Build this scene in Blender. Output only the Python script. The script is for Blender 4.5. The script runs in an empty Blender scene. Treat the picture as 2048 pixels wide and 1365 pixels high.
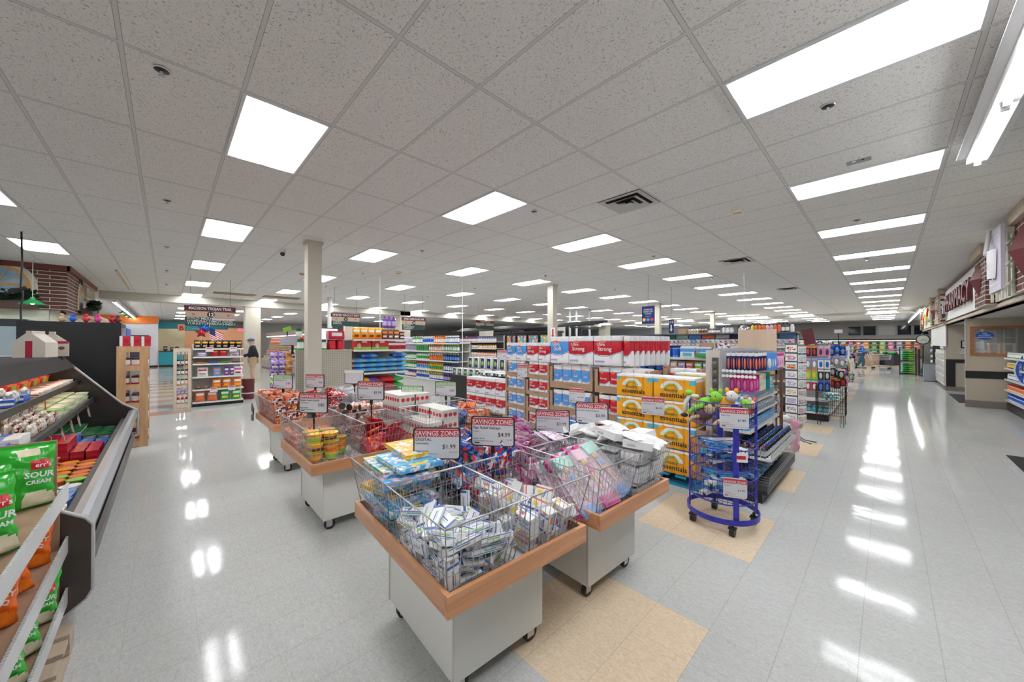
import bpy, math, random
from mathutils import Vector, Matrix, Euler
random.seed(11)
S = bpy.context.scene
C = S.collection
PI = math.pi
# ---------- camera, world, exposure ----------
cd = bpy.data.cameras.new('camera'); cam = bpy.data.objects.new('camera', cd); C.objects.link(cam)
cd.sensor_width = 36; cd.lens = 720.08/2048*36; cd.clip_start = .05; cd.clip_end = 200
cam.location = (0, 0, 1.66); cam.rotation_euler = (PI/2+.0059, 0, .8059)
S.camera = cam
W = bpy.data.worlds.new('world'); S.world = W; W.use_nodes = True
W.node_tree.nodes['Background'].inputs[0].default_value = (.9, .95, 1, 1)
W.node_tree.nodes['Background'].inputs[1].default_value = .25
S.view_settings.view_transform = 'Standard'; S.view_settings.look = 'None'
S.view_settings.gamma = 1; S.view_settings.use_curve_mapping = False
S.view_settings.exposure = 0.8
LAMP = 19.0        # emission of the ceiling light diffusers
CZ = 3.505         # ceiling height

# ---------- colours and materials ----------
COL = dict(white=(.82,.82,.82), offwhite=(.72,.70,.66), red=(.60,.02,.035), crimson=(.42,.01,.04), maroon=(.13,.02,.025), orange=(.85,.20,.02),
  amber=(.93,.42,.02), yellow=(.85,.62,.05), green=(.03,.38,.06), lime=(.28,.62,.06), darkgreen=(.01,.13,.05), teal=(.01,.28,.32), cyan=(.10,.50,.68),
  blue=(.02,.12,.55), sky=(.10,.33,.75), navy=(.012,.025,.13), purple=(.17,.05,.34), lilac=(.45,.36,.66), pink=(.80,.22,.48), magenta=(.65,.03,.27), palepink=(.82,.55,.66),
  brown=(.16,.07,.035), tan=(.55,.40,.26), cream=(.78,.70,.52), black=(.015,.015,.016), charcoal=(.05,.05,.055), grey=(.30,.30,.31), silver=(.55,.56,.58), card=(.42,.27,.17), peach=(.80,.50,.35), mint=(.35,.68,.58), coral=(.80,.18,.10))
_m = {}
def nt(name, rough=.5, metal=0):
    m = bpy.data.materials.new(name); m.use_nodes = True
    b = m.node_tree.nodes['Principled BSDF']; b.inputs['Roughness'].default_value = rough; b.inputs['Metallic'].default_value = metal
    return m, m.node_tree.nodes, m.node_tree.links, b
def nd(ns, typ, **k):
    n = ns.new(typ)
    for a, v in k.items(): setattr(n, a, v)
    return n
def M(c, rough=.45, metal=0, var=.06, alpha=1, bump=0):
    """plain procedural material: a colour with a faint mottling"""
    key = (c, rough, metal, var, alpha, bump)
    if key in _m: return _m[key]
    rgb = COL[c] if isinstance(c, str) else c
    m, ns, ln, b = nt('%s_%g' % (c if isinstance(c, str) else 'paint', rough), rough, metal)
    tc = nd(ns, 'ShaderNodeTexCoord'); no = nd(ns, 'ShaderNodeTexNoise'); no.inputs['Scale'].default_value = 22
    ln.new(tc.outputs['Object'], no.inputs['Vector'])
    mx = nd(ns, 'ShaderNodeMix', data_type='RGBA')
    mx.inputs[6].default_value = tuple(x*(1-var) for x in rgb)+(1,); mx.inputs[7].default_value = tuple(min(1, x*(1+var)) for x in rgb)+(1,)
    ln.new(no.outputs[0], mx.inputs[0]); ln.new(mx.outputs[2], b.inputs['Base Color'])
    if alpha < 1: b.inputs['Alpha'].default_value = alpha
    if bump:
        bp = nd(ns, 'ShaderNodeBump'); bp.inputs['Strength'].default_value = bump; bp.inputs['Distance'].default_value = .01
        n2 = nd(ns, 'ShaderNodeTexNoise'); n2.inputs['Scale'].default_value = 35; n2.inputs['Distortion'].default_value = 1.2
        ln.new(tc.outputs['Object'], n2.inputs['Vector']); ln.new(n2.outputs[0], bp.inputs['Height']); ln.new(bp.outputs[0], b.inputs['Normal'])
    _m[key] = m
    return m
def Mp(cols, scale=40, rough=.25, bump=.5):
    """crinkled printed film: patches of the given colours"""
    key = ('p', cols, scale, rough, bump)
    if key in _m: return _m[key]
    m, ns, ln, b = nt('printed_'+'_'.join(cols), rough)
    tc = nd(ns, 'ShaderNodeTexCoord'); v = nd(ns, 'ShaderNodeTexVoronoi'); v.inputs['Scale'].default_value = scale
    n = nd(ns, 'ShaderNodeTexNoise'); n.inputs['Scale'].default_value = scale*.7
    ad = nd(ns, 'ShaderNodeVectorMath', operation='MULTIPLY_ADD'); ad.inputs[1].default_value = (.04,)*3
    ln.new(tc.outputs['Object'], n.inputs['Vector']); ln.new(n.outputs['Color'], ad.inputs[0]); ln.new(tc.outputs['Object'], ad.inputs[2])
    ln.new(ad.outputs[0], v.inputs['Vector'])
    sp = nd(ns, 'ShaderNodeSeparateColor'); ln.new(v.outputs['Color'], sp.inputs[0])
    cr = nd(ns, 'ShaderNodeValToRGB'); cr.color_ramp.interpolation = 'CONSTANT'
    e = cr.color_ramp.elements; e[0].position = 0; e[0].color = COL[cols[0]]+(1,); e[1].position = 1./len(cols); e[1].color = COL[cols[1]]+(1,)
    for i in range(2, len(cols)):
        q = e.new(i/len(cols)); q.color = COL[cols[i]]+(1,)
    ln.new(sp.outputs[0], cr.inputs[0]); ln.new(cr.outputs[0], b.inputs['Base Color'])
    bp = nd(ns, 'ShaderNodeBump'); bp.inputs['Strength'].default_value = bump; bp.inputs['Distance'].default_value = .01
    ln.new(n.outputs[0], bp.inputs['Height']); ln.new(bp.outputs[0], b.inputs['Normal'])
    _m[key] = m
    return m
def Mwood(c1, c2, scale=6, rough=.4, axis=0):
    key = ('w', c1, c2, scale, axis)
    if key in _m: return _m[key]
    m, ns, ln, b = nt('wood', rough)
    tc = nd(ns, 'ShaderNodeTexCoord'); mp = nd(ns, 'ShaderNodeMapping')
    s = [scale*5]*3; s[axis] = scale*.4; mp.inputs['Scale'].default_value = s
    n = nd(ns, 'ShaderNodeTexNoise'); n.inputs['Scale'].default_value = 1; n.inputs['Detail'].default_value = 6; n.inputs['Distortion'].default_value = .6
    cr = nd(ns, 'ShaderNodeValToRGB'); cr.color_ramp.elements[0].position = .3; cr.color_ramp.elements[1].position = .7
    cr.color_ramp.elements[0].color = c1+(1,); cr.color_ramp.elements[1].color = c2+(1,)
    ln.new(tc.outputs['Object'], mp.inputs[0]); ln.new(mp.outputs[0], n.inputs['Vector']); ln.new(n.outputs[0], cr.inputs[0]); ln.new(cr.outputs[0], b.inputs['Base Color'])
    _m[key] = m
    return m
def Memit(rgb, s):
    key = ('e', rgb, s)
    if key in _m: return _m[key]
    m, ns, ln, b = nt('glow', .4)
    b.inputs['Base Color'].default_value = rgb+(1,); b.inputs['Emission Color'].default_value = rgb+(1,); b.inputs['Emission Strength'].default_value = s
    _m[key] = m
    return m
def Mglass(tint=(.9,.95,.95), a=.12, rough=.03):
    key = ('g', tint, a)
    if key in _m: return _m[key]
    m, ns, ln, b = nt('clear_plastic', rough)
    b.inputs['Base Color'].default_value = tint+(1,); b.inputs['Alpha'].default_value = a
    _m[key] = m
    return m

# ---------- mesh building ----------
class MB:
    def __init__(s): s.v = []; s.f = []; s.m = []; s.mats = []; s.sm = []
    def mi(s, m):
        if m not in s.mats: s.mats.append(m)
        return s.mats.index(m)
    def add(s, vs, fs, m, smooth=False):
        o = len(s.v); s.v += [tuple(v) for v in vs]
        k = s.mi(m)
        for f in fs: s.f.append([o+i for i in f]); s.m.append(k); s.sm.append(smooth)
        return s
    def box(s, x0, x1, y0, y1, z0, z1, m, R=None, c=None):
        vs = [Vector((x, y, z)) for z in (z0, z1) for y in (y0, y1) for x in (x0, x1)]
        if R is not None:
            c = Vector(c or ((x0+x1)/2, (y0+y1)/2, (z0+z1)/2)); vs = [R @ (v-c)+c for v in vs]
        return s.add(vs, [(0,2,3,1),(4,5,7,6),(0,1,5,4),(2,6,7,3),(0,4,6,2),(1,3,7,5)], m)
    def quad(s, a, b, c, d, m): return s.add([a, b, c, d], [(0,1,2,3)], m)
    def cyl(s, p0, p1, r0, m, r1=None, n=12, caps=True, smooth=True):
        p0 = Vector(p0); p1 = Vector(p1); r1 = r0 if r1 is None else r1
        z = (p1-p0).normalized(); x = z.orthogonal().normalized(); y = z.cross(x)
        vs = []
        for p, r in ((p0, r0), (p1, r1)):
            for i in range(n):
                a = 2*PI*i/n; vs.append(p+x*(r*math.cos(a))+y*(r*math.sin(a)))
        s.add(vs, [(i, (i+1) % n, n+(i+1) % n, n+i) for i in range(n)], m, smooth)
        if caps: s.add(vs[:n], [tuple(range(n))[::-1]], m); s.add(vs[n:], [tuple(range(n))], m)
        return s
    def tube(s, pts, r, m, n=6, closed=False, smooth=True):
        pts = [Vector(p) for p in pts]; N = len(pts); vs = []; x = None
        for i, p in enumerate(pts):
            if closed: t = pts[(i+1) % N]-pts[i-1]
            else: t = pts[min(i+1, N-1)]-pts[max(i-1, 0)]
            t = t.normalized()
            x = t.orthogonal().normalized() if x is None else (x-t*x.dot(t)).normalized()
            y = t.cross(x)
            for k in range(n):
                a = 2*PI*k/n; vs.append(p+x*(r*math.cos(a))+y*(r*math.sin(a)))
        fs = []
        for i in range(N if closed else N-1):
            j = (i+1) % N
            for k in range(n): fs.append((i*n+k, i*n+(k+1) % n, j*n+(k+1) % n, j*n+k))
        if not closed: fs += [tuple(range(n))[::-1], tuple((N-1)*n+k for k in range(n))]
        return s.add(vs, fs, m, smooth)
    def wire(s, a, b, r, m): return s.cyl(a, b, r, m, n=4, caps=False, smooth=False)
    def lathe(s, prof, n=12, c=(0,0,0), sx=1, sy=1, smooth=True):
        """prof: (radius, z, material of the band above)"""
        for i in range(len(prof)-1):
            r0, z0, m = prof[i][:3]; r1, z1 = prof[i+1][:2]
            vs = []
            for r, z in ((r0, z0), (r1, z1)):
                for k in range(n):
                    a = 2*PI*k/n; vs.append((c[0]+sx*r*math.cos(a), c[1]+sy*r*math.sin(a), c[2]+z))
            if r0 < 1e-5: s.add([vs[0]]+vs[n:], [(0, 1+(k+1) % n, 1+k) for k in range(n)][::1] and [(0, 1+k, 1+(k+1) % n)[::-1] for k in range(n)], m, smooth)
            elif r1 < 1e-5: s.add(vs[:n]+[vs[n]], [(k, (k+1) % n, n) for k in range(n)], m, smooth)
            else: s.add(vs, [(k, (k+1) % n, n+(k+1) % n, n+k) for k in range(n)], m, smooth)
        return s
    def prism(s, poly, axis, a0, a1, m):
        """poly: 2-D outline, extruded along an axis (0 x, 1 y, 2 z)"""
        def P(u, v, w):
            return {0: (w, u, v), 1: (u, w, v), 2: (u, v, w)}[axis]
        n = len(poly); vs = [P(u, v, a0) for u, v in poly]+[P(u, v, a1) for u, v in poly]
        return s.add(vs, [tuple(range(n))[::-1], tuple(range(n, 2*n))]+[(i, (i+1) % n, n+(i+1) % n, n+i) for i in range(n)], m)
    def grid(s, fn, nu, nv, mf, smooth=True):
        """fn(u,v)->point, mf(u,v)->material; u,v in 0..1"""
        o = len(s.v)
        for j in range(nv+1):
            for i in range(nu+1): s.v.append(tuple(fn(i/nu, j/nv)))
        for j in range(nv):
            for i in range(nu):
                a = o+j*(nu+1)+i; s.f.append([a, a+1, a+nu+2, a+nu+1]); s.m.append(s.mi(mf((i+.5)/nu, (j+.5)/nv))); s.sm.append(smooth)
        return s
    def blob(s, c, rx, ry, rz, m, n=10, k=7, jit=0):
        def fn(u, v):
            a = 2*PI*u; b = PI*(v-.5); q = 1+jit*math.sin(7*a+3*b)*math.cos(5*b)
            return (c[0]+rx*q*math.cos(b)*math.cos(a), c[1]+ry*q*math.cos(b)*math.sin(a), c[2]+rz*math.sin(b))
        return s.grid(fn, n, k, lambda u, v: m)
    def mesh(s, name):
        me = bpy.data.meshes.new(name); me.from_pydata(s.v, [], s.f)
        for m in s.mats: me.materials.append(m)
        me.polygons.foreach_set('material_index', s.m); me.polygons.foreach_set('use_smooth', s.sm)
        me.update(); return me
    def build(s, name, parent=None, loc=(0,0,0), rot=(0,0,0)):
        return link(name, s.mesh(name), parent, loc, rot)
def link(name, me, parent=None, loc=(0,0,0), rot=(0,0,0)):
    o = bpy.data.objects.new(name, me); C.objects.link(o); o.location = loc
    o.rotation_euler = (0, 0, rot) if isinstance(rot, (int, float)) else rot
    if parent: o.parent = parent
    return o
def tag(o, label, cat, group=None):
    o['label'] = label; o['category'] = cat
    if group: o['group'] = group
    return o
def thing(name, label, cat, loc=(0,0,0), rot=0, group=None):
    o = link(name, None, None, loc, rot); o.empty_display_size = .05
    return tag(o, label, cat, group)
def struct(o): o['kind'] = 'structure'; return o
def stuff(o): o['kind'] = 'stuff'; return o
_t = {}
def text_mesh(txt, size, m, align='CENTER', bold=0, ext=.0004, sx=1):
    key = (txt, size, m.name, align, bold, sx)
    if key in _t: return _t[key]
    cu = bpy.data.curves.new('lettering', 'FONT'); cu.body = txt; cu.size = size; cu.align_x = align; cu.extrude = ext; cu.offset = bold*size; cu.resolution_u = 2
    cu.space_line = .85
    o = bpy.data.objects.new('tmp', cu); C.objects.link(o)
    bpy.context.view_layer.update()
    me = bpy.data.meshes.new_from_object(o.evaluated_get(bpy.context.evaluated_depsgraph_get()))
    bpy.data.objects.remove(o); me.name = 'lettering'
    me.transform(Matrix.Rotation(PI/2, 4, 'X') @ Matrix.Diagonal((sx, 1, 1, 1)))
    me.materials.clear(); me.materials.append(m)
    _t[key] = me
    return me
def text(txt, size, m, parent, loc, rot=0, name='lettering', **k):
    """raised lettering reading along +x, facing -y"""
    return link(name, text_mesh(txt, size, m, **k), parent, loc, rot)
STEEL = M((.62,.63,.65), .28, .9); WIRE = M((.50,.51,.53), .34, .85); WHITE = M('white', .4); BLACK = M('black', .35); CHAR = M('charcoal', .45)
OFFW = M('offwhite', .45); SHELF = M((.70,.69,.66), .35); CARD = M('card', .8, var=.1)
# ================= the building =================
def floor_mat():
    m, ns, ln, b = nt('vinyl_tile_floor', .1)
    tc = nd(ns, 'ShaderNodeTexCoord'); sp = nd(ns, 'ShaderNodeSeparateXYZ'); ln.new(tc.outputs['Object'], sp.inputs[0])
    def mth(op, a, c=None, d=None):
        n = nd(ns, 'ShaderNodeMath', operation=op)
        for i, q in enumerate((a, c, d)):
            if q is None: continue
            if isinstance(q, (int, float)): n.inputs[i].default_value = q
            else: ln.new(q, n.inputs[i])
        return n.outputs[0]
    X, Y = sp.outputs[0], sp.outputs[1]
    u = mth('DIVIDE', mth('ADD', X, 1.634+304.8), .3048); v = mth('DIVIDE', mth('ADD', Y, -1.356+304.8), .3048)
    def edge(t):
        f = mth('FRACT', t); return mth('LESS_THAN', mth('MINIMUM', f, mth('SUBTRACT', 1, f)), .0065)
    seam = mth('MAXIMUM', mth('MULTIPLY', edge(u), 1), mth('MULTIPLY', edge(v), .45))
    cb = nd(ns, 'ShaderNodeCombineXYZ'); ln.new(mth('FLOOR', u), cb.inputs[0]); ln.new(mth('FLOOR', v), cb.inputs[1])
    wn = nd(ns, 'ShaderNodeTexWhiteNoise'); ln.new(cb.outputs[0], wn.inputs['Vector'])
    def band(t, a, c): return mth('MULTIPLY', mth('GREATER_THAN', t, a), mth('LESS_THAN', t, c))
    per = mth('LESS_THAN', mth('FRACT', mth('DIVIDE', mth('ADD', Y, -1.356+182.88), 1.8288)), .5)
    cream = mth('MULTIPLY', band(X, -1.634, -.7196), mth('MULTIPLY', per, mth('GREATER_THAN', Y, 1.2)))
    perx = mth('LESS_THAN', mth('FRACT', mth('DIVIDE', mth('ADD', X, 182.88), 1.2192)), .5)
    clay = mth('MULTIPLY', mth('MULTIPLY', band(Y, -.472, .4424), perx), mth('LESS_THAN', X, -11.3))
    n = nd(ns, 'ShaderNodeTexNoise'); n.inputs['Scale'].default_value = 38; n.inputs['Detail'].default_value = 4; n.inputs['Distortion'].default_value = 1.5
    mp = nd(ns, 'ShaderNodeMapping'); mp.inputs['Scale'].default_value = (1, 2.2, 1); ln.new(tc.outputs['Object'], mp.inputs[0]); ln.new(mp.outputs[0], n.inputs['Vector'])
    def mix(f, a, c):
        x = nd(ns, 'ShaderNodeMix', data_type='RGBA')
        for i, q in ((0, f), (6, a), (7, c)):
            if isinstance(q, tuple): x.inputs[i].default_value = q+(1,)
            elif isinstance(q, (int, float)): x.inputs[i].default_value = q
            else: ln.new(q, x.inputs[i])
        return x.outputs[2]
    cr = nd(ns, 'ShaderNodeValToRGB'); cr.color_ramp.elements[0].position = .35; cr.color_ramp.elements[1].position = .65; ln.new(n.outputs[0], cr.inputs[0])
    base = mix(cr.outputs[0], (.45,.46,.45), (.57,.575,.555))
    cre = mix(cr.outputs[0], (.64,.50,.345), (.78,.64,.47))
    cla = mix(cr.outputs[0], (.40,.24,.19), (.50,.32,.26))
    col = mix(clay, mix(cream, base, cre), cla)
    col = mix(mth('MULTIPLY', wn.outputs['Value'], .08), col, (.34,.35,.35))
    col = mix(mth('MULTIPLY', seam, .38), col, (.22,.22,.21))
    ln.new(col, b.inputs['Base Color'])
    n2 = nd(ns, 'ShaderNodeTexNoise'); n2.inputs['Scale'].default_value = 1.6; n2.inputs['Detail'].default_value = 3; ln.new(tc.outputs['Object'], n2.inputs['Vector'])
    ln.new(mth('MULTIPLY_ADD', n2.outputs[0], .09, .03), b.inputs['Roughness'])
    bp = nd(ns, 'ShaderNodeBump'); bp.inputs['Strength'].default_value = .3; bp.inputs['Distance'].default_value = .005
    n3 = nd(ns, 'ShaderNodeTexNoise'); n3.inputs['Scale'].default_value = 3.2; n3.inputs['Detail'].default_value = 2.5; ln.new(tc.outputs['Object'], n3.inputs['Vector'])
    ln.new(n3.outputs[0], bp.inputs['Height']); ln.new(bp.outputs[0], b.inputs['Normal'])
    b.inputs['IOR'].default_value = 1.36; b.inputs['Specular IOR Level'].default_value = .17
    return m
def ceil_mat():
    m, ns, ln, b = nt('fissured_ceiling_tile', .9)
    tc = nd(ns, 'ShaderNodeTexCoord'); sp = nd(ns, 'ShaderNodeSeparateXYZ'); ln.new(tc.outputs['Object'], sp.inputs[0])
    def mth(op, a, c=None, d=None):
        n = nd(ns, 'ShaderNodeMath', operation=op)
        for i, q in enumerate((a, c, d)):
            if q is None: continue
            if isinstance(q, (int, float)): n.inputs[i].default_value = q
            else: ln.new(q, n.inputs[i])
        return n.outputs[0]
    def dist(t, off, step):
        f = mth('FRACT', mth('DIVIDE', mth('ADD', t, -off+step*200), step)); return mth('MULTIPLY', mth('MINIMUM', f, mth('SUBTRACT', 1, f)), step)
    dx = dist(sp.outputs[0], .41, 1.2192); dy = dist(sp.outputs[1], 2.2267, .6096)
    bar = mth('MAXIMUM', mth('LESS_THAN', dx, .013), mth('LESS_THAN', dy, .011))
    gap = mth('MULTIPLY', mth('MAXIMUM', mth('LESS_THAN', dx, .016), mth('LESS_THAN', dy, .0135)), mth('SUBTRACT', 1, bar))
    n = nd(ns, 'ShaderNodeTexNoise'); n.inputs['Scale'].default_value = 75; n.inputs['Detail'].default_value = 1.5; n.inputs['Distortion'].default_value = 1.4
    ln.new(tc.outputs['Object'], n.inputs['Vector'])
    cr = nd(ns, 'ShaderNodeValToRGB'); cr.color_ramp.elements[0].position = .30; cr.color_ramp.elements[1].position = .42
    cr.color_ramp.elements[0].color = (.36,.345,.325,1); cr.color_ramp.elements[1].color = (.80,.775,.75,1)
    ln.new(n.outputs[0], cr.inputs[0])
    def mix(f, a, c):
        x = nd(ns, 'ShaderNodeMix', data_type='RGBA')
        for i, q in ((0, f), (6, a), (7, c)):
            if isinstance(q, tuple): x.inputs[i].default_value = q+(1,)
            elif isinstance(q, (int, float)): x.inputs[i].default_value = q
            else: ln.new(q, x.inputs[i])
        return x.outputs[2]
    col = mix(bar, mix(mth('MULTIPLY', gap, .75), cr.outputs[0], (.10,.10,.10)), (.66,.64,.615))
    ln.new(col, b.inputs['Base Color'])
    bp = nd(ns, 'ShaderNodeBump'); bp.inputs['Strength'].default_value = .4; bp.inputs['Distance'].default_value = .004
    ln.new(mth('ADD', bar, n.outputs[0]), bp.inputs['Height']); ln.new(bp.outputs[0], b.inputs['Normal'])
    return m
XW, XE, YS, YN = -41.0, 7.0, -7.0, 44.0
struct(MB().box(XW-.2, XE+.2, YS-.2, YN+.2, -.1, 0, floor_mat()).build('floor'))
struct(MB().box(XW-.2, XE+.2, YS-.2, YN+.2, CZ, CZ+.1, ceil_mat()).build('ceiling'))
WALLM = M((.60,.55,.47), .7, var=.03); WALLC = M((.66,.64,.60), .7, var=.03)
struct(MB().box(XW-.2, XW, YS, YN, 0, CZ, WALLC).build('wall_west'))
struct(MB().box(XE, XE+.2, YS, YN, 0, CZ, WALLC).build('wall_east'))
struct(MB().box(XW, XE, YS-.2, YS, 0, CZ, WALLC).build('wall_south'))
# north wall with a row of dark high windows
GREYW = M((.40,.38,.35), .7, var=.03)
wb = MB().box(XW, XE, YN, YN+.2, 0, 2.3, GREYW).box(XW, XE, YN, YN+.2, 3.18, CZ, GREYW)
nx = [-9.6, -5.6, -3.2, -2.6, -1.0, -.95]
wins = [(-9.2, -6.6), (-2.45, -1.55), (-1.5, -.62), (.55, 1.42), (1.47, 2.35)]
px = XW
for a, c in wins+[(XE, XE)]:
    wb.box(px, a, YN, YN+.2, 2.3, 3.18, GREYW); px = c
struct(wb.build('wall_north'))
struct(MB().box(-.50, .45, YN-.03, YN, 2.35, 3.15, M((.52,.51,.49), .6)).build('trim_1'))
DARKG, n_, l_, b_ = nt('night_window', .05); b_.inputs['Base Color'].default_value = (.015,.02,.025,1)
for i, (a, c) in enumerate(wins):
    w = struct(MB().box(a, c, YN+.08, YN+.12, 2.3, 3.18, DARKG).build('window_%d' % (i+1)))
    MB().box(a, a+.06, YN-.02, YN+.08, 2.3, 3.18, M('grey')).box(c-.06, c, YN-.02, YN+.08, 2.3, 3.18, M('grey')).box(a, c, YN-.02, YN+.08, 2.3, 2.36, M('grey')).box(a, c, YN-.02, YN+.08, 3.12, 3.18, M('grey')).build('window_frame', w)
struct(MB().box(-40.9, -11.0, YN-.12, YN-.02, 0, CZ-.001, M((.60,.63,.68), .7)).build('wall_north_pale'))
# dropped beams across the ceiling
BEAM = M((.58,.55,.49), .7)
struct(MB().box(-19.6, -18.95, -1.7, 30, CZ-.28, CZ-.001, BEAM).build('trim_2'))
struct(MB().box(-40.9, 6.9, 30, 30.5, CZ-.14, CZ-.001, BEAM).build('trim_3'))

# ceiling lights
def light_mat():
    m, ns, ln, b = nt('prismatic_diffuser', .4)
    tc = nd(ns, 'ShaderNodeTexCoord'); sp = nd(ns, 'ShaderNodeSeparateXYZ'); ln.new(tc.outputs['Object'], sp.inputs[0])
    def mth(op, a, c=None):
        n = nd(ns, 'ShaderNodeMath', operation=op)
        for i, q in enumerate((a, c)):
            if q is None: continue
            if isinstance(q, (int, float)): n.inputs[i].default_value = q
            else: ln.new(q, n.inputs[i])
        return n.outputs[0]
    d = mth('SUBTRACT', mth('ABSOLUTE', sp.outputs[1]), .14)       # the tubes behind the lens
    g = mth('EXPONENT', mth('MULTIPLY', mth('MULTIPLY', d, d), -160))
    ex = mth('SUBTRACT', mth('ABSOLUTE', sp.outputs[0]), .42); ex = mth('MAXIMUM', ex, 0)
    g = mth('MULTIPLY', g, mth('EXPONENT', mth('MULTIPLY', mth('MULTIPLY', ex, ex), -50)))
    ln.new(mth('MULTIPLY', mth('ADD', mth('MULTIPLY', g, .97), .024), LAMP), b.inputs['Emission Strength'])
    b.inputs['Emission Color'].default_value = (.97,.98,1,1); b.inputs['Base Color'].default_value = (.8,.8,.8,1)
    return m
lm = light_mat(); FR = M((.70,.70,.70), .4)
fr = MB()
for a in ((-.605, .605, -.302, -.282), (-.605, .605, .282, .302), (-.605, -.585, -.282, .282), (.585, .605, -.282, .282)): fr.box(a[0], a[1], a[2], a[3], -.012, 0, FR)
fr = fr.mesh('light_frame'); df = MB().box(-.585, .585, -.282, .282, -.007, 0, lm).mesh('light_diffuser')
n_l = 0
def ceiling_light(x, y, label, group):
    t = thing('ceiling_light', label, 'ceiling light', (x, y, CZ), 0, group)
    link('light_frame', fr, t); link('light_diffuser', df, t)
cells = []
for k in range(0, 31, 3):
    for i in range(-11, 62, 4): cells.append((k, i))
for k, i in cells:
    x = .41-1.2192*(k+.5); y = 2.2267+.6096*(i+.5)
    if y > 43 or y < -6: continue
    if k > 9 and y < -1.6: continue
    if x > 0 and y < -6: continue
    # keep the ones that light what the photograph shows
    if x < -22 and y > 14: continue
    if x < -33 and y > 6: continue
    if k == 0: lb, g = 'long ceiling light panel in the row above the right-hand aisle', 'ceiling lights above the right aisle'
    elif k == 3: lb, g = 'ceiling light panel in the row above the toilet paper displays', 'ceiling lights above the toilet paper'
    elif i == -3: lb, g = 'ceiling light panel in the row above the left aisle to the coffee counter', 'ceiling lights above the left aisle'
    elif i < -3: lb, g = 'ceiling light panel above the cold case on the left', 'ceiling lights above the cold case'
    else: lb, g = 'ceiling light panel in the rows over the grocery aisles', 'ceiling lights over the grocery aisles'
    ceiling_light(x, y, lb, g)
for k in (2,):      # the denser bank over the tills, far right
    for i in range(41, 60, 4):
        ceiling_light(.41-1.2192*(k+2.5)-1.2, 2.2267+.6096*(i+.5), 'ceiling light panel in the dense bank over the tills', 'ceiling lights over the tills')

# hanging strip lights
def strip(x, y0, y1, label, alongx=False, two=True):
    t = thing('strip_light', label, 'light', (x, y0, 0))
    L = y1-y0; b = MB(); tb = MB()
    def B(mb, a, c, w0, w1, z0, z1, m):
        if alongx: mb.box(a, c, w0, w1, z0, z1, m)
        else: mb.box(w0, w1, a, c, z0, z1, m)
    B(b, 0, L, -.06, .06, CZ-.16, CZ-.10, WHITE); B(b, 0, L, -.12, .12, CZ-.10, CZ-.09, WHITE)
    for q in (.2*L, .8*L): B(b, q, q+.03, -.02, .02, CZ-.09, CZ, WHITE)
    b.build('reflector', t)
    n = max(1, round(L/1.22))
    for i in range(n):
        a = L*i/n+.05; c = L*(i+1)/n-.05
        p, q = ((a, 0, CZ-.185), (c, 0, CZ-.185)) if alongx else ((0, a, CZ-.185), (0, c, CZ-.185))
        MB().cyl(p, q, .016, Memit((.93,.97,1.), 22), n=10).build('tube_lamp', t)
        e = MB()
        for r in (a-.02, c): B(e, r, r+.02, -.02, .02, CZ-.2, CZ-.16, WHITE)
        e.build('lamp_holder', t)
strip(.585, .6, 5.45, 'slim white fluorescent strip light hanging beside the big panels, upper right')
strip(1.2, 27, 43, 'long fluorescent strip light near the far clock')
strip(-37.5, -1.56, 14.0, 'long fluorescent strip light running toward the coffee counter, left', alongx=True)

# sprinklers, smoke detectors, vents, cameras
sp_ = MB().lathe([(.0, -.002, STEEL), (.045, -.006, STEEL), (.04, -.012, BLACK), (.02, -.016, BLACK), (.01, -.02, STEEL), (.008, -.045, STEEL), (.0, -.046, STEEL)], 14).box(-.018, .018, -.003, .003, -.052, -.044, STEEL).box(-.003, .003, -.018, .018, -.052, -.044, STEEL).mesh('sprinkler')
spr = [(-3.37,-.03),(-.31,3.69),(-3.4,3.69),(-6.41,0),(-.31,7.43),(-6.39,3.66),(-9.5,0),(-12.6,0),(-9.5,3.7),(-6.4,7.4),(-3.4,7.4),(-3.4,11),(-6.4,11),(-.3,11),(-.3,15),(-12.5,3.7),(-15.5,0),(-9.5,7.4),(-12.5,7.4),(-3.4,15),(-9.5,11)]
for x, y in spr: tag(link('fire_sprinkler', sp_, None, (x, y, CZ)), 'small pendent fire sprinkler in the ceiling tiles', 'sprinkler', 'fire sprinklers in the ceiling')
def smoke(x, y, lb, c='cream'):
    t = thing('smoke_detector', lb, 'smoke detector', (x, y, CZ)); m = M(c, .5)
    MB().lathe([(.085, 0, m), (.085, -.022, m), (.07, -.03, m), (0, -.03, m)], 24).build('base_plate', t)
    MB().lathe([(.05, -.03, M('charcoal')), (.05, -.036, m), (.055, -.05, m), (.03, -.058, m), (0, -.058, m)], 24).build('sensor_cap', t)
smoke(-1.45, 5.77, 'yellowed round smoke detector near the square ceiling vent'); smoke(-8.8, 4.35, 'round smoke detector further back over the aisles'); smoke(-10.7, 2.6, 'round smoke detector left of the slim pillar', 'peach')
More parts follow.
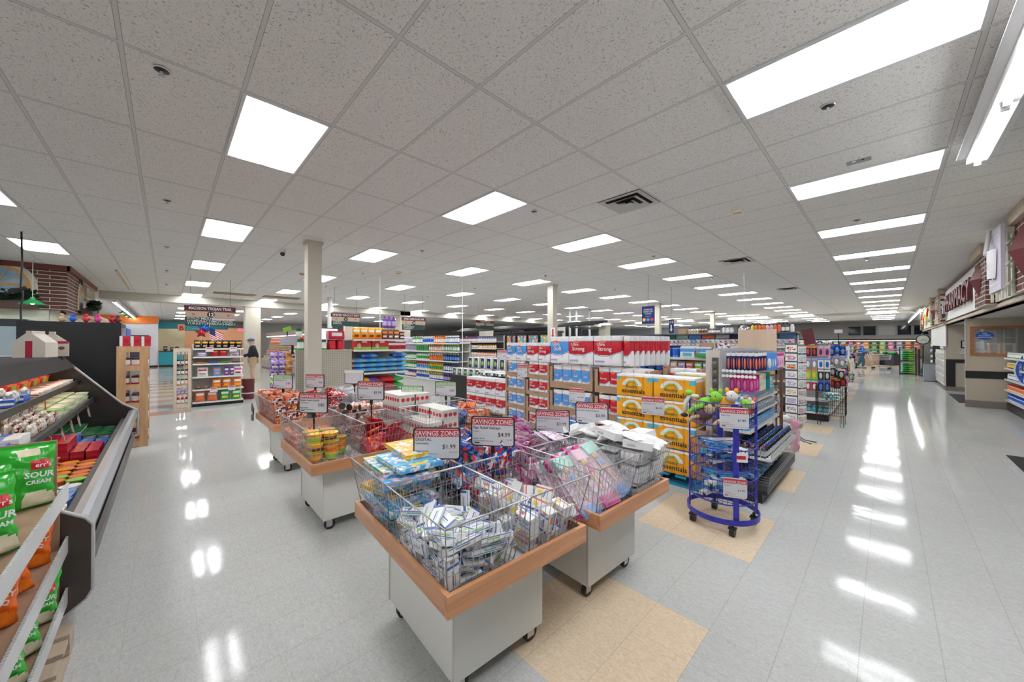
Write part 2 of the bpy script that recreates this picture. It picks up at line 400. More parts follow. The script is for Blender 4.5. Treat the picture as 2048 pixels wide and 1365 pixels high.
def vent(x, y, lb, s=.29):
    t = thing('ceiling_vent', lb, 'vent', (x, y, CZ)); m = M((.55,.53,.50), .5)
    MB().box(-s, s, -s, s, -.004, 0, M('black', .9)).build('vent_opening', t)
    for q, z in ((s, -.010), (s*.68, -.026), (s*.38, -.034)):
        b = MB(); w = s*.22
        pts = [(-q, -q), (q, -q), (q, q), (-q, q)]; inn = [(u*(q-w)/q, v*(q-w)/q) for u, v in pts]
        for i in range(4):
            j = (i+1) % 4; A, B_ = pts[i], pts[j]; a, c = inn[i], inn[j]
            b.add([(A[0],A[1],z), (B_[0],B_[1],z), (c[0],c[1],-.004), (a[0],a[1],-.004)], [(0,1,2,3)], m)
            b.add([(A[0],A[1],z+.004), (B_[0],B_[1],z+.004), (c[0],c[1],0), (a[0],a[1],0)], [(3,2,1,0)], m)
        b.build('vent_ring', t)
    MB().box(-s*.2, s*.2, -s*.2, s*.2, -.038, -.034, m).build('vent_plate', t)
vent(-2.33, 4.36, 'square louvred ceiling vent nearest the camera'); vent(-2.33, 9.24, 'square louvred ceiling vent second along the same line'); vent(-2.33, 15.2, 'square louvred ceiling vent third along the same line')
tg = thing('ceiling_grille', 'tan return air grille in the ceiling above the meat aisle', 'vent', (-16.9, 2.6, CZ))
for s_ in (-.75, .75):
    b = MB().box(-.3, .3, s_-.62, s_+.62, -.01, 0, M('brown', .6))
    for i in range(9): b.box(-.28+i*.065, -.26+i*.065, s_-.6, s_+.6, -.02, -.01, M('tan', .6))
    b.build('grille_panel', tg)
t = thing('exit_sensor_plate', 'small grey rectangular device fixed to the ceiling tile', 'sensor', (-.19, 5.02, CZ))
MB().box(-.09, .09, -.02, .02, -.025, 0, M('grey')).build('housing', t); MB().box(-.05, -.02, -.021, -.019, -.018, -.008, WHITE).box(.02, .04, -.021, -.019, -.018, -.008, BLACK).build('lens', t)
for x, y, lb in ((-8.22, 1.64, 'black dome security camera in front of the slim pillar'), (-7.5, 9.2, 'black bullet security camera by the second pillar')):
    t = thing('security_camera', lb, 'camera', (x, y, CZ))
    MB().cyl((0,0,0), (0,0,-.06), .05, M('offwhite')).build('mount', t); MB().blob((0, 0, -.09), .045, .045, .045, M('black', .1)).build('camera_dome', t)

# pillars
PIL = M((.62,.58,.49), .6, var=.03)
def pillar(x, y, s, lb, n, m=PIL):
    struct(MB().box(x-s, x+s, y-s, y+s, 0, CZ, m).box(x-s-.02, x+s+.02, y-s-.02, y+s+.02, CZ-.05, CZ, m).build('pillar_%d' % n))
for n, (x, y, s) in enumerate([(-7.26,1.93,.115),(-7.32,8.8,.11),(-7.33,16.4,.11),(-7.2,23.5,.11),(-19.25,2.7,.27),(-19.25,9.8,.3),(-19.25,16,.35),(-19.2,24,.35),(-19.2,31,.4)]): pillar(x, y, s, '', n+1)
for i, (x, y, r) in enumerate([(-15.68,4.79,.09), (-7.6,9.25,.05),(-7.9,9.6,.05),(-12.0,15.9,.06),(-11.7,16.1,.06),(-11.2,16.6,.06)]):
    tag(MB().cyl((x,y,0),(x,y,CZ), r, M('silver' if i else 'white', .4), n=14).build('service_pole'), ['white round service pole behind the slim pillar','grey conduit pole beside the second pillar, nearer one','grey conduit pole beside the second pillar, farther one','left of three conduit poles above the shelves','middle of three conduit poles above the shelves','right of three conduit poles above the shelves'][i], 'pole')
# a pixel of the photograph as a point on a known plane of the place (used to read off positions)
_R = cam.rotation_euler.to_matrix()
def ray(px, py): return _R @ Vector(((px-1024)/720.08, (682.5-py)/720.08, -1))
def onZ(px, py, z=0): d = ray(px, py); return Vector((0,0,1.66))+d*((z-1.66)/d.z)
def onX(px, py, X): d = ray(px, py); return Vector((0,0,1.66))+d*(X/d.x)
def onY(px, py, Y): d = ray(px, py); return Vector((0,0,1.66))+d*(Y/d.y)

# ================= product shapes =================
_k = {}
def cached(f):
    def g(*a, **k):
        key = (f.__name__,)+a+tuple(sorted(k.items()))
        if key not in _k: _k[key] = f(*a, **k)
        return _k[key]
    return g
def mt(c, r=.35): return c if isinstance(c, bpy.types.Material) else (Mp(c, 45) if isinstance(c, tuple) and isinstance(c[0], str) else M(c, r))
@cached
def k_bottle(body, cap, label, r=.036, h=.24, n=10):
    B, Cp, L = mt(body, .25), mt(cap), mt(label, .5)
    return MB().lathe([(0,0,B),(r*.95,0,B),(r,h*.04,B),(r,h*.15,B),(r*1.01,h*.15,L),(r*1.01,h*.55,L),(r,h*.55,B),(r,h*.62,B),(r*.85,h*.72,B),(r*.4,h*.82,B),(r*.38,h*.86,Cp),(r*.46,h*.86,Cp),(r*.46,h,Cp),(0,h,Cp)], n, sy=.8).mesh('bottle')
@cached
def k_spray(body, cap, label, r=.036, h=.25, n=10):
    B, Cp, L = mt(body, .25), mt(cap), mt(label, .5)
    b = MB().lathe([(0,0,B),(r*.95,0,B),(r,h*.1,B),(r*1.01,h*.15,L),(r*1.01,h*.48,L),(r*.6,h*.62,B),(r*.34,h*.74,B),(r*.34,h*.8,Cp),(0,h*.8,Cp)], n, sy=.75)
    return b.box(-r*.4,r*.4,-r*1.1,r*.7,h*.8,h*.95,Cp).box(-r*.15,r*.15,-r*.8,-r*.55,h*.66,h*.82,Cp).mesh('spray_bottle')
@cached
def k_jar(body, lid, label, r=.04, h=.11, n=10):
    B, Cp, L = mt(body, .2), mt(lid), mt(label, .5)
    return MB().lathe([(0,0,B),(r*.95,0,B),(r,h*.08,B),(r*1.01,h*.15,L),(r*1.01,h*.68,L),(r,h*.72,B),(r*.9,h*.8,Cp),(r*.93,h,Cp),(0,h,Cp)], n).mesh('jar')
@cached
def k_tub(body, lid, r=.055, h=.05, n=12):
    B, Cp = mt(body), mt(lid)
    return MB().lathe([(0,0,B),(r*.82,0,B),(r*.97,h*.8,B),(r*1.04,h*.8,Cp),(r*1.04,h,Cp),(r*.93,h*.97,Cp),(0,h*.97,Cp)], n).mesh('tub')
@cached
def k_box(w, d, h, base, acc=None, acc2='white', style=0):
    """upright carton, front at -y; printed bands are part of its surface"""
    Bm = mt(base); b = MB().box(-w/2, w/2, -d/2, d/2, 0, h, Bm); e = .0006
    if acc:
        A, A2 = mt(acc), mt(acc2)
        def face(x0, x1, z0, z1, m, y=-d/2-e): b.add([(x0,y,z0),(x1,y,z0),(x1,y,z1),(x0,y,z1)], [(0,1,2,3)], m)
        if style == 0: face(-w/2, w/2, h*.55, h*.85, A); face(-w*.32, w*.32, h*.12, h*.45, A2)
        elif style == 1: face(-w/2, w/2, 0, h*.28, A); face(-w*.3, w*.35, h*.4, h*.8, A2)
        elif style == 2: face(-w/2, -w*.2, 0, h, A); face(-w*.1, w*.4, h*.3, h*.7, A2)
        b.add([(-w/2,-d/2,h+e),(w/2,-d/2,h+e),(w/2,-d*.1,h+e),(-w/2,-d*.1,h+e)], [(0,1,2,3)], A)
        b.add([(w/2+e,-d/2,h*.3),(w/2+e,d/2,h*.3),(w/2+e,d/2,h*.6),(w/2+e,-d/2,h*.6)], [(0,1,2,3)], A)
        b.add([(-w/2-e,-d/2,h*.3),(-w/2-e,d/2,h*.3),(-w/2-e,d/2,h*.6),(-w/2-e,-d/2,h*.6)], [(3,2,1,0)], A)
    return b.mesh('carton')
@cached
def k_bag(w, d, h, base, acc=None, acc2='white', crimp='same', n=10):
    """upright pillow bag"""
    Bm = mt(base, .22); A = mt(acc, .25) if acc else Bm; A2 = mt(acc2, .3) if acc else Bm
    def fn(sg):
        def f(u, v):
            x = (u-.5)*w; t = max(0, 1-abs(2*u-1)**3)**.6*max(0, math.sin(PI*min(1, max(0, v)))**.45)
            sq = 1-.07*math.sin(PI*v)**2
            return (x*sq+.004*math.sin(17*v), sg*(d/2*t+.003*math.sin(23*u+9*v)*t), h*v)
        return f
    def mf(u, v):
        if acc and .55 < v < .82 and .1 < u < .9: return A
        if acc and .16 < v < .42 and .22 < u < .78 and (u-.5)**2/.08+(v-.29)**2/.017 < 1: return A2
        return Bm
    b = MB().grid(fn(-1), n, n, mf); b.grid(lambda u, v: fn(1)(1-u, v), n, n, lambda u, v: Bm)
    return b.mesh('bag')
def flat(me): # lay an upright mesh on its back
    q = me.copy(); q.transform(Matrix.Rotation(-PI/2, 4, 'X')); 
    zs = [v.co.z for v in q.vertices]; ys = [v.co.y for v in q.vertices]
    q.transform(Matrix.Translation((0, -(max(ys)+min(ys))/2, -min(zs)))); return q
@cached
def k_sack(w, d, h, base, acc, acc2='white'):
    """big full sack lying flat, long side across"""
    B, A, A2 = mt(base, .3), mt(acc, .3), mt(acc2, .3)
    def f(u, v):
        a = 2*PI*v; t = max(.04, (1-abs(2*u-1)**4))**.5
        return ((u-.5)*w, d/2*math.cos(a)*(.85+.15*t), h/2+h/2*math.sin(a)*t*(1+.05*math.sin(20*u)))
    return MB().grid(f, 14, 14, lambda u, v: A if u > .55 else (A2 if u < .12 else B)).mesh('sack')
@cached
def k_rolls(nw, nh, wid, dep, hei, kind):
    """shrink-wrapped pack of toilet or kitchen rolls: nw rolls wide, nh high"""
    Wm = M((.84,.84,.85), .28, bump=.0)
    cols = {'soft': 'sky', 'strong': 'red', 'bluefilm': 'cyan', 'orange': 'amber', 'navy': 'navy', 'purple': 'purple', 'yellow': 'yellow'}
    Cm = M(cols[kind], .3); L1 = M('cyan', .3); L2 = M('blue', .3); OR = M('coral', .3)
    def mf(u, v):
        if kind in ('soft', 'strong'):
            lo = .40-.10*math.sin(PI*u*.95+.1)+.07*u; hi = .82
            if (u-.34)**2/.022+(v-.80)**2/.0028 < 1: return OR
            if lo < v < hi: return Cm
            if lo-.035 < v < lo-.012: return L1 if kind == 'strong' else L2
            if hi < v < hi+.025 and kind == 'strong' and u > .45: return L1
            if .08 < v < .15 and .05 < u < .42: return M('lilac', .4)
            if (u-.66)**2/.006+(v-.30)**2/.006 < 1: return M((.62,.66,.8), .4)
        elif kind in ('orange', 'yellow'):
            if v < .9: 
                du, dv = (u-.45)/.27, (v-.50)/.36
                r = du*du+dv*dv
                if dv > 0 and .45 < r < 1: return Wm
                if dv > 0 and .25 < r < .45: return M('lime', .4)
                if dv > 0 and .13 < r < .25: return M('orange', .4)
                if u < .13 and v > .74: return M('cyan', .4)
                if u > .87 and v > .72: return M('cyan', .4)
                return Cm
        else:
            if u > .16 and u < .84 and .08 < v < .9:
                if (u-.55)**2/.03+(v-.5)**2/.05 < 1: return M('lime' if kind == 'navy' else 'pink', .4)
                return Cm
            if u < .3 and v > .86: return M('yellow', .4)
        return Wm
    nu, nv = (64 if kind == 'orange' else max(16, nw*10)), (34 if kind == 'orange' else 44 if kind in ('soft','strong') else 14)
    def f(u, v):
        bul = abs(math.sin(PI*u*nw))**.5; edge = min(1, 10*min(v, 1-v)+.35)
        cr = .003*math.sin(2*PI*nh*v)
        return ((u-.5)*wid, -dep/2+.022*(1-bul)*1-(cr)+.012*(1-edge), hei*v)
    b = MB().grid(f, nu, nv, mf)
    b.grid(lambda u, v: (wid/2+.004*math.sin(PI*v), -dep/2+.02+u*(dep-.02)-.0*v, hei*v), 6, 6, lambda u, v: Cm if (.42 < v < .8 and kind in ('soft','strong')) or (kind in ('orange','yellow') and v < .88) else Wm)
    b.grid(lambda u, v: (-wid/2, dep/2-u*(dep-.02), hei*v), 6, 6, lambda u, v: Cm if (.42 < v < .8 and kind in ('soft','strong')) else Wm)
    b.grid(lambda u, v: ((.5-u)*wid, dep/2, hei*v), 2, 2, lambda u, v: Wm)
    nd_ = max(1, round(dep/(wid/nw)))
    b.grid(lambda u, v: ((u-.5)*wid, -dep/2+.012+v*(dep-.012), hei-.014+.014*(abs(math.sin(PI*u*nw))*abs(math.sin(PI*v*nd_)))**.5), nu, 6*nd_, lambda u, v: Wm)
    b.quad((-wid/2,-dep/2+.02,0), (-wid/2,dep/2,0), (wid/2,dep/2,0), (wid/2,-dep/2+.02,0), Wm)
    return b.mesh('roll_pack')
@cached
def k_card(w, h, face, edge='white'):
    b = MB().box(-w/2, w/2, -.002, .002, 0, h, mt(edge))
    F = mt(face); b.add([(-w*.4,-.0026,h*.1),(w*.4,-.0026,h*.1),(w*.4,-.0026,h*.75),(-w*.4,-.0026,h*.75)], [(0,1,2,3)], F)
    return b.mesh('card')
@cached
def k_peg(w, h, face, back='white', prod='black'):
    """blister pack on a hook"""
    b = MB().box(-w/2, w/2, -.002, .002, 0, h, mt(back)); b.box(-w/2, w/2, -.003, -.002, h*.8, h*.98, mt(face))
    b.blob((0, -.01, h*.4), w*.3, .012, h*.3, mt(prod), 8, 5)
    return b.mesh('blister_pack')

def row(me, name, n, origin, step, rz, label, cat, group, jit=0, rot0=0, tilt=None):
    """n copies side by side"""
    out = []
    for i in range(n):
        p = Vector(origin)+Vector(step)*i
        if jit: p += Vector((random.uniform(-jit, jit), random.uniform(-jit, jit), 0))
        r = rz+random.uniform(-.12, .12)*(1 if jit else 0)
        o = link(name, me, None, p, (tilt or 0, 0, r) if tilt else r)
        out.append(tag(o, label, cat, group))
    return out

# a run of shelving: local x along the shelf, front toward local -y
def shelving(lb, cat, loc, rz, w, dep, h, shelves, base=.12, back=None, name='gondola_shelf', shelfmat=None, basemat=None, rail=True, sides=False):
    t = thing(name, lb, cat, loc, rz); SM = shelfmat or SHELF; bk = back or M((.58,.56,.52), .5)
    MB().box(0, w, dep-.03, dep, 0, h, bk).build('back_panel', t)
    MB().box(0, w, .03, dep-.03, 0, base, basemat or BLACK).build('base', t)
    for z in shelves:
        s = MB().box(0, w, 0, dep-.03, z-.02, z, SM).build('shelf', t)
        if rail: MB().box(0, w, -.012, 0, z-.035, z+.004, M((.74,.73,.70), .3)).build('price_rail', s)
    for x in (0, w-.03): MB().box(x, x+.03, dep-.05, dep+.002, 0, h+.01, SM).build('upright', t)
    if sides:
        for x in (-.015, w): MB().box(x, x+.015, 0, dep, 0, h, bk).build('side_panel', t)
    return t
class Fr:
    """a local frame for placing goods on shelving"""
    def __init__(s, loc, rz): s.l = Vector(loc); s.rz = rz; s.R = Matrix.Rotation(rz, 3, 'Z')
    def p(s, x, y, z): return s.l+s.R @ Vector((x, y, z))
    def d(s, x, y=0, z=0): return s.R @ Vector((x, y, z))
def cname(c): return c if isinstance(c, str) else 'printed'
def fill(fr, z, x0, x1, runs, where, y=.08, gap=.004, depthrows=1, jit=.004):
    """runs: (mesh, width, share, label noun, category); spreads them along one shelf"""
    tot = sum(r[2] for r in runs); x = x0
    for me, wd, share, noun, cat in runs:
        seg = (x1-x0)*share/tot; n = max(1, int(seg/(wd*(.9 if 'bag' in cat else 1)+gap))); st = seg/n
        for dr in range(depthrows):
            row(me, cat.replace(' ', '_'), n, fr.p(x+st/2, y+dr*wd*1.2, z), fr.d(st), fr.rz, noun+' '+where, cat, (noun+' '+where)[:80], jit)
        x += seg

# ================= right side: pharmacy =================
def Mbrick(axis, c1=(.17,.06,.045), c2=(.09,.04,.035), mort=(.62,.56,.48), sc=1):
    m, ns, ln, b = nt('brick_panel', .8)
    tc = nd(ns, 'ShaderNodeTexCoord'); sp = nd(ns, 'ShaderNodeSeparateXYZ'); cb = nd(ns, 'ShaderNodeCombineXYZ'); br = nd(ns, 'ShaderNodeTexBrick')
    ln.new(tc.outputs['Object'], sp.inputs[0]); ln.new(sp.outputs[axis], cb.inputs[0]); ln.new(sp.outputs[2], cb.inputs[1]); ln.new(cb.outputs[0], br.inputs['Vector'])
    br.inputs['Scale'].default_value = 1/sc; br.inputs['Brick Width'].default_value = .36; br.inputs['Row Height'].default_value = .088; br.inputs['Mortar Size'].default_value = .008
    br.inputs['Color1'].default_value = c1+(1,); br.inputs['Color2'].default_value = c2+(1,); br.inputs['Mortar'].default_value = mort+(1,)
    ln.new(br.outputs[0], b.inputs['Base Color']); return m
BR1 = Mbrick(1); BR0 = Mbrick(0)
FX = 1.42; BEI = M((.50,.42,.31), .6, var=.03); CR_ = M((.66,.59,.46), .6); PB = M((.50,.45,.36), .7, var=.03)
struct(MB().box(FX, XE, 6, 31, 2.3, 2.36, M((.55,.53,.49), .8)).build('trim_23'))
struct(MB().box(FX, FX+.12, 6, 31, 2.36, CZ-.002, M((.60,.57,.50), .7)).box(FX-.03, FX+.12, 6, 31, 2.30, 2.37, BEI).box(FX-.05, FX, 6, 31, CZ-.12, CZ-.002, BEI).box(FX-.032, FX, 6, 31, 2.295, 2.31, M('maroon')).build('wall_fascia'))
for i, (a, c) in enumerate([(7.85, 8.65), (10.9, 12.05), (18.9, 19.9), (22.3, 23.1), (29.2, 30)]):
    struct(MB().box(FX-.16, FX-.03, a, c, 2.37, CZ-.16, BR1).box(FX-.22, FX-.03, a-.05, c+.05, CZ-.18, CZ-.005, BEI).build('trim_%d' % (10+i)))
MAR = M('maroon', .5); CRM = M((.72,.66,.52), .6)
def lattice(y0, y1, lb):
    t = thing('trellis', lb, 'trellis', (FX-.075, y0, 2.4)); L = y1-y0
    MB().box(.02, .03, 0, L, 0, 1.0, M((.66,.68,.62), .7)).build('backing_panel', t)
    n = int(L/.42)
    for i in range(n+1): MB().box(-.03, 0, L*i/n-.03, L*i/n+.03, 0, 1.0, CRM).build('upright_slat', t)
    for z in (.18, .5, .82): MB().box(-.05, -.03, 0, L, z-.02, z+.02, CRM).build('cross_slat', t)
lattice(8.70, 10.85, 'cream trellis panel on the fascia between two brick piers, nearest')
lattice(20.0, 22.2, 'cream trellis panel on the fascia beyond the pharmacy letters')
lattice(6.0, 7.8, 'cream trellis panel at the near end of the fascia')
def diamond(y, z, s, lb):
    t = thing('diamond_ornament', lb, 'ornament', (FX-.165, y, z))
    MB().add([(0,-s,0),(0,0,s*1.3),(0,s,0),(0,0,-s*1.3),(-.12,0,0)], [(0,4,1),(1,4,2),(2,4,3),(3,4,0)], MAR).build('pyramid_face', t)
diamond(8.2, 2.9, .27, 'maroon pyramid diamond ornament on the nearest brick pier'); diamond(11.5, 2.9, .26, 'maroon pyramid diamond ornament on the brick pier beside the pharmacy letters'); diamond(21, 2.9, .3, 'maroon diamond ornament on the far trellis')
# hanging mortar and pestle sign
t = thing('mortar_sign', 'lilac hanging sign with a white mortar and pestle, upper right', 'sign', (FX-.28, 8.95, 2.38))
MB().box(-.02, .02, -.42, .42, .05, .98, M((.50,.47,.56), .5)).build('sign_board', t)
MB().add([(-.026,-.3,.16),(-.026,.34,.16),(-.026,.34,.17),(-.026,-.3,.17)], [(0,1,2,3)], WHITE).add([(-.026,-.3,.85),(-.026,.34,.85),(-.026,.34,.86),(-.026,-.3,.86)], [(0,1,2,3)], WHITE).build('border_line', t)
def mor(u, v):
    a = PI*(u); return (-.03-.06*math.sin(a), .22*math.cos(a)*(.55+.45*v**.4), .24+.42*v)
MB().grid(mor, 12, 6, lambda u, v: M((.8,.8,.82), .4)).build('mortar_cup', t); MB().cyl((-.1,.02,.62), (-.03,.3,1.02), .025, M((.8,.8,.82), .4)).build('pestle', t)
text('Rx', .2, M((.25,.2,.3), .5), t, (-.1, 0, .38), -PI/2)
# PHARMACY letters
t = thing('pharmacy_sign', 'white fascia panel with big dark red slanted PHARMACY letters', 'sign', (FX-.04, 18.85, 2.4))
MB().box(-.02, 0, -6.75, 0, 0, .98, M((.74,.74,.70), .6)).build('sign_panel', t); MB().box(-.05, 0, -6.75, 0, .98, 1.03, MAR).build('top_trim', t)
text('PHARMACY', .66, MAR, t, (-.10, -3.75, .24), -PI/2, bold=.018, ext=.04, sx=1.4)
text('&', .5, M((.4,.38,.42), .5), t, (-.10, -.62, .22), -PI/2, bold=.01, ext=.03); text('Rx', .36, MAR, t, (-.10, -.25, .10), -PI/2, bold=.02, ext=.03)
# bright farther part of the fascia
t = thing('floral_sign', 'cream fascia panel with yellow and red cut-out decoration above the clock', 'sign', (FX-.05, 29.1, 2.4))
MB().box(-.01, .01, -5.9, 0, 0, .98, M((.78,.80,.62), .6)).build('sign_panel', t)
for i in range(9):
    MB().blob((-.06, -.4-i*.62, .35+.3*((i*7) % 3)/2), .05, .2, .15+.1*(i % 2), M(['yellow','red','lime','white'][i % 4])).build('cut_out_flower', t)
# the pharmacy counter wall with its window
wx0, wx1, wz0, wz1 = 1.56, 4.2, 1.40, 2.02; WY_ = 15.1
PW = M((.56,.49,.38), .7, var=.03)
struct(MB().box(FX, wx0, WY_, WY_+.12, 0, 2.3, PW).box(wx0, wx1, WY_, WY_+.12, 0, wz0, PW).box(wx0, wx1, WY_, WY_+.12, wz1, 2.3, PW).box(wx1, XE, WY_, WY_+.12, 0, 2.3, PW).build('wall_pharmacy'))
struct(MB().box(1.74, XE, 17.9, 18, 0, 2.3, M((.42,.39,.34), .8)).build('wall_pharmacy_back'))
struct(MB().box(FX-.004, XE, WY_-.012, WY_, .75, .94, BLACK).build('trim_20'))
struct(MB().box(FX-.012, XE, WY_-.015, WY_, 0, .18, M((.25,.21,.18), .6)).build('baseboard_pharmacy'))
struct(MB().box(FX-.006, FX+.01, WY_-.006, WY_+.02, .1, 2.3, M('silver', .3)).build('trim_21'))
WO = Mwood((.36,.14,.05), (.48,.21,.09), 5); f_ = MB()
for a, c, z0, z1 in ((wx0-.07, wx1, wz0-.07, wz0), (wx0-.07, wx1, wz1, wz1+.07), (wx0-.07, wx0, wz0, wz1)): f_.box(a, c, WY_-.03, WY_+.1, z0, z1, WO)
w = struct(MB().box(wx0, wx1, WY_+.05, WY_+.06, wz0, wz1, Mglass(a=.1)).build('window_20')); f_.build('window_frame', w)
t = thing('medicare_sign', 'blue oval sign reading WE ACCEPT MEDICARE on the pharmacy window', 'sign', (1.73, WY_+.03, 1.85))
MB().cyl((0,0,0), (0,-.015,0), .145, M('blue', .3), n=28).build('oval_plate', t).scale = (1.0, 1, .72)
for i, s_ in enumerate(('WE', 'ACCEPT', 'MEDICARE')): text(s_, .052, WHITE, t, (0, -.018, .04-.05*i), bold=.01)
for i, x in enumerate((1.98, 2.22)):
    t = thing('wooden_stool', ['light wooden frame stool inside the pharmacy window, left one','light wooden frame stool inside the pharmacy window, right one'][i], 'stool', (x, 16.0, 0)); wm = M((.70,.56,.42), .5)
    for a in (-.08, .08):
        for c in (-.08, .08): MB().box(a-.012, a+.012, c-.012, c+.012, 0, 1.62, wm).build('leg', t)
    MB().box(-.1, .1, -.1, .1, 1.62, 1.66, wm).build('seat', t); MB().box(-.08, .08, -.08, .08, 1.35, 1.37, wm).build('stretcher', t)
for i, x in enumerate((2.05, 2.4, 2.85)):
    t = thing('file_tower', 'grey steel shelving tower behind the pharmacy window', 'shelving', (x, 17.3, 0), 0, 'towers behind the pharmacy window')
    MB().box(-.12, -.1, -.2, .2, 0, 2.2, STEEL).box(.1, .12, -.2, .2, 0, 2.2, STEEL).build('frame', t)
    for z in (.6, 1.0, 1.4, 1.8): MB().box(-.1, .1, -.2, .2, z, z+.02, STEEL).build('shelf', t)
for i, (x, z, w_, h_) in enumerate([(1.66,1.5,.14,.2),(1.68,1.42,.16,.07)]):
    tag(MB().box(x-w_/2, x+w_/2, WY_+.061, WY_+.064, z, z+h_, M((.75,.77,.78), .6)).build('paper_notice'), ['white paper notice taped low in the pharmacy window','short white card under the window notice'][i], 'notice')
# alcove with framed certificates
struct(MB().box(FX, XE, 19.7, 19.8, 0, 2.3, PB).build('wall_alcove')); struct(MB().box(FX-.01, 2.3, 19.68, 19.7, 0, .15, M((.25,.21,.18), .6)).build('baseboard_alcove'))
struct(MB().box(FX, 2.4, 19.66, 19.7, .98, 1.10, BLACK).box(FX, FX+.2, 19.66, 19.7, .15, .98, BLACK).build('trim_22'))
struct(MB().box(FX-.005, FX+.02, 19.66, 25.5, 1.55, 2.3, M((.68,.68,.66), .6)).build('wall_white_panel'))
for i, (x, z, w_, h_) in enumerate([(1.93,1.62,.36,.26),(2.1,2.02,.34,.3)]):
    t = thing('picture_frame', ['black framed certificate on the alcove wall, lower one','black framed certificate on the alcove wall, upper one'][i], 'picture frame', (x, 19.66, z))
    MB().box(-w_/2, w_/2, -.02, 0, -h_/2, h_/2, BLACK).build('frame', t); MB().box(-w_/2+.03, w_/2-.03, -.024, -.02, -h_/2+.03, h_/2-.03, M((.6,.64,.66), .3)).build('certificate', t)
tag(MB().box(1.72, 2.15, 19.67, 19.69, 1.28, 1.48, M((.66,.64,.66), .7)).build('paper_notice'), 'pale paper notice pinned below the framed certificates', 'notice')
RUB = M('black', .85)
for i, (x0, x1, y0, y1) in enumerate([(1.38, 2.6, 15.95, 18.4), (1.21, 2.6, 6.6, 8.94)]):
    m_ = MB().prism([(x0, y0), (x1, y0), (x1, y1), (x0, y1)], 2, .0, .012, RUB)
    tag(m_.build('floor_mat'), ['black rubber floor mat before the alcove','black rubber floor mat at the far right edge of the aisle'][i], 'mat')
# glass display drawers, bin, counter rack
t = thing('drawer_cabinet', 'cream cabinet with clear drawers beside the alcove', 'cabinet', (FX+.02, 20.4, 0))
MB().box(0, .5, 0, 3.4, .1, 1.4, M((.62,.58,.50), .5)).build('body', t); MB().box(.03, .45, .05, 3.3, 0, .1, CHAR).build('base', t)
for j in range(3):
    for i in range(4): d = MB().box(-.02, 0, .1+j*1.1, 1.1+j*1.1, .22+i*.28, .44+i*.28, M((.70,.70,.68), .2)).build('drawer', t); MB().box(-.035, -.02, .5+j*1.1, .7+j*1.1, .32+i*.28, .34+i*.28, STEEL).build('handle', d)
t = thing('counter_rack', 'small rack of packets with an orange header on the cream cabinet', 'display rack', (FX+.05, 20.8, 1.4))
MB().box(0, .3, 0, 1.2, 0, .42, M((.25,.26,.34), .4)).build('rack_body', t); MB().box(-.01, .3, 0, 1.2, .42, .55, M('orange')).build('header', t)
for i in range(6): MB().box(-.03, 0, .06+.19*i, .2+.19*i, .05, .18, WHITE).box(-.03, 0, .06+.19*i, .2+.19*i, .24, .37, WHITE).build('packet_row', t)
t = thing('waste_bin', 'square grey waste bin by the clock', 'bin', (1.3, 24.0, 0)); MB().box(-.2, .2, -.25, .25, .03, .75, M((.25,.27,.30), .5)).build('body', t); MB().box(-.21, .21, -.26, .26, .75, .79, CHAR).build('lid', t)
# medicine shelves at the right edge
gm = shelving('white shelving of vitamins and medicine by the pharmacy window, right edge', 'shelving', (2.02, 15.0, 0), -PI/2, 5.5, .45, 1.55, [.28, .52, .78, 1.05, 1.3], base=.2)
fr = Fr((2.02, 15.0, 0), -PI/2)
cl = [('white','blue','blue'),('white','red','orange'),('blue','white','white'),('navy','white','yellow'),('green','white','white')]
for r_, z in enumerate([.28, .52, .78, 1.05, 1.3]):
    runs = [(k_jar(a, b_, c_, .045, .13), .1, 1, '%s medicine jars with %s lids' % (a, b_), 'medicine jar') for a, b_, c_ in (cl[r_:]+cl[:r_])[:3]]
    fill(fr, z, .05, 5.4, runs, 'on the %s shelf by the pharmacy window' % ['lowest','second','third','fourth','top'][r_], y=.07)
t = thing('blade_sign', 'curved blue blade sign standing out from the medicine shelves', 'sign', (2.09, 13.5, .78))
def bl(u, v): return (-.01-.15*math.sin(PI*(.12+.8*v))*1.0*u, 0, .60*v)
MB().grid(bl, 6, 10, lambda u, v: M('blue', .4) if u < .88 else WHITE).grid(lambda u, v: (bl(u, v)[0], .01, bl(u, v)[2]), 6, 10, lambda u, v: M('blue', .4)).build('blade_panel', t)
text('CHILDREN', .055, WHITE, t, (-.09, -.004, .3), (0, PI/2, 0))
# ================= far end of the right aisle =================
t = thing('produce_case', 'long lit produce case against the far wall', 'display case', (-14.5, 40, 0))
MB().box(0, 16.4, 0, 1.2, 0, .5, M((.3,.29,.27))).build('base', t); MB().box(0, 16.4, 1.1, 1.2, .5, 1.95, M('offwhite')).build('back_panel', t)
MB().box(0, 16.4, -.1, 1.2, 1.88, 2.0, BLACK).build('canopy', t)
for i, z in enumerate((.75, 1.15, 1.5)): MB().box(0, 16.4, .1+.12*i, 1.1, z, z+.03, M('silver')).build('shelf', t)
MB().box(.1, 16.3, 0, .06, 1.83, 1.87, Memit((1, .95, .85), 2)).build('tube_lamp', t)
cs = ['pink','lilac','orange','coral','palepink','lime','yellow','cream','orange','white','silver','red','orange','amber','green','lime']
for i in range(36):
    c_ = cs[i % 16]
    for j, z in enumerate((.82, 1.19, 1.54)):
        tag(link('produce_bag', k_bag(.34, .16, .28, c_, cs[(i+j+3) % 16]), None, (-14.2+.45*i, 40.2+.12*j, z)), '%s packaged produce on the %s shelf of the far produce case' % (c_, ['lower','middle','upper'][j]), 'produce', '%s produce on the %s shelf of the far case' % (c_, ['lower','middle','upper'][j]))
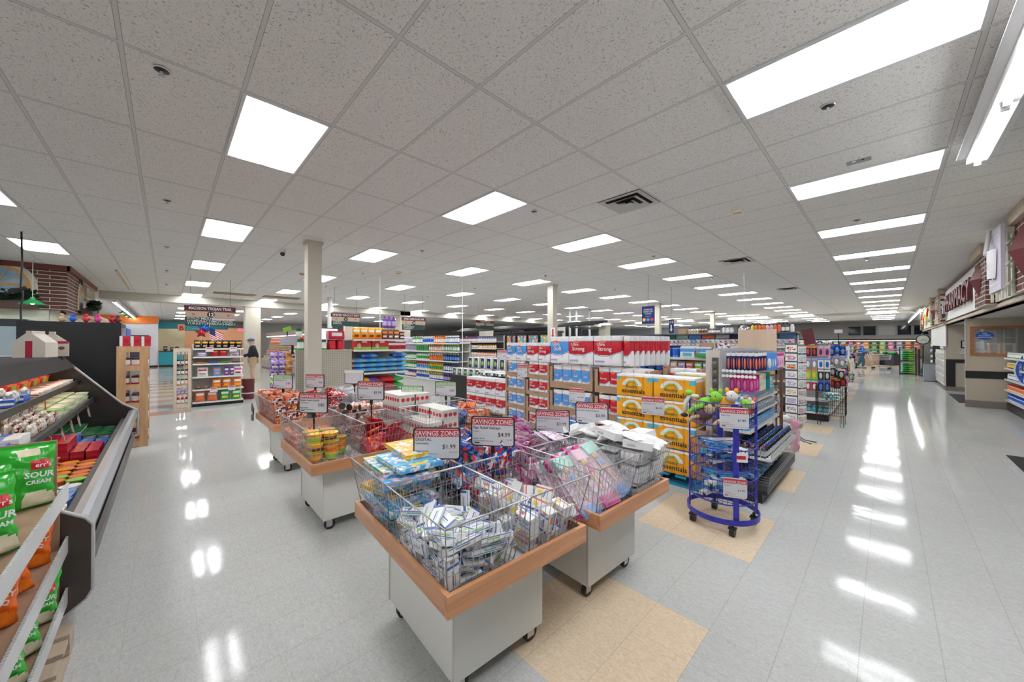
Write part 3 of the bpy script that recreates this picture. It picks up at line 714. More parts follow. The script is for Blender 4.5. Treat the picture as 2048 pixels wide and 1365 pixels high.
for i, (x, y, s_) in enumerate([(-.85, 36.5, .5), (-1.9, 36.5, .5), (.1, 37, .55)]):
    t = thing('produce_bin', ['brown cardboard produce bin in front of the far case, middle one','brown cardboard produce bin in front of the far case, left one','dark slatted produce bin heaped with greens'][i], 'bin', (x, y, 0)); m_ = CARD if i < 2 else M('charcoal')
    oc = [(s_*math.cos(PI/8+PI/4*k), s_*math.sin(PI/8+PI/4*k)) for k in range(8)]
    MB().prism(oc, 2, .1, .85, m_).build('bin_wall', t); MB().box(-s_*.8, s_*.8, -s_*.8, s_*.8, 0, .1, M('tan')).build('pallet', t)
    bb = MB()
    for k in range(14): bb.blob((random.uniform(-.3, .3), random.uniform(-.3, .3), .9+random.uniform(0, .12)), .13, .13, .1, M(['green','brown','darkgreen'][k % 3]), 8, 5)
    stuff(bb.build('produce_heap', t))
# rack with green bags
t = thing('bag_rack', 'black steel rack holding two tiers of green sacks', 'rack', (.46, 27.8, 0))
for x in (0, .57):
    for y in (0, .5): MB().box(x-.02, x+.02, y-.02, y+.02, 0, 1.45, BLACK).build('post', t)
for z in (.04, .70, 1.43):
    MB().box(0, .57, 0, .5, z, z+.02, BLACK).build('shelf', t)
for z in (.06, .72): MB().cyl((.02,-.02,z), (.55,-.02,z+.62), .008, BLACK, n=6).build('brace', t)
for j in range(2):
    for i in range(5): tag(link('green_sack', k_sack(.52, .44, .115, 'green', 'lime', 'mint'), None, (.745, 28.05, .061+.66*j+.112*i)), 'green sack lying on the %s tier of the black rack' % ['lower','upper'][j], 'sack', 'green sacks on the %s tier' % ['lower','upper'][j])
tag(MB().box(1.10, 1.16, 27.6, 28.6, 0, 1.35, BLACK).box(1.06, 1.10, 27.6, 27.66, 0, 1.38, M('brown')).build('black_partition'), 'narrow black partition between the sack rack and the clock', 'partition')
# the street clock
t = thing('street_clock', 'black four-footed street clock with a pale round face', 'clock', (1.24, 27.3, 0)); GK = M((.02,.035,.03), .35)
MB().lathe([(.0,0,GK),(.16,0,GK),(.16,.08,GK),(.09,.14,GK),(.09,.35,GK),(.05,.42,GK),(.035,.5,GK),(.03,1.45,GK),(.05,1.5,GK),(.03,1.56,GK),(0,1.56,GK)], 16).build('post', t)
MB().cyl((0,-.06,1.84), (0,.06,1.84), .25, GK, n=32).build('clock_case', t); MB().cyl((0,-.075,1.84), (0,-.06,1.84), .205, M((.66,.68,.60), .4), n=32).build('dial', t)
MB().box(-.006,.006,-.085,-.08,1.84,1.96,BLACK, Matrix.Rotation(1.9,3,'Y'), (0,-.08,1.84)).build('minute_hand', t); MB().box(-.008,.008,-.085,-.08,1.84,1.93,BLACK, Matrix.Rotation(-2.2,3,'Y'), (0,-.08,1.84)).build('hour_hand', t)
MB().lathe([(0,2.07,GK),(.06,2.08,GK),(.03,2.13,GK),(0,2.16,GK)][::1], 12).build('finial', t)
t = thing('flower_stand', 'dark stand of gift items crowded behind the clock', 'display rack', (1.5, 26.3, 0))
MB().box(0, .5, 0, .6, 0, 1.7, M((.03,.05,.05))).build('stand_body', t)
for j in range(6):
    for i in range(3): MB().blob((.0, .1+.2*i, .25+.26*j), .05, .08, .07, M(['white','silver','crimson','lilac','mint'][(i+2*j) % 5]), 8, 5).build('gift_item', t)

# ================= people =================
def person(label, loc, rz, joints, rad, skin, clothes, k=1.0):
    """body: one skinned surface over connected joints; clothes are children"""
    t = thing('person', label, 'person', loc, rz)
    def skinned(name, pts, edges, radii, mat, lev=2):
        me = bpy.data.meshes.new(name); me.from_pydata(pts, edges, []); o = link(name, me, t); me.materials.append(mat)
        o.modifiers.new('skin', 'SKIN'); s2 = o.modifiers.new('sub', 'SUBSURF'); s2.levels = s2.render_levels = lev
        if not me.skin_vertices: bpy.context.view_layer.objects.active = o
        for i, r in enumerate(radii): me.skin_vertices[0].data[i].radius = r if isinstance(r, tuple) else (r, r)
        me.skin_vertices[0].data[0].use_root = True
        for p in me.polygons: p.use_smooth = True
        bpy.context.view_layer.update()
        m2 = bpy.data.meshes.new_from_object(o.evaluated_get(bpy.context.evaluated_depsgraph_get())); o.modifiers.clear(); o.data = m2
        for p in m2.polygons: p.use_smooth = True
        return o
    J = joints; names = list(J); idx = {n: i for i, n in enumerate(names)}
    E_ = [('pelvis','waist'),('waist','chest'),('chest','neck'),('neck','jaw'),('jaw','head'),('head','crown')]
    for s in 'lr':
        E_ += [('chest',s+'sh'),(s+'sh',s+'el'),(s+'el',s+'wr'),(s+'wr',s+'pa'),('pelvis',s+'hip'),(s+'hip',s+'kn'),(s+'kn',s+'an'),(s+'an',s+'to')]
        for f in range(5): E_.append((s+'pa', '%sf%d' % (s, f)))
    skinned('body', [J[n] for n in names], [(idx[a], idx[b]) for a, b in E_], [rad.get(n, rad.get(n[1:], .01)) for n in names], skin)
    for nm, chain, radii, mat in clothes:
        pts = []; eds = []
        seen = {}
        for ch in chain:
            prev = None
            for n in ch:
                key = str(n)
                if key not in seen: seen[key] = len(pts); pts.append(J[n] if isinstance(n, str) else n)
                if prev is not None and prev != seen[key]: eds.append((prev, seen[key]))
                prev = seen[key]
        skinned(nm, pts, eds, [radii.get(kk, .05) for kk in seen], mat)
    return t
def joints(pose):
    J = {'pelvis': (0,0,.97), 'waist': (0,0,1.10), 'chest': (.02,0,1.36), 'neck': (.05,0,1.50), 'jaw': (.085,0,1.575), 'head': (.085,0,1.65), 'crown': (.075,0,1.74)}
    for s, q in (('l', 1), ('r', -1)):
        J[s+'sh'] = (.01, .18*q, 1.42); J[s+'hip'] = (0, .10*q, .92)
        J.update({s+n: tuple(pose[s][n]) for n in pose[s]})
        pa = Vector(J[s+'pa']); wr = Vector(J[s+'wr']); d = (pa-wr).normalized()
        for f in range(5):
            off = Vector((0, (f-1.5)*.018, -.02*(f % 2)))
            J['%sf%d' % (s, f)] = tuple(pa+d*(.07+.01*(f in (1, 2)))+off) if f < 4 else tuple(pa+Vector((.03, -.035*q, -.02)))
    return J
RAD = {'pelvis': (.15,.11), 'waist': (.14,.10), 'chest': (.16,.11), 'neck': .055, 'jaw': (.065,.06), 'head': (.075,.09), 'crown': .055, 'sh': .065, 'el': .045, 'wr': .03, 'pa': (.035,.02), 'hip': .095, 'kn': .058, 'an': .042, 'to': .035, 'f0': .009, 'f1': .009, 'f2': .009, 'f3': .009, 'f4': .01}
SKIN = M((.62,.36,.26), .5)
pose = {'l': {'el': (.10,.24,1.14), 'wr': (.32,.16,1.06), 'pa': (.38,.13,1.05), 'kn': (.03,.11,.50), 'an': (-.02,.11,.09), 'to': (.12,.12,.04)},
        'r': {'el': (.12,-.24,1.15), 'wr': (.33,-.14,1.10), 'pa': (.39,-.11,1.10), 'kn': (.06,-.11,.50), 'an': (.04,-.11,.09), 'to': (.18,-.12,.04)}}
JK = M((.012,.014,.02), .8); KH = M((.55,.40,.25), .8)
man = person('older man in blue cap, black jacket and khaki shorts, looking down at goods', (-18.3, 2.62, 0), -PI/2-.25, joints(pose), RAD, SKIN, [
  ('jacket', [['pelvis','waist','chest','neck'],['chest','lsh','lel','lwr'],['chest','rsh','rel','rwr']], {'pelvis': (.19,.14), 'waist': (.19,.14), 'chest': (.19,.14), 'neck': .07, 'lsh': .085, 'rsh': .085, 'lel': .066, 'rel': .066, 'lwr': .045, 'rwr': .045}, JK),
  ('shorts', [['pelvis','lhip',(.03,.11,.60)],['pelvis','rhip',(.05,-.11,.60)]], {'pelvis': (.165,.125), 'lhip': .125, 'rhip': .125, '(0.03, 0.11, 0.6)': .095, '(0.05, -0.11, 0.6)': .095}, KH)])
MB().blob((.075,0,1.72), .115, .10, .075, M((.10,.14,.26), .8), 14, 8).prism([(.12,-.07),(.24,-.05),(.25,0),(.24,.05),(.12,.07)], 2, 1.685, 1.70, M((.10,.14,.26), .8)).build('cap', man)
for q in (1, -1):
    MB().blob((.155, .03*q, 1.665), .006, .011, .007, BLACK, 6, 5).build('eye', man); MB().blob((.075, .085*q, 1.65), .018, .01, .03, SKIN, 8, 5).build('ear', man)
    MB().blob((pose['l' if q > 0 else 'r']['an'][0]+.06, .115*q, .045), .14, .05, .045, M((.4,.38,.36)), 12, 6).build('shoe', man)
MB().blob((.172, 0, 1.64), .016, .012, .02, SKIN, 8, 5).build('nose', man); MB().box(.150, .157, -.022, .022, 1.602, 1.607, M((.4,.12,.1))).build('mouth', man)
MB().blob((.05, 0, 1.63), .085, .088, .05, M((.5,.48,.45), .8), 12, 6).build('hair', man); man.scale = (1.12, 1.12, 1.04)
pose2 = {'l': {'el': (.16,.22,1.12), 'wr': (.40,.18,1.04), 'pa': (.46,.17,1.03), 'kn': (-.05,.10,.50), 'an': (-.22,.10,.12), 'to': (-.08,.11,.04)},
         'r': {'el': (.16,-.22,1.12), 'wr': (.40,-.18,1.04), 'pa': (.46,-.17,1.03), 'kn': (.14,-.10,.51), 'an': (.10,-.10,.09), 'to': (.25,-.11,.04)}}
PL = Mp(('navy','blue','sky','navy'), 30, .8, .1); JE = M((.03,.10,.16), .8)
sh = person('shopper in blue plaid shirt and jeans leaning on a trolley in the far aisle', (-1.2, 33.2, 0), -.15, joints(pose2), RAD, SKIN, [
  ('shirt', [['pelvis','waist','chest','neck'],['chest','lsh','lel','lwr'],['chest','rsh','rel','rwr']], {'pelvis': (.17,.13), 'waist': (.18,.13), 'chest': (.19,.13), 'neck': .065, 'lsh': .08, 'rsh': .08, 'lel': .06, 'rel': .06, 'lwr': .045, 'rwr': .045}, PL),
  ('jeans', [['pelvis','lhip','lkn','lan'],['pelvis','rhip','rkn','ran']], {'pelvis': (.165,.125), 'lhip': .115, 'rhip': .115, 'lkn': .085, 'rkn': .085, 'lan': .07, 'ran': .07}, JE)])
MB().blob((.06,0,1.68), .095, .09, .095, M((.10,.07,.05), .9), 12, 8).build('hair', sh)
for q in (1, -1): MB().blob((pose2['l' if q > 0 else 'r']['an'][0]+.06, .11*q, .045), .14, .05, .045, BLACK, 12, 6).build('shoe', sh); MB().blob((.155,.03*q,1.66), .006,.01,.006, BLACK, 6, 5).build('eye', sh)
MB().blob((.17, 0, 1.64), .016, .012, .02, SKIN, 8, 5).build('nose', sh)
def trolley(loc, rz, lb, load=0):
    t = thing('shopping_cart', lb, 'shopping cart', loc, rz); b = MB()
    for i in range(17):
        u = i/16; x = .95*u
        for q in (-1, 1): b.wire((x, .27*q, .97-.06*u), (.08+x*.86, .22*q, .55+.06*u), .003, WIRE)
    for z in (0, .33, .66, 1):
        for q in (-1, 1): b.wire((.08*z, (.27-.05*z)*q, .97-.42*z), (.95-.05*z, (.27-.05*z)*q, .91-.3*z), .004, WIRE)
    for i in range(9):
        y = -.24+.06*i; b.wire((.95, y, .91), (.9, y*.85, .61), .003, WIRE); b.wire((0, y, .97), (.08, y*.85, .55), .003, WIRE); b.wire((.08, y*.85, .55), (.9, y*.85, .61), .003, WIRE)
    b.build('wire_basket', t)
    MB().tube([(0,-.27,.97),(.95,-.25,.91),(.95,.25,.91),(0,.27,.97)], .009, STEEL, closed=True).build('basket_rim', t)
    MB().tube([(-.08,-.26,1.03),(-.08,.26,1.03)], .014, M('red')).build('handle', t)
    for q in (-1, 1): MB().tube([(-.08,.26*q,1.03),(.05,.25*q,.5),(.15,.24*q,.2),(.9,.2*q,.2)], .011, STEEL).build('frame_rail', t)
    MB().box(.15,.9,-.2,.2,.19,.205,STEEL).build('lower_tray', t)
    for x, q in ((.15,-1),(.15,1),(.88,-1),(.88,1)):
        w_ = MB().tube([(x,.21*q,.2),(x,.21*q,.12)], .01, STEEL).build('caster_fork', t); MB().cyl((x,.21*q-.015,.062), (x,.21*q+.015,.062), .062, BLACK, n=14).build('wheel', w_)
trolley((-.78, 33.14, 0), -.15, 'wire shopping trolley pushed by the shopper in plaid')
SIM={"thermo":[[-44,-26,11,0,0,101],[-177,-60,11,0,0,-167],[136,-16,11,0,0,86],[-64,-1,33,-16,20,190],[18,-60,28,-47,6,-166],[-117,42,37,-16,26,217],[-24,99,11,0,0,-56],[190,134,80,0,212,89],[75,-164,30,-140,0,0],[-106,-97,37,-43,-17,249],[46,116,29,-9,18,34],[-132,145,38,-28,-6,0],[98,-96,59,-39,-24,-98],[-142,36,54,-28,-11,78],[-9,-129,77,28,1,286],[-199,15,63,28,-12,-160],[142,98,53,47,10,-78],[-205,-95,92,19,23,-152],[59,-131,100,283,-3,-19],[138,47,55,33,-35,20],[55,6,63,19,-10,268],[-80,-63,85,-33,13,11],[179,-67,38,265,17,-176],[227,-158,105,65,-130,-67],[102,-20,81,21,4,200],[171,-99,102,-36,-39,-196],[-91,-29,98,-34,-10,-53],[-52,2,104,-55,-3,-43],[195,-56,105,-46,-26,-166],[-89,93,94,33,36,188],[211,12,129,-37,18,163],[-1,70,89,50,283,-114],[206,43,146,-40,12,148],[-89,97,117,-35,-35,-121],[220,56,174,-276,-16,-155],[50,173,82,-180,-75,16],[-132,-167,45,174,-18,-3],[-223,95,89,-179,11,155],[65,-126,143,34,270,-70],[156,60,111,-90,3,151],[-57,-88,136,-6,-12,-79],[99,61,102,13,-15,-153],[-16,115,103,56,-38,293],[-147,-139,108,-23,313,12],[185,140,175,-58,-73,70],[127,-63,150,-89,-40,-15],[52,157,121,-129,25,312],[-152,-163,146,-78,0,7],[-29,110,143,-52,10,-82],[82,50,124,13,-15,-157],[-192,181,131,-218,127,-58],[-27,-24,151,-13,-5,-6],[105,67,147,-1,-20,-72],[99,46,172,11,-16,-136],[28,84,171,36,-18,-131],[116,97,190,-9,18,193],[-32,-180,121,140,17,311],[119,118,210,-20,2,92],[-152,-11,137,-251,-9,-172],[-42,-81,158,13,5,307],[-195,23,230,-219,1,158],[29,191,188,176,269,8],[-9,41,194,-17,302,-117],[144,-117,169,-82,-292,-74],[-26,-40,176,0,13,163],[-93,-8,177,16,-8,-152],[-213,23,139,10,12,154],[-164,104,147,3,15,102],[-104,92,194,54,309,74],[62,78,231,10,20,-286],[-162,-156,169,237,-13,-7],[-229,105,201,-24,-27,163],[-3,125,224,-271,13,36],[-214,-24,217,297,93,-26],[-53,22,231,303,-19,33],[-34,-2,213,-4,-21,-3],[25,-122,235,5,-268,-158],[163,-156,213,294,-34,-31],[58,140,245,-44,-3,-276],[-6,-63,217,-46,-7,310],[-165,104,188,9,54,255],[-157,-115,160,-195,-12,-7],[130,-27,225,-15,16,-140],[0,-114,216,26,39,-88],[-67,-124,214,57,51,-85],[-150,121,235,294,20,156],[-114,160,202,-59,-17,18],[-250,12,213,179,26,-151],[228,-102,208,-276,9,-160],[-245,77,291,-130,-53,-172],[-176,-104,199,16,-312,84],[153,-141,229,-36,-18,28]],"gel":[[-23,45,37,0,0,-17],[150,-140,37,0,0,0],[192,1,43,-21,0,-154],[20,-150,62,157,-140,-157],[187,92,151,-159,15,-1],[-127,-110,37,0,0,-149],[183,91,63,0,172,12],[-55,-150,62,157,-140,-157],[167,156,98,21,254,12],[-183,109,43,-22,0,137],[-196,-118,54,-22,-20,162],[-29,116,30,-157,0,-14],[-42,162,128,40,-202,-36],[170,-143,105,-157,0,4],[-126,122,110,-21,120,-46],[-13,-51,30,157,0,153],[42,109,106,-39,15,56],[-117,0,30,157,0,-50],[96,15,70,-39,57,43],[-73,81,140,-99,-113,229],[214,-36,136,154,-136,3],[96,-80,37,0,0,0],[-139,-163,137,-96,-136,-219],[108,-43,113,-42,20,42],[-100,-85,105,157,0,2],[28,134,175,-39,16,58],[-68,-170,178,-96,-178,95],[81,82,155,-77,-99,131],[-202,-36,115,184,-66,-174],[-3,-2,121,-157,-73,152],[-214,81,136,191,-180,-34],[0,-99,120,153,140,153],[-105,-8,138,78,-15,-12],[231,39,223,298,-20,-153],[25,72,218,-78,-98,134],[-156,164,186,175,281,6],[-138,33,193,114,-23,-30],[126,11,172,-44,6,8],[128,-81,164,272,18,43],[190,-162,173,-140,12,2],[-47,26,230,-120,84,-161],[-4,-147,211,12,19,-157],[-220,-118,205,53,-263,145],[204,-180,237,-17,-302,2],[-87,-112,195,155,-140,-155],[-231,151,234,281,16,154],[-22,177,238,-26,-9,2],[139,41,240,-193,-23,-89],[202,170,234,192,-219,-25],[-223,-13,211,115,-212,-121],[143,173,196,285,95,-24],[-148,182,259,17,281,2],[62,-148,238,47,28,-152],[-149,120,267,-9,-33,2],[-120,-40,227,265,-46,-8],[169,-105,251,41,44,48],[81,11,258,-37,-33,-85],[-134,28,282,-41,-44,-39],[25,-65,259,43,-86,-29],[-250,-179,317,-79,118,80],[95,-65,329,-49,51,-93],[105,159,280,-97,-18,-155],[-220,182,306,139,-33,2],[207,86,287,-144,-23,-274]],"kits":[[5,29,14,0,0,-3],[46,31,42,0,0,-2],[-57,-32,70,0,0,0],[-34,42,98,0,0,-4],[69,-36,126,0,0,0],[-59,-32,182,0,0,19],[31,2,154,0,0,-5],[-59,37,210,0,0,18],[2,-30,238,0,0,-14],[19,14,266,0,0,-11],[79,-52,294,0,0,-20],[-21,-52,322,0,0,1],[63,-1,350,0,0,4],[-57,97,378,0,0,0],[-130,101,406,0,0,-1],[131,97,412,0,23,0],[-187,-99,503,34,49,24],[-69,121,523,-2,43,-9],[129,163,574,78,41,-33],[58,-44,484,7,65,-90],[22,-121,483,57,34,6],[46,-125,506,57,34,6],[348,129,718,0,0,-92],[-184,109,658,26,10,14],[242,-57,548,191,75,-178],[25,-64,589,-64,304,68]],"toys":[[-36,-16,25,0,0,209],[-82,-47,75,0,0,-30],[-81,-35,125,0,0,-249],[-112,-77,175,0,0,297],[-123,-85,225,0,0,-297],[92,-4,147,86,68,151],[-117,94,201,25,-83,-173],[-140,117,246,84,16,-311],[108,59,175,-96,-49,-145],[223,-65,153,-110,206,-115],[107,200,321,140,25,-4],[-158,123,329,61,16,-311],[104,99,371,-70,-40,307],[-71,-98,302,6,-31,156],[103,-117,295,33,60,12],[270,90,367,120,95,-188],[104,-69,376,280,59,-101],[-124,-42,398,18,275,169],[-257,-88,385,271,120,-46],[251,85,517,-65,115,237],[-217,-234,518,68,-179,88],[204,-146,472,-16,40,304],[150,-107,509,-22,37,289],[-121,-100,428,-24,-36,185],[-171,130,418,27,-82,-174],[-211,140,474,-27,82,141],[-22,-125,513,-44,292,-33],[92,146,494,-303,40,-7]],"dolls":[[156,-4,69,0,27,161],[62,-6,99,-68,8,137],[-220,-1,129,-180,36,149],[-180,8,155,135,26,151],[27,-1,128,-68,-10,114],[-111,-5,91,-57,20,140],[-90,-12,164,-24,22,151],[190,20,193,25,-14,154],[-100,19,202,-24,23,152],[-141,18,252,-26,18,115],[-116,-78,328,-10,-41,-290],[35,-13,203,-25,1,156],[122,-24,283,-289,9,135],[-234,215,393,-89,-130,248],[441,51,727,314,0,-45],[170,37,315,27,2,158],[250,-7,266,179,-14,154],[-93,105,291,289,-21,3],[154,57,414,-14,282,-90],[-65,-62,380,29,-11,243],[19,172,399,-18,-30,5],[-85,-24,427,18,-26,304],[114,-171,398,-11,-39,-307],[-137,58,476,-22,-292,129]],"jerky":[[-49,-37,20,0,0,202],[107,52,20,0,0,-129],[-105,48,60,0,0,209],[67,-95,62,30,17,5],[62,95,83,9,-17,-310],[232,70,171,-129,69,175],[163,-86,109,219,21,-163],[54,82,127,15,-13,280],[-132,-103,98,10,6,3],[116,108,217,5,55,-283],[42,-71,176,-64,-12,202],[-47,-126,217,-26,-73,-15],[-109,-77,206,80,14,-240],[-161,89,137,-43,51,145],[15,81,237,-43,53,200],[-132,50,225,-16,-64,-68],[-143,85,248,62,-23,-221],[-140,133,270,54,38,-307],[-177,136,302,-55,-37,10],[-184,146,343,54,38,-307],[-213,135,388,44,-50,-172],[-199,-110,245,111,18,-156],[188,-194,256,226,-130,-67],[175,108,321,24,-22,304],[-214,-117,304,203,-14,160],[209,125,351,25,293,-153]],"napk":[[-2,61,25,0,0,-18],[-78,-86,57,26,-6,-7],[78,98,81,-17,3,-1],[130,-89,57,14,22,0],[-139,-98,106,19,-9,3],[209,92,104,-33,-135,30],[-120,167,130,136,-58,11],[-133,100,143,-37,-118,193],[51,-101,127,13,-9,3],[-151,54,162,120,-21,5],[-99,24,226,120,-10,1],[-119,-111,175,32,-11,-2],[-173,-79,268,17,-21,-4],[14,-78,263,20,58,11],[-188,-62,319,17,-22,0],[173,-87,167,212,-2,-157],[-108,132,302,-37,-9,1],[252,123,287,29,135,-285],[-191,135,347,-36,-11,-4],[-173,-191,267,174,-19,-3],[13,-199,317,-111,118,43],[176,-69,275,5,3,148],[-178,117,409,29,289,-44],[186,-86,325,-2,6,0],[90,126,188,-174,3,-1],[3,214,402,140,-3,0],[101,177,189,18,-140,139],[124,82,347,272,7,34],[-99,-225,466,-175,280,-6],[291,144,462,179,6,158],[-289,-71,453,132,56,143],[11,65,400,-24,36,116],[21,-110,401,175,-98,-22],[-154,-99,413,1,265,0],[23,45,465,-42,-6,4],[181,-84,443,-6,102,-22],[-230,230,495,-75,-180,-81],[-172,107,467,277,-8,4],[206,-211,403,174,22,0],[-189,36,547,281,-19,-25],[200,163,462,28,222,23],[205,54,541,-195,-72,-14],[228,-108,457,32,99,23],[2,-174,506,135,-208,16],[-90,135,559,231,14,5]],"tubes":[[-69,27,37,0,0,-186],[-12,-42,37,-157,0,-187],[99,-21,37,0,0,158],[95,-145,112,0,0,-314],[103,139,77,0,-36,308],[202,-18,116,187,75,178],[-5,-68,112,157,0,2],[-137,162,178,201,-199,-39],[23,14,112,0,0,6],[-178,-50,37,-157,0,-157],[140,-8,190,296,-3,-156],[-205,104,131,-66,122,94],[216,23,180,-187,-75,-136],[-77,77,189,0,3,-249],[-35,15,187,-157,0,-249],[88,-165,251,-51,48,305],[-20,-68,195,0,6,66],[154,81,261,297,-4,-159],[-3,177,269,18,-297,-2],[225,85,222,30,75,178],[41,-182,316,-31,48,305],[-157,-152,203,278,-129,-63],[-29,76,266,5,1,-16],[170,100,334,-175,-3,-155],[-231,-9,247,27,63,-141],[82,-20,345,3,-3,-100],[-160,191,344,19,267,9],[-147,-65,284,88,-5,-256],[-1,125,386,-79,0,60],[-259,33,375,23,281,165]],"small":[[-169,88,22,0,0,-155],[-79,115,22,0,0,158],[20,115,48,0,-55,273],[59,-91,45,-157,0,206],[148,115,45,-157,0,-157],[19,-111,45,157,0,-108],[145,-54,22,0,0,86],[-175,-49,53,-1,244,-173],[193,115,45,157,0,-157],[160,-148,46,155,-314,0],[-84,-125,22,0,0,1],[-212,57,91,179,0,-157],[25,-120,112,0,0,49],[-135,123,67,0,0,-157],[84,37,48,0,-54,239],[-46,-37,71,78,-65,-195],[108,-85,164,-249,-62,-149],[-80,-170,134,139,-283,5],[-81,141,112,10,-71,299],[-179,-121,90,-264,74,-108],[-230,138,174,-135,-30,-163],[143,-140,154,95,-30,-218],[32,111,94,-55,-299,91],[197,173,149,-71,135,-229],[-79,6,71,-69,75,132],[-199,-173,148,233,132,74],[-50,153,176,-34,116,-41],[26,-23,124,80,-68,-199],[155,-58,67,0,0,197],[101,32,121,99,-52,209],[-155,13,101,169,87,-171],[179,-37,150,-15,179,-15],[-136,88,167,-95,36,254],[129,115,135,-151,-3,-108],[-128,-101,144,-28,-204,35],[125,120,203,-5,4,220],[-35,60,156,15,-104,133],[96,-433,749,157,0,212],[-226,-40,157,-188,-78,179],[133,138,248,5,310,89],[101,-36,198,255,-58,19],[221,-56,133,-179,-8,-155],[-67,-34,163,52,-9,-110],[-68,-105,200,-28,45,-310],[240,-36,219,179,8,159],[55,104,176,145,209,-105],[48,-137,209,-49,-24,190],[-149,-23,202,84,262,22],[20,148,214,93,-61,-207],[-222,152,243,20,-30,-164],[-207,-128,238,85,-23,-9],[-122,137,242,-107,52,225],[-77,-145,235,-46,-22,179],[-14,40,213,96,51,-39],[-219,171,286,283,-18,3],[98,-6,241,-58,59,158],[-197,-78,228,-77,46,-300],[-18,-28,238,87,-266,-36],[206,67,146,290,-149,0]]}
# ================= wheeled display carts with wire baskets =================
WA = Mwood((.50,.215,.095), (.66,.33,.165), 5, .35, 0); WB_ = Mwood((.50,.215,.095), (.66,.33,.165), 5, .35, 1)
LAM = M((.70,.69,.655), .35, var=.015); LAM2 = M((.60,.585,.54), .4, var=.02)
def cart(c, deg, lb, tape=False):
    t = thing('display_cart', lb, 'display cart', (c[0], c[1], 0), math.radians(deg))
    a, b_ = .54, .43
    MB().box(-.37, .37, -.285, .285, .105, .585, LAM).build('cabinet_body', t)
    for x in (-.372, .36): MB().box(x, x+.012, -.29, -.284, .105, .585, LAM2).build('edge_strip', t)
    MB().box(-a+.02, a-.02, -b_+.02, b_-.02, .585, .612, M((.74,.75,.76), .25, var=.01)).build('tabletop', t)
    for q in (-1, 1):
        m_ = MB(); y0, y1 = sorted((q*b_, q*(b_-.022))); m_.box(-a, a, y0, y1, .585, .67, WA).build('wood_rail', t)
        x0, x1 = sorted((q*(a), q*(a+.022))); MB().box(x0, x1, -b_, b_, .583, .672, WB_).build('wood_rail', t)
    for x in (-.31, .31):
        for y in (-.23, .23):
            w_ = MB().box(x-.03, x+.03, y-.03, y+.03, .095, .105, STEEL).box(x-.022, x-.017, y-.02, y+.03, .03, .095, STEEL).box(x+.017, x+.022, y-.02, y+.03, .03, .095, STEEL).build('caster_fork', t)
            MB().cyl((x-.014, y+.012, .045), (x+.014, y+.012, .045), .045, M((.03,.03,.03), .5), n=20).cyl((x-.016, y+.012, .045), (x+.016, y+.012, .045), .022, STEEL, n=12).build('caster_wheel', w_)
    return t
H_ = .33
def basket_mesh(bw=.43, bd=.34, tw=.57, td=.445, h=H_):
    b = MB(); r = .0017
    Bc = [(-bw/2,-bd/2),(bw/2,-bd/2),(bw/2,bd/2),(-bw/2,bd/2)]; Tc = [(-tw/2,-td/2),(tw/2,-td/2),(tw/2,td/2),(-tw/2,td/2)]
    L = lambda p, q, u: p+(q-p)*u
    for i in range(4):
        j = (i+1) % 4; n = 15 if i % 2 == 0 else 12
        for k in range(n+1):
            u = k/n; b.wire((L(Bc[i][0], Bc[j][0], u), L(Bc[i][1], Bc[j][1], u), .004), (L(Tc[i][0], Tc[j][0], u), L(Tc[i][1], Tc[j][1], u), h), r*(1.4 if k in (0, n) else 1), WIRE)
        for v in (.12, .34, .56, .78):
            P = lambda q: (L(Bc[q][0], Tc[q][0], v), L(Bc[q][1], Tc[q][1], v), h*v)
            b.wire(P(i), P(j), r, WIRE)
    for k in range(1, 14): x = -bw/2+bw*k/14; b.wire((x, -bd/2, .004), (x, bd/2, .004), r, WIRE)
    for k in range(1, 8): y = -bd/2+bd*k/8; b.wire((-bw/2, y, .006), (bw/2, y, .006), r, WIRE)
    rim = MB().tube([(x, y, h) for x, y in Tc], .0038, WIRE, closed=True, smooth=False); rim2 = MB().tube([(x, y, .004) for x, y in Bc], .0028, WIRE, closed=True, smooth=False)
    return b.mesh('basket_wires'), rim.mesh('basket_rim'), rim2.mesh('bottom_rim')
BM, RM, RM2 = basket_mesh()
class Cart:
    def __init__(s, c, deg, lb): s.c = Vector((c[0], c[1], 0)); s.a = math.radians(deg); s.t = cart(c, deg, lb); s.R = Matrix.Rotation(s.a, 3, 'Z')
    def pos(s, qx, qy, z=.614): return s.c+s.R @ Vector((qx*.29, qy*.226, 0))+Vector((0, 0, z))
    def basket(s, qx, qy, lb):
        t = thing('wire_basket', lb, 'basket', s.pos(qx, qy), s.a); link('wires', BM, t); link('top_rim', RM, t); link('bottom_rim', RM2, t); return t
def pile(key, meshes, P, rz, zmax, label, cat, group, name, nmax=999, dx=0, dy=0, zs=1, zmin=-1, sl=0):
    """goods heaped in a basket, at the resting poses of a settled heap"""
    R = Matrix.Rotation(rz, 4, 'Z'); n = 0
    for o in SIM[key]:
        z = o[2]/1000*zs
        if z > zmax-sl*o[1]/1000 or z < zmin or n >= nmax: continue
        jt_ = random.uniform(-.05, .05) if key == 'kits' else 0
        mtx = Matrix.Translation(P) @ R @ Matrix.Translation((o[0]/1000+dx, o[1]/1000+dy, z+.006)) @ Euler([o[3]/100+jt_, o[4]/100-jt_*.8, o[5]/100+jt_]).to_matrix().to_4x4()
        i = n % len(meshes); q = link(name, meshes[i], None); q.matrix_world = mtx; n += 1
        tag(q, label if isinstance(label, str) else label[i], cat, group if isinstance(group, str) else group[i])
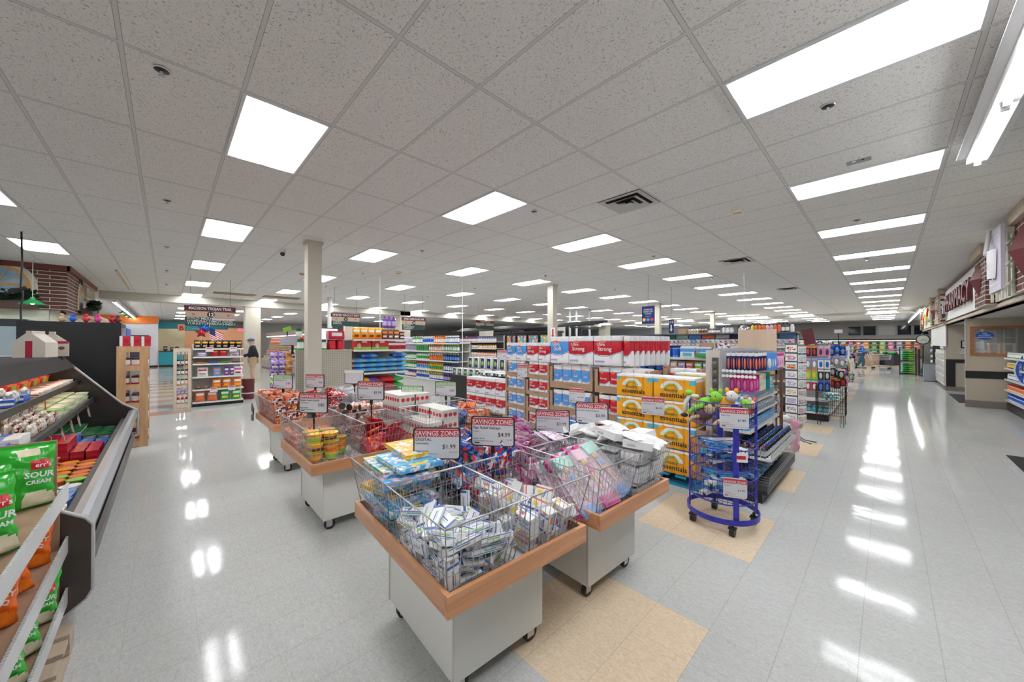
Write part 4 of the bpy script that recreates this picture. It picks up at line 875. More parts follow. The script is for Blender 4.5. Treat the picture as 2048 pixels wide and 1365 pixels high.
@cached
def lay(w, d, h, base, acc, acc2, style=0):
    """carton lying down, centred on itself"""
    b = MB().box(-w/2, w/2, -d/2, d/2, -h/2, h/2, mt(base)); A, A2 = mt(acc), mt(acc2); e = .0005
    for s in (1, -1):
        z = s*(h/2+e)
        def q(x0, x1, y0, y1, m): b.add([(x0,y0,z),(x1,y0,z),(x1,y1,z),(x0,y1,z)], [(0,1,2,3) if s > 0 else (3,2,1,0)], m)
        if style == 0:
            q(-w/2, -w*.42, -d/2, d/2, A); q(w*.22, w*.30, -d/2, d/2, A); q(-w*.3, w*.12, -d*.05, d*.04, A); q(-w*.34, w*.0, d*.14, d*.19, A2); q(w*.34, w*.44, -d*.2, d*.2, A2)
        elif style == 1:
            q(-w/2, w/2, d*.3, d*.42, A); q(-w*.4, -w*.1, -d*.35, d*.1, A2); q(0, w*.42, -d*.1, 0, A)
        elif style == 2:
            q(-w*.45, w*.45, -d*.4, d*.4, A); q(-w*.2, w*.2, -d*.15, d*.15, A2)
    for s in (1, -1):
        y = s*(d/2+e)
        def q(x0, x1, z0, z1, m): b.add([(x0,y,z0),(x1,y,z0),(x1,y,z1),(x0,y,z1)], [(0,1,2,3) if s < 0 else (3,2,1,0)], m)
        if style == 0: q(-w*.48, w*.48, -h*.36, -h*.2, A); q(-w*.1, w*.3, -h*.05, h*.2, A2)
        elif style == 1: q(-w*.5, w*.5, h*.2, h*.34, A); q(-w*.35, -w*.05, -h*.3, h*.05, A2)
        elif style == 2: q(-w*.42, w*.42, -h*.4, h*.4, A)
    return b.mesh('carton')
@cached
def cbag(w, d, h, base, acc, acc2='white'):
    """soft packet lying down, centred"""
    q = flat(k_bag(w, h, d, base, acc, acc2)).copy(); q.transform(Matrix.Translation((0, 0, -h/2))); return q
BLU = M((.05,.13,.48), .4); TEALD = M((.05,.45,.5), .4)
c1 = Cart((-1.72, 1.25), -3.2, 'front wheeled display cart, white with wood rim, holding thermometer boxes')
c2 = Cart((-1.68, 2.235), -2.0, 'wheeled display cart right behind the front one, with dolls and napkins')
c3 = Cart((-3.77, 1.28), -.5, 'wheeled display cart on the left with lunch bowls')
c4 = Cart((-5.7, 1.36), .5, 'leftmost wheeled display cart heaped with noodle packs')
c5 = Cart((-3.75, 2.31), 0, 'wheeled display cart behind the lunch bowls with honey boxes')
c6 = Cart((-5.75, 2.36), 0, 'rearmost wheeled display cart on the left with white packs')
for c_, nm in ((c1, [('kits','left'),('thermometers','front'),('blue toy nets','back left'),('gelcap cartons','right')]), (c2, [('pink bags','left'),('dolls','front'),('white packs','back'),('napkins','right')]),
              (c3, [('shrink-wrapped packs','left'),('lunch bowls','front'),('paper tubes','back left'),('jerky bags','right')]), (c4, [('noodle packs','left'),('noodle packs, right one','front'),('red packets','back'),('white tubs','right')]),
              (c5, [('honey boxes','left'),('honey boxes, right one','front'),('nothing in it','back'),('blue and red packs','right')]), (c6, [('white packs','left'),('white packs, right one','front'),('nothing in it, left one','back'),('nothing in it, right one','right')])):
    nmx = {id(c1): 'front cart', id(c2): 'second cart', id(c3): 'lunch bowl cart', id(c4): 'leftmost cart', id(c5): 'honey cart', id(c6): 'rearmost cart'}[id(c_)]
    for (q, w_), (a, b_) in zip(nm, ((-1,-1),(1,-1),(-1,1),(1,1))):
        t = c_.basket(a, b_, 'wire basket with %s on the %s' % (q, nmx));
# --- front cart
pile('thermo', [lay(.172,.056,.021,'white',BLU,TEALD), lay(.172,.056,.021,'white',BLU,'lime'), lay(.172,.056,.021,(.80,.80,.79),BLU,'grey')], c1.pos(1,-1), c1.a, .20, 'white thermometer carton with blue stripes, jumbled in the nearest wire basket', 'carton', 'thermometer cartons', 'thermometer_box', sl=.28)
pile('gel', [lay(.105,.054,.062,'white','sky','red',1), lay(.105,.054,.062,(.80,.80,.80),'coral','yellow',1), lay(.105,.054,.062,'white','blue','orange',0)], c1.pos(1,1), c1.a, .20, 'small white medicine carton with red and blue print, heaped in the front cart', 'carton', 'medicine cartons', 'medicine_box', sl=.15)
kits = [(lay(.335,.262,.026,('cyan','sky','white'),'cyan','yellow',0),'light blue'), (lay(.335,.262,.026,('yellow','white','amber'),'amber','sky',0),'yellow'), (lay(.335,.262,.026,('sky','palepink','cyan'),'white','red',1),'pastel'), (lay(.335,.262,.026,('white','cyan','grey'),'yellow','green',0),'white and teal')]
pile('kits', [k for k, _ in kits], c1.pos(-1,-1), c1.a, .40, ['%s activity pack in the stack in the left basket of the front cart' % n for _, n in kits], 'activity pack', ['%s activity packs' % n for _, n in kits], 'activity_pack')
toys = [(('blue','red','navy','white'),'blue and red'), (('navy','black','blue','crimson'),'dark blue'), (('sky','white','coral','blue'),'bright blue and white')]
pile('toys', [cbag(.23,.19,.055,a,'blue','red') for a, _ in toys], c1.pos(-1,1), c1.a, .36, ['%s netted toy ball bag in the front cart' % n for _, n in toys], 'toy bag', ['%s toy bags' % n for _, n in toys], 'toy_bag', zs=.8)
# --- second cart: dolls in clear packs, napkins
def doll_pack(a, b_, top):
    w, h = .13, .36; m_ = MB().box(-h/2, h/2, -w/2, w/2, -.02, -.016, mt(a)); 
    m_.box(-h/2, -h*.32, -w/2, w/2, -.016, -.010, mt(b_)); m_.box(h*.30, h/2, -w/2, w/2, -.016, .012, mt(top))
    sk = M((.80,.52,.38), .4)
    m_.blob((.10,0,.0), .022, .018, .016, sk, 8, 6).blob((.105,0,-.004), .03, .028, .014, M('yellow', .5), 8, 6).blob((.045,0,0), .035, .020, .013, mt(b_), 8, 6)
    m_.cyl((.02,-.01,0), (-.09,-.012,0), .008, sk, r1=.006, n=6).cyl((.02,.01,0), (-.09,.014,0), .008, sk, r1=.006, n=6)
    for q in (-1, 1): m_.cyl((.07,.018*q,0), (.0,.035*q,0), .006, sk, n=6)
    return m_.mesh('doll_pack')
dl = [doll_pack(('palepink','pink','white'), 'magenta', 'palepink'), doll_pack(('palepink','pink','palepink'), 'sky', 'mint'), doll_pack(('magenta','pink','palepink'), 'pink', 'magenta')]
shell = MB().box(-.17,.16,-.06,.06,-.012,.02, Mglass((.95,.9,.95), .25)).mesh('clear_shell')
n_ = Vector((.63,0,.77)); X_ = Vector((-.77,.0,.63)); Y_ = Vector((0,-1,0))
for ly in range(6):
    for cl_ in range(3):
        if ly == 5 and cl_ == 0: continue
        mx = Matrix((X_, Y_, n_)).transposed().to_4x4()
        cc_ = c2.pos(1,-1)+Vector((-.10,0,.10))+n_*(.035*ly)+Vector((0,.145*(cl_-1)+random.uniform(-.015,.015),.02*cl_))-X_*(.02*ly)
        o = link('doll_pack', dl[(ly+cl_) % 3], None); o.matrix_world = Matrix.Translation(cc_) @ Matrix.Rotation(-.22+.10*cl_+random.uniform(-.06,.06), 4, 'Z') @ mx @ Matrix.Rotation(random.uniform(-.08,.08), 4, 'Z') @ Matrix.Scale(1.12, 4)
        link('clear_shell', shell, o); tag(o, '%s fashion doll in clear packaging leaning in the doll basket' % ['lilac pink','blue pink','deep pink'][(ly+cl_) % 3], 'doll', '%s dolls' % ['lilac pink','blue pink','deep pink'][(ly+cl_) % 3])
pile('toys', [cbag(.23,.19,.05,('blue','navy','orange','white'),'blue','yellow')], c2.pos(1,-1), c2.a, .10, 'blue printed bag low in the doll basket', 'toy bag', 'blue bags under the dolls', 'toy_bag', nmax=4)
pile('jerky', [cbag(.20,.16,.04,('pink','palepink','magenta','white'),'pink','palepink'), cbag(.20,.16,.04,('palepink','lilac','white'),'magenta','white')], c2.pos(-1,-1), c2.a, .4, 'pink glossy toy bag in the basket behind the blue toy nets', 'toy bag', 'pink toy bags', 'pink_toy_bag', zs=.95)
def napk(txt):
    m_ = cbag(.19,.17,.052,(.80,.80,.80),(.76,.76,.77),(.70,.70,.72)).copy(); return m_
NP = [napk(0), lay(.19,.17,.05,(.84,.84,.84),'white','silver',1)]
def napstack(P, a, nz, lb, grp, top):
    R = Matrix.Rotation(a, 4, 'Z')
    for kx in range(3):
        for ky in range(2):
            for kz in range(nz):
                sp = 1+.05*kz
                o = link('napkin_pack', NP[1] if (kx+kz) % 3 else NP[0], None); o.matrix_world = Matrix.Translation(P) @ R @ Matrix.Translation(((kx-1)*.148*sp, (ky-.5)*.172*sp, .032+.05*kz)) @ Euler((random.uniform(-.04,.04), random.uniform(-.04,.04), PI/2+random.uniform(-.08,.08))).to_matrix().to_4x4() @ Matrix.Diagonal((.88,.82,.95,1))
                tag(o, lb, 'napkin pack', grp)
    for i in range(top):
        o = link('napkin_pack', NP[i % 2], None); o.matrix_world = Matrix.Translation(P) @ R @ Matrix.Translation((-.22+.47*i/max(1,top-1), random.uniform(-.14,.14), .05*nz+.05+.02*(i % 3))) @ Euler((random.uniform(-.25,.25), random.uniform(-.5,.3), random.uniform(-.5,.5))).to_matrix().to_4x4()
        tag(o, lb.replace('with small black script stacked', 'tilted loosely on top of the pile'), 'napkin pack', grp+' on top')
napstack(c2.pos(1,1), c2.a, 6, 'white napkin pack with small black script stacked in the right basket', 'right napkin packs', 11)
napstack(c2.pos(-1,1), c2.a, 5, 'white napkin pack with small black script stacked in the rear left basket', 'rear napkin packs', 6)
# --- lunch bowl cart
def bowl(a, b_, c_):
    A, B_, Cc = mt(a), mt(b_), mt(c_)
    return MB().lathe([(0,0,A),(.045,0,A),(.052,.015,B_),(.060,.045,A),(.064,.068,Cc),(.068,.070,Cc),(.068,.076,Cc),(.05,.079,A),(0,.079,A)], 18).mesh('lunch_bowl')
bw = [(bowl('yellow','lime','orange'),'yellow'), (bowl('orange','amber','lime'),'orange'), (bowl('amber','maroon','yellow'),'amber')]
P = c3.pos(1,-1)
for i, (x, y, z) in enumerate([(-.12,-.1,0),(.02,-.1,0),(-.12,.03,0),(.02,.03,0),(-.12,-.1,.08),(.02,-.1,.08),(-.12,.03,.08),(.02,.03,.08),(-.13,-.1,.16),(.01,-.105,.16),(-.13,.04,.16),(.02,.02,.16),(-.1,.14,.0),(-.1,.14,.08)]):
    q, n_m = bw[i % 3]; tag(link('lunch_bowl', q, None, P+Vector((x-.03, y, z+.008)), random.uniform(0, 6)), '%s printed noodle lunch bowl stacked in the front left basket of its cart' % n_m, 'lunch bowl', '%s lunch bowls' % n_m)
pile('jerky', [cbag(.20,.16,.042,('red','crimson','red','orange'),'red','white'), cbag(.20,.16,.042,('crimson','maroon','red'),'magenta','silver')], c3.pos(1,1), c3.a, .235, 'red glossy jerky bag heaped in the right basket of the lunch bowl cart', 'jerky bag', 'red jerky bags', 'jerky_bag')
pile('small', [lay(.108,.088,.043,('palepink','white','coral','silver'),'coral','white',2)], c3.pos(-1,-1), c3.a, .14, 'small pink and white wrapped packet low in the left basket of the lunch bowl cart', 'packet', 'pink wrapped packets', 'wrapped_packet')
def tube_():
    a = Mp(('offwhite','tan','coral','white'), 60, .4, .2)
    return MB().cyl((-.12,0,0), (.12,0,0), .037, a, n=16).cyl((.12,0,0), (.123,0,0), .036, BLACK, n=16).cyl((-.123,0,0), (-.12,0,0), .036, BLACK, n=16).mesh('paper_tube')
pile('tubes', [tube_()], c3.pos(-1,1), c3.a, .385, 'patterned paper tube with black end cap in the back left basket', 'tube', 'patterned paper tubes', 'paper_tube', zs=1.05)
# --- noodle cart
nb = [lay(.125,.10,.088,('maroon','orange','offwhite','coral'),'coral','orange',2), lay(.125,.10,.088,('offwhite','maroon','coral'),'orange','maroon',2)]
for qx, ln in ((-1, 'left'), (1, 'right')):
    for kx in range(4):
        for ky in range(3):
            for kz in range(4):
                s_ = 1+.08*kz
                if kz == 3 and random.random() < .25: continue
                o = link('noodle_pack', nb[(kx+ky+kz) % 2], None, c4.pos(qx,-1)+Vector(((kx-1.5)*.118*s_, (ky-1)*.108*s_, .055+.092*kz)), (random.uniform(-.08,.08), random.uniform(-.08,.08), random.uniform(-.1,.1)))
                tag(o, 'dark printed noodle pack piled in the %s front basket of the leftmost cart' % ln, 'noodle pack', 'noodle packs in the %s basket' % ln)
pile('small', [lay(.108,.088,.043,('red','white','crimson'),'red','white',0)], c4.pos(-1,1), c4.a, .25, 'red and white packet in the back left basket of the leftmost cart', 'packet', 'red and white packets', 'packet')
pile('jerky', [cbag(.20,.16,.04,('red','white','red'),'red','white')], c4.pos(1,1), c4.a, .38, 'red and white snack bag heaped high on the leftmost cart', 'snack bag', 'red and white snack bags', 'snack_bag')
# --- honey cart: white cartons with rows of red dots
def dotbox():
    b = MB().box(-.13,.13,-.10,.10,0,.11, M('offwhite')); R_ = M('red', .4)
    for x in (-.09,-.03,.03,.09): b.cyl((x,-.1005,.055), (x,-.102,.055), .022, R_, n=14)
    for y in (-.06,0,.06): b.cyl((.1305,y,.055), (.132,y,.055), .022, R_, n=14)
    return b.mesh('dotted_carton')
db = dotbox()
for qx, ln in ((-1, 'left'), (1, 'right')):
    for kz in range(4 if qx < 0 else 3):
        for kx in (0, 1):
            for ky in (0, 1):
                if qx > 0 and kz == 2 and ky == 0: continue
                tag(link('dotted_carton', db, None, c5.pos(qx,-1)+Vector(((kx-.5)*.265*.9, (ky-.5)*.205*.9, .008+.112*kz))), 'white carton with red dots in the %s front basket of the honey cart' % ln, 'carton', 'red dotted cartons in the %s basket' % ln)
pile('small', [lay(.108,.088,.043,('blue','sky','white'),'blue','white',2), lay(.108,.088,.043,('coral','orange','brown'),'coral','white',2), lay(.108,.088,.043,('tan','coral','white'),'orange','white',2)], c5.pos(1,1), c5.a, .3,
     ['blue packet heaped behind the red dotted cartons','coral packet heaped behind the red dotted cartons','tan packet heaped behind the red dotted cartons'], 'packet', ['blue packets','coral packets','tan packets'], 'packet', zs=1.5)
pile('jerky', [cbag(.20,.16,.045,(.74,.75,.78),(.66,.67,.72),(.7,.7,.75))], c6.pos(1,-1), c6.a, .4, 'plain white soft pack in the right front basket of the rearmost cart', 'white pack', 'white soft packs, right', 'soft_pack')
pile('jerky', [cbag(.20,.16,.045,(.74,.75,.78),(.66,.67,.72),(.7,.7,.75))], c6.pos(-1,-1), c6.a, .3, 'plain white soft pack in the left front basket of the rearmost cart', 'white pack', 'white soft packs, left', 'soft_pack')

# --- price signs on stems
REDB = M((.60,.04,.06), .4); GRNB = M((.22,.48,.12), .4); INK = M((.03,.03,.035), .5); PAP = M((.66,.66,.70), .35, var=.01)
def sign_panel(green=False, frame=True, w=.285, h=.19, blank=False):
    b = MB()
    def rr(w_, h_, r, y, m, dz=0):
        pts = []
        for cx, cz, a0 in ((w_/2-r, h_-r, 0), (-w_/2+r, h_-r, 90), (-w_/2+r, r, 180), (w_/2-r, r, 270)):
            for k in range(5): a = math.radians(a0+22.5*k); pts.append((cx+r*math.cos(a), cz+r*math.sin(a)+dz))
        return pts
    fp = rr(w, h, .018, 0, BLACK)
    f = MB().prism(fp, 1, -.004, .004, BLACK) if frame else None
    p = MB().prism([(x*.94 if frame else x, h*.035+z*.93 if frame else z) for x, z in fp], 1, -.006, -.004, PAP)
    e = .925 if frame else .98; z0, z1 = h*.71, h*.945
    if blank: return f.mesh('sign_frame'), p.box(-w/2, w/2, -.012, -.006, h*.82, h*1.02, WHITE).mesh('sign_card'), None
    p.box(-w/2*e, w/2*e, -.0068, -.006, z0, z1, GRNB if green else REDB)
    for i in range(15): x = -w/2*e+w*e*(i+.2)/15; p.box(x, x+w*.02, -.0072, -.0068, z0+.002, z0+.006, PAP)
    if green or not frame: 
        for i in range(15): x = -w/2*e+w*e*(i+.2)/15; p.box(x, x+w*.03, -.0068, -.006, h*.07, h*.09, INK if green else REDB)
    b2 = MB().box(-w*.42, -w*.30, -.007, -.006, h*.09, h*.13, INK)
    return (f.mesh('sign_frame') if f else None), p.mesh('sign_card'), b2.mesh('store_mark')
_sp = {}
def price_sign(label, base, zb, deg, title, price, sub='', green=False, stem=True, w=.285, h=.19, save='', tilt=0):
    key = (green, stem, w, h, title is None)
    if key not in _sp: _sp[key] = sign_panel(green, stem, w, h, title is None)
    f, p, mk = _sp[key]
    t = thing('price_sign', label, 'price sign', base, math.radians(deg))
    if stem: 
        MB().cyl((0,.008,0), (0,.008,zb-base[2]-.03), .0065, BLACK, n=8).cyl((0,.008,zb-base[2]-.10), (0,.008,zb-base[2]-.06), .009, BLACK, n=8).box(-.012,.012,-.002,.016,zb-base[2]-.045,zb-base[2]+.01,BLACK).build('stem', t)
        MB().box(-.03,.03,-.02,.035,0,.004,BLACK).build('foot', t)
    z = zb-base[2]
    r = (tilt, 0, 0)
    if f: link('sign_frame', f, t, (0,0,z), r)
    c_ = link('sign_card', p, t, (0,0,z), r); k = w/.285
    if title is None: return t
    link('store_mark', mk, c_)
    text('SAVINGS ZONE!', .039*k, WHITE, c_, (0, -.0074, h*.755), bold=.012, sx=.92*1.0)
    if title: text(title[0], title[1]*k, INK, c_, (-w*.45, -.0064, h*.58), align='LEFT', bold=.004)
    if sub: text(sub, .011*k, INK, c_, (-w*.45, -.0064, h*.48), align='LEFT')
    if price: text(price, .036*k, INK, c_, (w*.40, -.0064, h*.34), align='RIGHT', bold=.006)
    text("Manager's Special!", .0105*k, INK, c_, (-w*.45, -.0064, h*.24), align='LEFT'); text('Thanks for Shopping at Market House!', .0085*k, INK, c_, (-w*.45, -.0064, h*.16), align='LEFT')
    if save: text(save, .011*k, REDB, c_, (w*.44, -.0064, h*.22), align='RIGHT')
    return t
price_sign('red and white stem sign DIGITAL THERMOMETER $1.99 on the front cart', (-1.875, 1.175, .614), .963, 45, ('DIGITAL', .026), '$1.99', 'THERMOMETER', save='Save $2.70')
price_sign('red and white stem sign Pain Relief Gelcaps $4.99 on the front cart', (-1.75, 1.51, .614), 1.0, 37, ('Pain Relief Gelcaps', .0235), '$4.99', 'TopCare', save='Save $5')
price_sign('red and white stem sign priced $3.99 behind the doll basket', (-1.93, 2.32, .614), .915, 34, ('FASHIONISTA DOLL', .0215), '$3.99', 'ASSORTED TOYS')
price_sign('red and white stem sign Entertain Guest Napkins $3.99 beside the napkin heap', (-1.8, 2.70, .614), .95, 26, ('Entertain Guest Napkins', .019), '$3.99')
price_sign('red and white stem sign Lunch Bowls 3/$5 above the bowls', (-3.70, .99, .614), 1.01, 40, ('Nissin Lunch Bowls', .024), '3/$5', 'Assorted Varieties')
price_sign('red and white stem sign Beef Jerky $5.99 above the jerky basket', (-3.58, 1.48, .614), 1.09, 38, ('Beef Jerky', .024), '$5.99')
price_sign('green and white stem sign Honey Bear $3.59 on the honey cart', (-4.02, 2.17, .614), .95, 36, ('Honey Bear', .024), '$3.59', green=True)
price_sign('green and white stem sign Pasta Sauce 2/$3 on the honey cart', (-3.91, 2.58, .614), .98, 38, ('Pasta Sauce', .024), '2/$3', green=True)
price_sign('green and white stem sign Original Sloppy Joe Sauce 2/$3 over the noodle packs', (-5.62, 1.13, .614), 1.045, 40, ('Original Sloppy Joe Sauce', .019), '2/$3', green=True)
price_sign('red and white stem sign 42 cents by the slim pillar', (-5.72, 1.55, .614), 1.02, 40, ('Ramen Noodles', .021), '42¢')
price_sign('blank white stem sign turned away on the rearmost cart', (-5.25, 1.93, .614), 1.08, 40, None, None)
# clip strips of black board on the left cart corner
tag(MB().box(-.16,.02,-.01,.0,0,.11,CHAR, Matrix.Rotation(.35,3,'Y')).box(-.10,.06,-.02,-.01,-.10,-.01,CHAR, Matrix.Rotation(-.2,3,'Y')).build('sign_clip', None, (-6.22, .90, .66)), 'loose black sign clip hanging on the corner of the leftmost cart', 'sign clip')
# ================= left: snack bag shelves and cold case =================
METW = M((.62,.63,.64), .3, .2)
PALW = Mwood((.42,.33,.24), (.58,.48,.37), 4, .7, 0)
def pallet(loc, rz, w, d, lb, m, h=.12):
    t = thing('pallet', lb, 'pallet', loc, rz)
    for y in (0, d/2-.05, d-.1):
        for x in (0, w/2-.06, w-.12): MB().box(x, x+.12, y, y+.1, .02, h-.02, m).build('block', t)
        MB().box(0, w, y, y+.1, 0, .02, m).build('bottom_board', t)
    n = int(w/.16)
    for i in range(n): x = (w-.12)*i/(n-1); MB().box(x, x+.12, 0, d, h-.02, h, m).build('deck_board', t)
    return t
pallet((-3.10, -.96, 0), 0, 2.4, .60, 'weathered wood pallet under the snack rack', PALW, .13)
t = thing('snack_rack', 'cardboard lined rack of snack bags at the lower left corner', 'display rack', (-3.08, -.39, 0))
MB().box(0, 2.6, -.60, -.58, .131, 1.16, CARD).build('back_panel', t)
MB().box(-.01, 0, -.58, -.02, .131, .84, CARD).box(-.01, 0, -.58, -.03, .84, 1.14, CARD).build('side_panel', t)
for z in (.27, .55, .84):
    s_ = MB().box(0, 2.6, -.58, 0, z-.012, z, CARD).build('shelf', t)
    b = MB().box(-.02, 2.6, 0, .008, z-.03, z+.055, METW)
    for i in range(130): b.box(-.02+.02*i, -.01+.02*i, .0, .010, z+.055, z+.059, METW)
    b.build('front_rail', s_)
def chip(base, deep, accent):
    A = M(base, .18, bump=.0); B_ = M(accent, .3)
    def mf(u, v):
        if .04 < v < .14+.14*math.sin(PI*u*.9) and u > .42: return B_
        if .62 < v < .76 and .50 < u < .86: return M('red', .3)
        if .84 < v < .95 and .3 < u < .7: return B_
        return A
    w, d, h = .245, .12, .36
    def f(sg):
        def g(u, v):
            x = (u-.5)*w; q = max(0, 1-abs(2*u-1)**3)**.55*max(0, math.sin(PI*v))**.4
            wr = .006*math.sin(9*u+21*v)+.004*math.sin(31*u-13*v)+.003*math.sin(50*v+5*u)
            return (x*(1-.08*math.sin(PI*v)**2)+.003*math.sin(30*v), sg*(d/2*q+wr*q), h*v)
        return g
    m_ = MB().grid(f(-1), 22, 26, mf); m_.grid(lambda u, v: f(1)(1-u, v), 22, 26, lambda u, v: A)
    # crimped top seam
    for i in range(1): m_.box(-w*.5, w*.5, -.002, .002, h-.006, h+.012, A)
    return m_.mesh('snack_bag')
cg, co = chip((.03,.42,.03), 'darkgreen', 'cream'), chip((.80,.13,.01), 'red', 'orange')
def chipbag(me, x, y, z, rz, lean, lb, words, roll=0, sc=1):
    t = thing('snack_bag', lb, 'snack bag', (x, y, z)); t.rotation_euler = (lean, roll, rz); t.scale = (sc,)*3
    link('bag_film', me, t); 
    for i, (s_, sz) in enumerate(words): text(s_, sz, WHITE, t, (.025, -.078+.005*i, .180-.038*i), (.08,.06,0), bold=.03)
    text("err's", .035, WHITE, t, (.045, -.072, .235), (-.1,.06,0), bold=.01)
SO = (('SOUR', .043), ('CREAM', .030)); BQ = (('SPICY', .04), ('BBQ', .034))
# local: bag front faces the aisle (+y): rotate by pi
for i, (x, y, rz, ln, rl) in enumerate([(-2.93,-.50,2.1,-.12,.05),(-2.76,-.60,2.15,-.1,-.10),(-2.56,-.58,2.1,-.08,.08),(-2.33,-.50,2.2,-.1,.0),(-2.1,-.55,2.2,-.1,0)]):
    chipbag(cg, x, y, .843, rz, ln, ['green sour cream snack bag standing at the cardboard end, top shelf','green snack bag with knotted top, second on the top shelf','green snack bag, third on the top shelf','green snack bag, fourth on the top shelf by the picture edge','green snack bag nearest the camera on the top shelf'][i], SO, rl, .84)
for i, (x, y, rz, ln, rl) in enumerate([(-2.90,-.50,2.0,-.12,.12),(-2.62,-.50,2.1,-.1,-.1),(-2.36,-.50,2.1,-.1,.1)]):
    chipbag(co, x, y, .553, rz, ln, ['orange snack bag slumped at the far end of the middle shelf','orange snack bag, second on the middle shelf','orange snack bag, third on the middle shelf'][i], BQ, rl, .72)
for i, (x, y, rz, ln, rl) in enumerate([(-2.88,-.47,2.0,-.1,.1),(-2.62,-.47,2.1,-.1,-.05),(-2.4,-.47,2.1,-.1,-.05)]):
    chipbag(cg, x, y, .273, rz, ln, ['green snack bag at the far end of the bottom shelf','green snack bag, second on the bottom shelf','green snack bag, third on the bottom shelf'][i], SO, rl, .68)

# --- the long open cold case
t = thing('cold_case', 'long open refrigerated case along the left wall with dark bumper', 'refrigerated case', (0,0,0))
X0, X1 = -7.6, -3.13
CAN, n_, l_, b_ = nt('matte_case_steel', .9); b_.inputs['Base Color'].default_value = (.06,.057,.054,1); b_.inputs['Specular IOR Level'].default_value = .08
DK = M((.045,.042,.04), .5); BRN = M((.060,.045,.038), .45); EDG = M((.42,.41,.42), .35); BUM = M((.42,.45,.50), .28, .55)
def prof_(pts, m, nm, x0=X0, x1=X1): return MB().prism(pts, 0, x0, x1, m).build(nm, t)
prof_([(-1.55,0),(-.52,0),(-.46,.20),(-.36,.30),(-.36,.56),(-.46,.58),(-.52,.36),(-1.45,.36),(-1.45,1.42),(-1.55,1.42)], DK, 'tank')
prof_([(-.36,.56),(-.315,.56),(-.30,.60),(-.315,.685),(-.34,.70),(-.385,.68),(-.40,.56)], BUM, 'front_rail')
for z in (.42,.46,.50,.53): MB().box(X0, X1, -.362, -.345, z, z+.018, M((.22,.22,.24), .3, .6)).build('bumper_strip', t)
prof_([(-.345,.25),(-.325,.27),(-.325,.35),(-.345,.37)], BLACK, 'kick_strip')
# end panels: outline of the case
op = [(-1.6,.02),(-.50,.02),(-.44,.22),(-.32,.33),(-.30,.36),(-.30,.66),(-.325,.70),(-.45,.785),(-1.0,1.46),(-1.1,1.49),(-1.6,1.49)]
near = [(-1.6,.02),(-.54,.02),(-.46,.13),(-.32,.24),(-.30,.28),(-.30,.64),(-.325,.68),(-.45,.77),(-1.6,.9)]
MB().prism(near, 0, X1, X1+.035, BRN).build('end_panel', t)
def rimp(pts, x): return MB().tube([(x, y, z) for y, z in pts], .014, EDG, closed=False, n=6).build('panel_edge', t)
rimp(near[1:8], X1+.02)
GLP = Mglass((.55,.52,.50), .35, .08)
MB().prism([(-.36,.55),(-.30,.66),(-.325,.70),(-.45,.785),(-1.0,1.46),(-1.5,1.46),(-1.5,.3),(-.52,.3)], 0, X0-.012, X0, M((.03,.028,.027), .22)).build('end_panel', t); rimp(op[3:11], X0-.006)
prof_([(-1.6,1.44),(-1.0,1.44),(-.90,1.335),(-.885,1.335),(-.98,1.475),(-1.0,1.49),(-1.6,1.49)], CAN, 'canopy')
for (y, z, nm) in ((-.85, 1.13, 'upper_shelf'), (-.72, .885, 'lower_shelf')):
    s_ = prof_([(-1.45,z+.06),(y-.02,z+.01),(y-.02,z-.01),(-1.45,z+.03)], M((.2,.19,.18), .4), 'shelf'); prof_([(y-.02,z-.035),(y,z-.03),(y+.004,z+.035),(y-.02,z+.03)], BLACK, 'price_channel')
    MB().box(X0+.03, X1-.03, y-.06, y-.04, z-.028, z-.014, Memit((1,.78,.52), 3.5)).build('shelf_lamp', t)
MB().box(X0+.03, X1-.03, -1.02, -.98, 1.40, 1.43, Memit((1,.75,.5), 5)).build('canopy_lamp', t)
MB().box(X0, X1, -1.45, -.5, .36, .375, M((.03,.03,.03))).build('deck', t)
# tags clipped to the shelves
for i, (px, py) in enumerate([(28,700),]):
    pass
for i, x in enumerate((-3.55,-4.4,-4.9,-5.35,-5.8,-6.2,-6.9)): tag(MB().box(-.035,.035,-.003,0,-.13,0,M((.62,.60,.66), .4)).box(-.035,.035,0,.001,-.05,-.015,M('crimson')).build('shelf_tag', None, (x, -.705, .87), (.15,0,.3)), 'white shelf tag hanging from the lower shelf of the cold case', 'shelf tag', 'shelf tags in the cold case')
tag(MB().prism([(-.03,0),(.03,0),(.0,-.14)], 1, -.003, 0, M('orange')).build('pointer_tag', None, (-5.6,-.835,1.10), (0,0,.3)), 'orange triangular pointer hanging from the upper shelf of the cold case', 'shelf tag')
# deck goods, in blocks along the case (front row nearest the rail); slopes up to the back
def deckblock(x0, x1, mesh, wx, wy, hz, layers, lb, cat, nm, rows=4, y0=-.50, z0=.378, rz=0):
    n = max(1, int((x1-x0)/wx))
    for i in range(n):
        for j in range(rows):
            for k in range(layers+(1 if j > 1 else 0)):
                tag(link(nm, mesh if not isinstance(mesh, list) else mesh[(i+j+k) % len(mesh)], None, (x0+wx*(i+.5), y0-wy*(j+.5), z0+hz*k+.01*j), rz+random.uniform(-.14,.14)), lb, cat, lb[:70])
bx = lambda *a: k_box(*a)
deckblock(-3.50, -3.12, [k_bag(.16,.11,.10,'white','amber','purple'), k_bag(.16,.11,.10,'white','magenta','amber')], .16, .13, .085, 1, 'round white and yellow packet at the near end of the cold case', 'packet', 'soft_packet', 2)
deckblock(-4.05, -3.52, k_box(.068,.13,.068,'white','amber','sky',1), .07, .135, .069, 2, 'small white and yellow carton row on the case deck', 'carton', 'carton', 3)
deckblock(-4.45, -4.08, k_box(.12,.15,.07,(.12,.25,.60),'white','sky'), .123, .155, .072, 2, 'blue and white butter carton on the case deck', 'carton', 'butter_carton', 2)
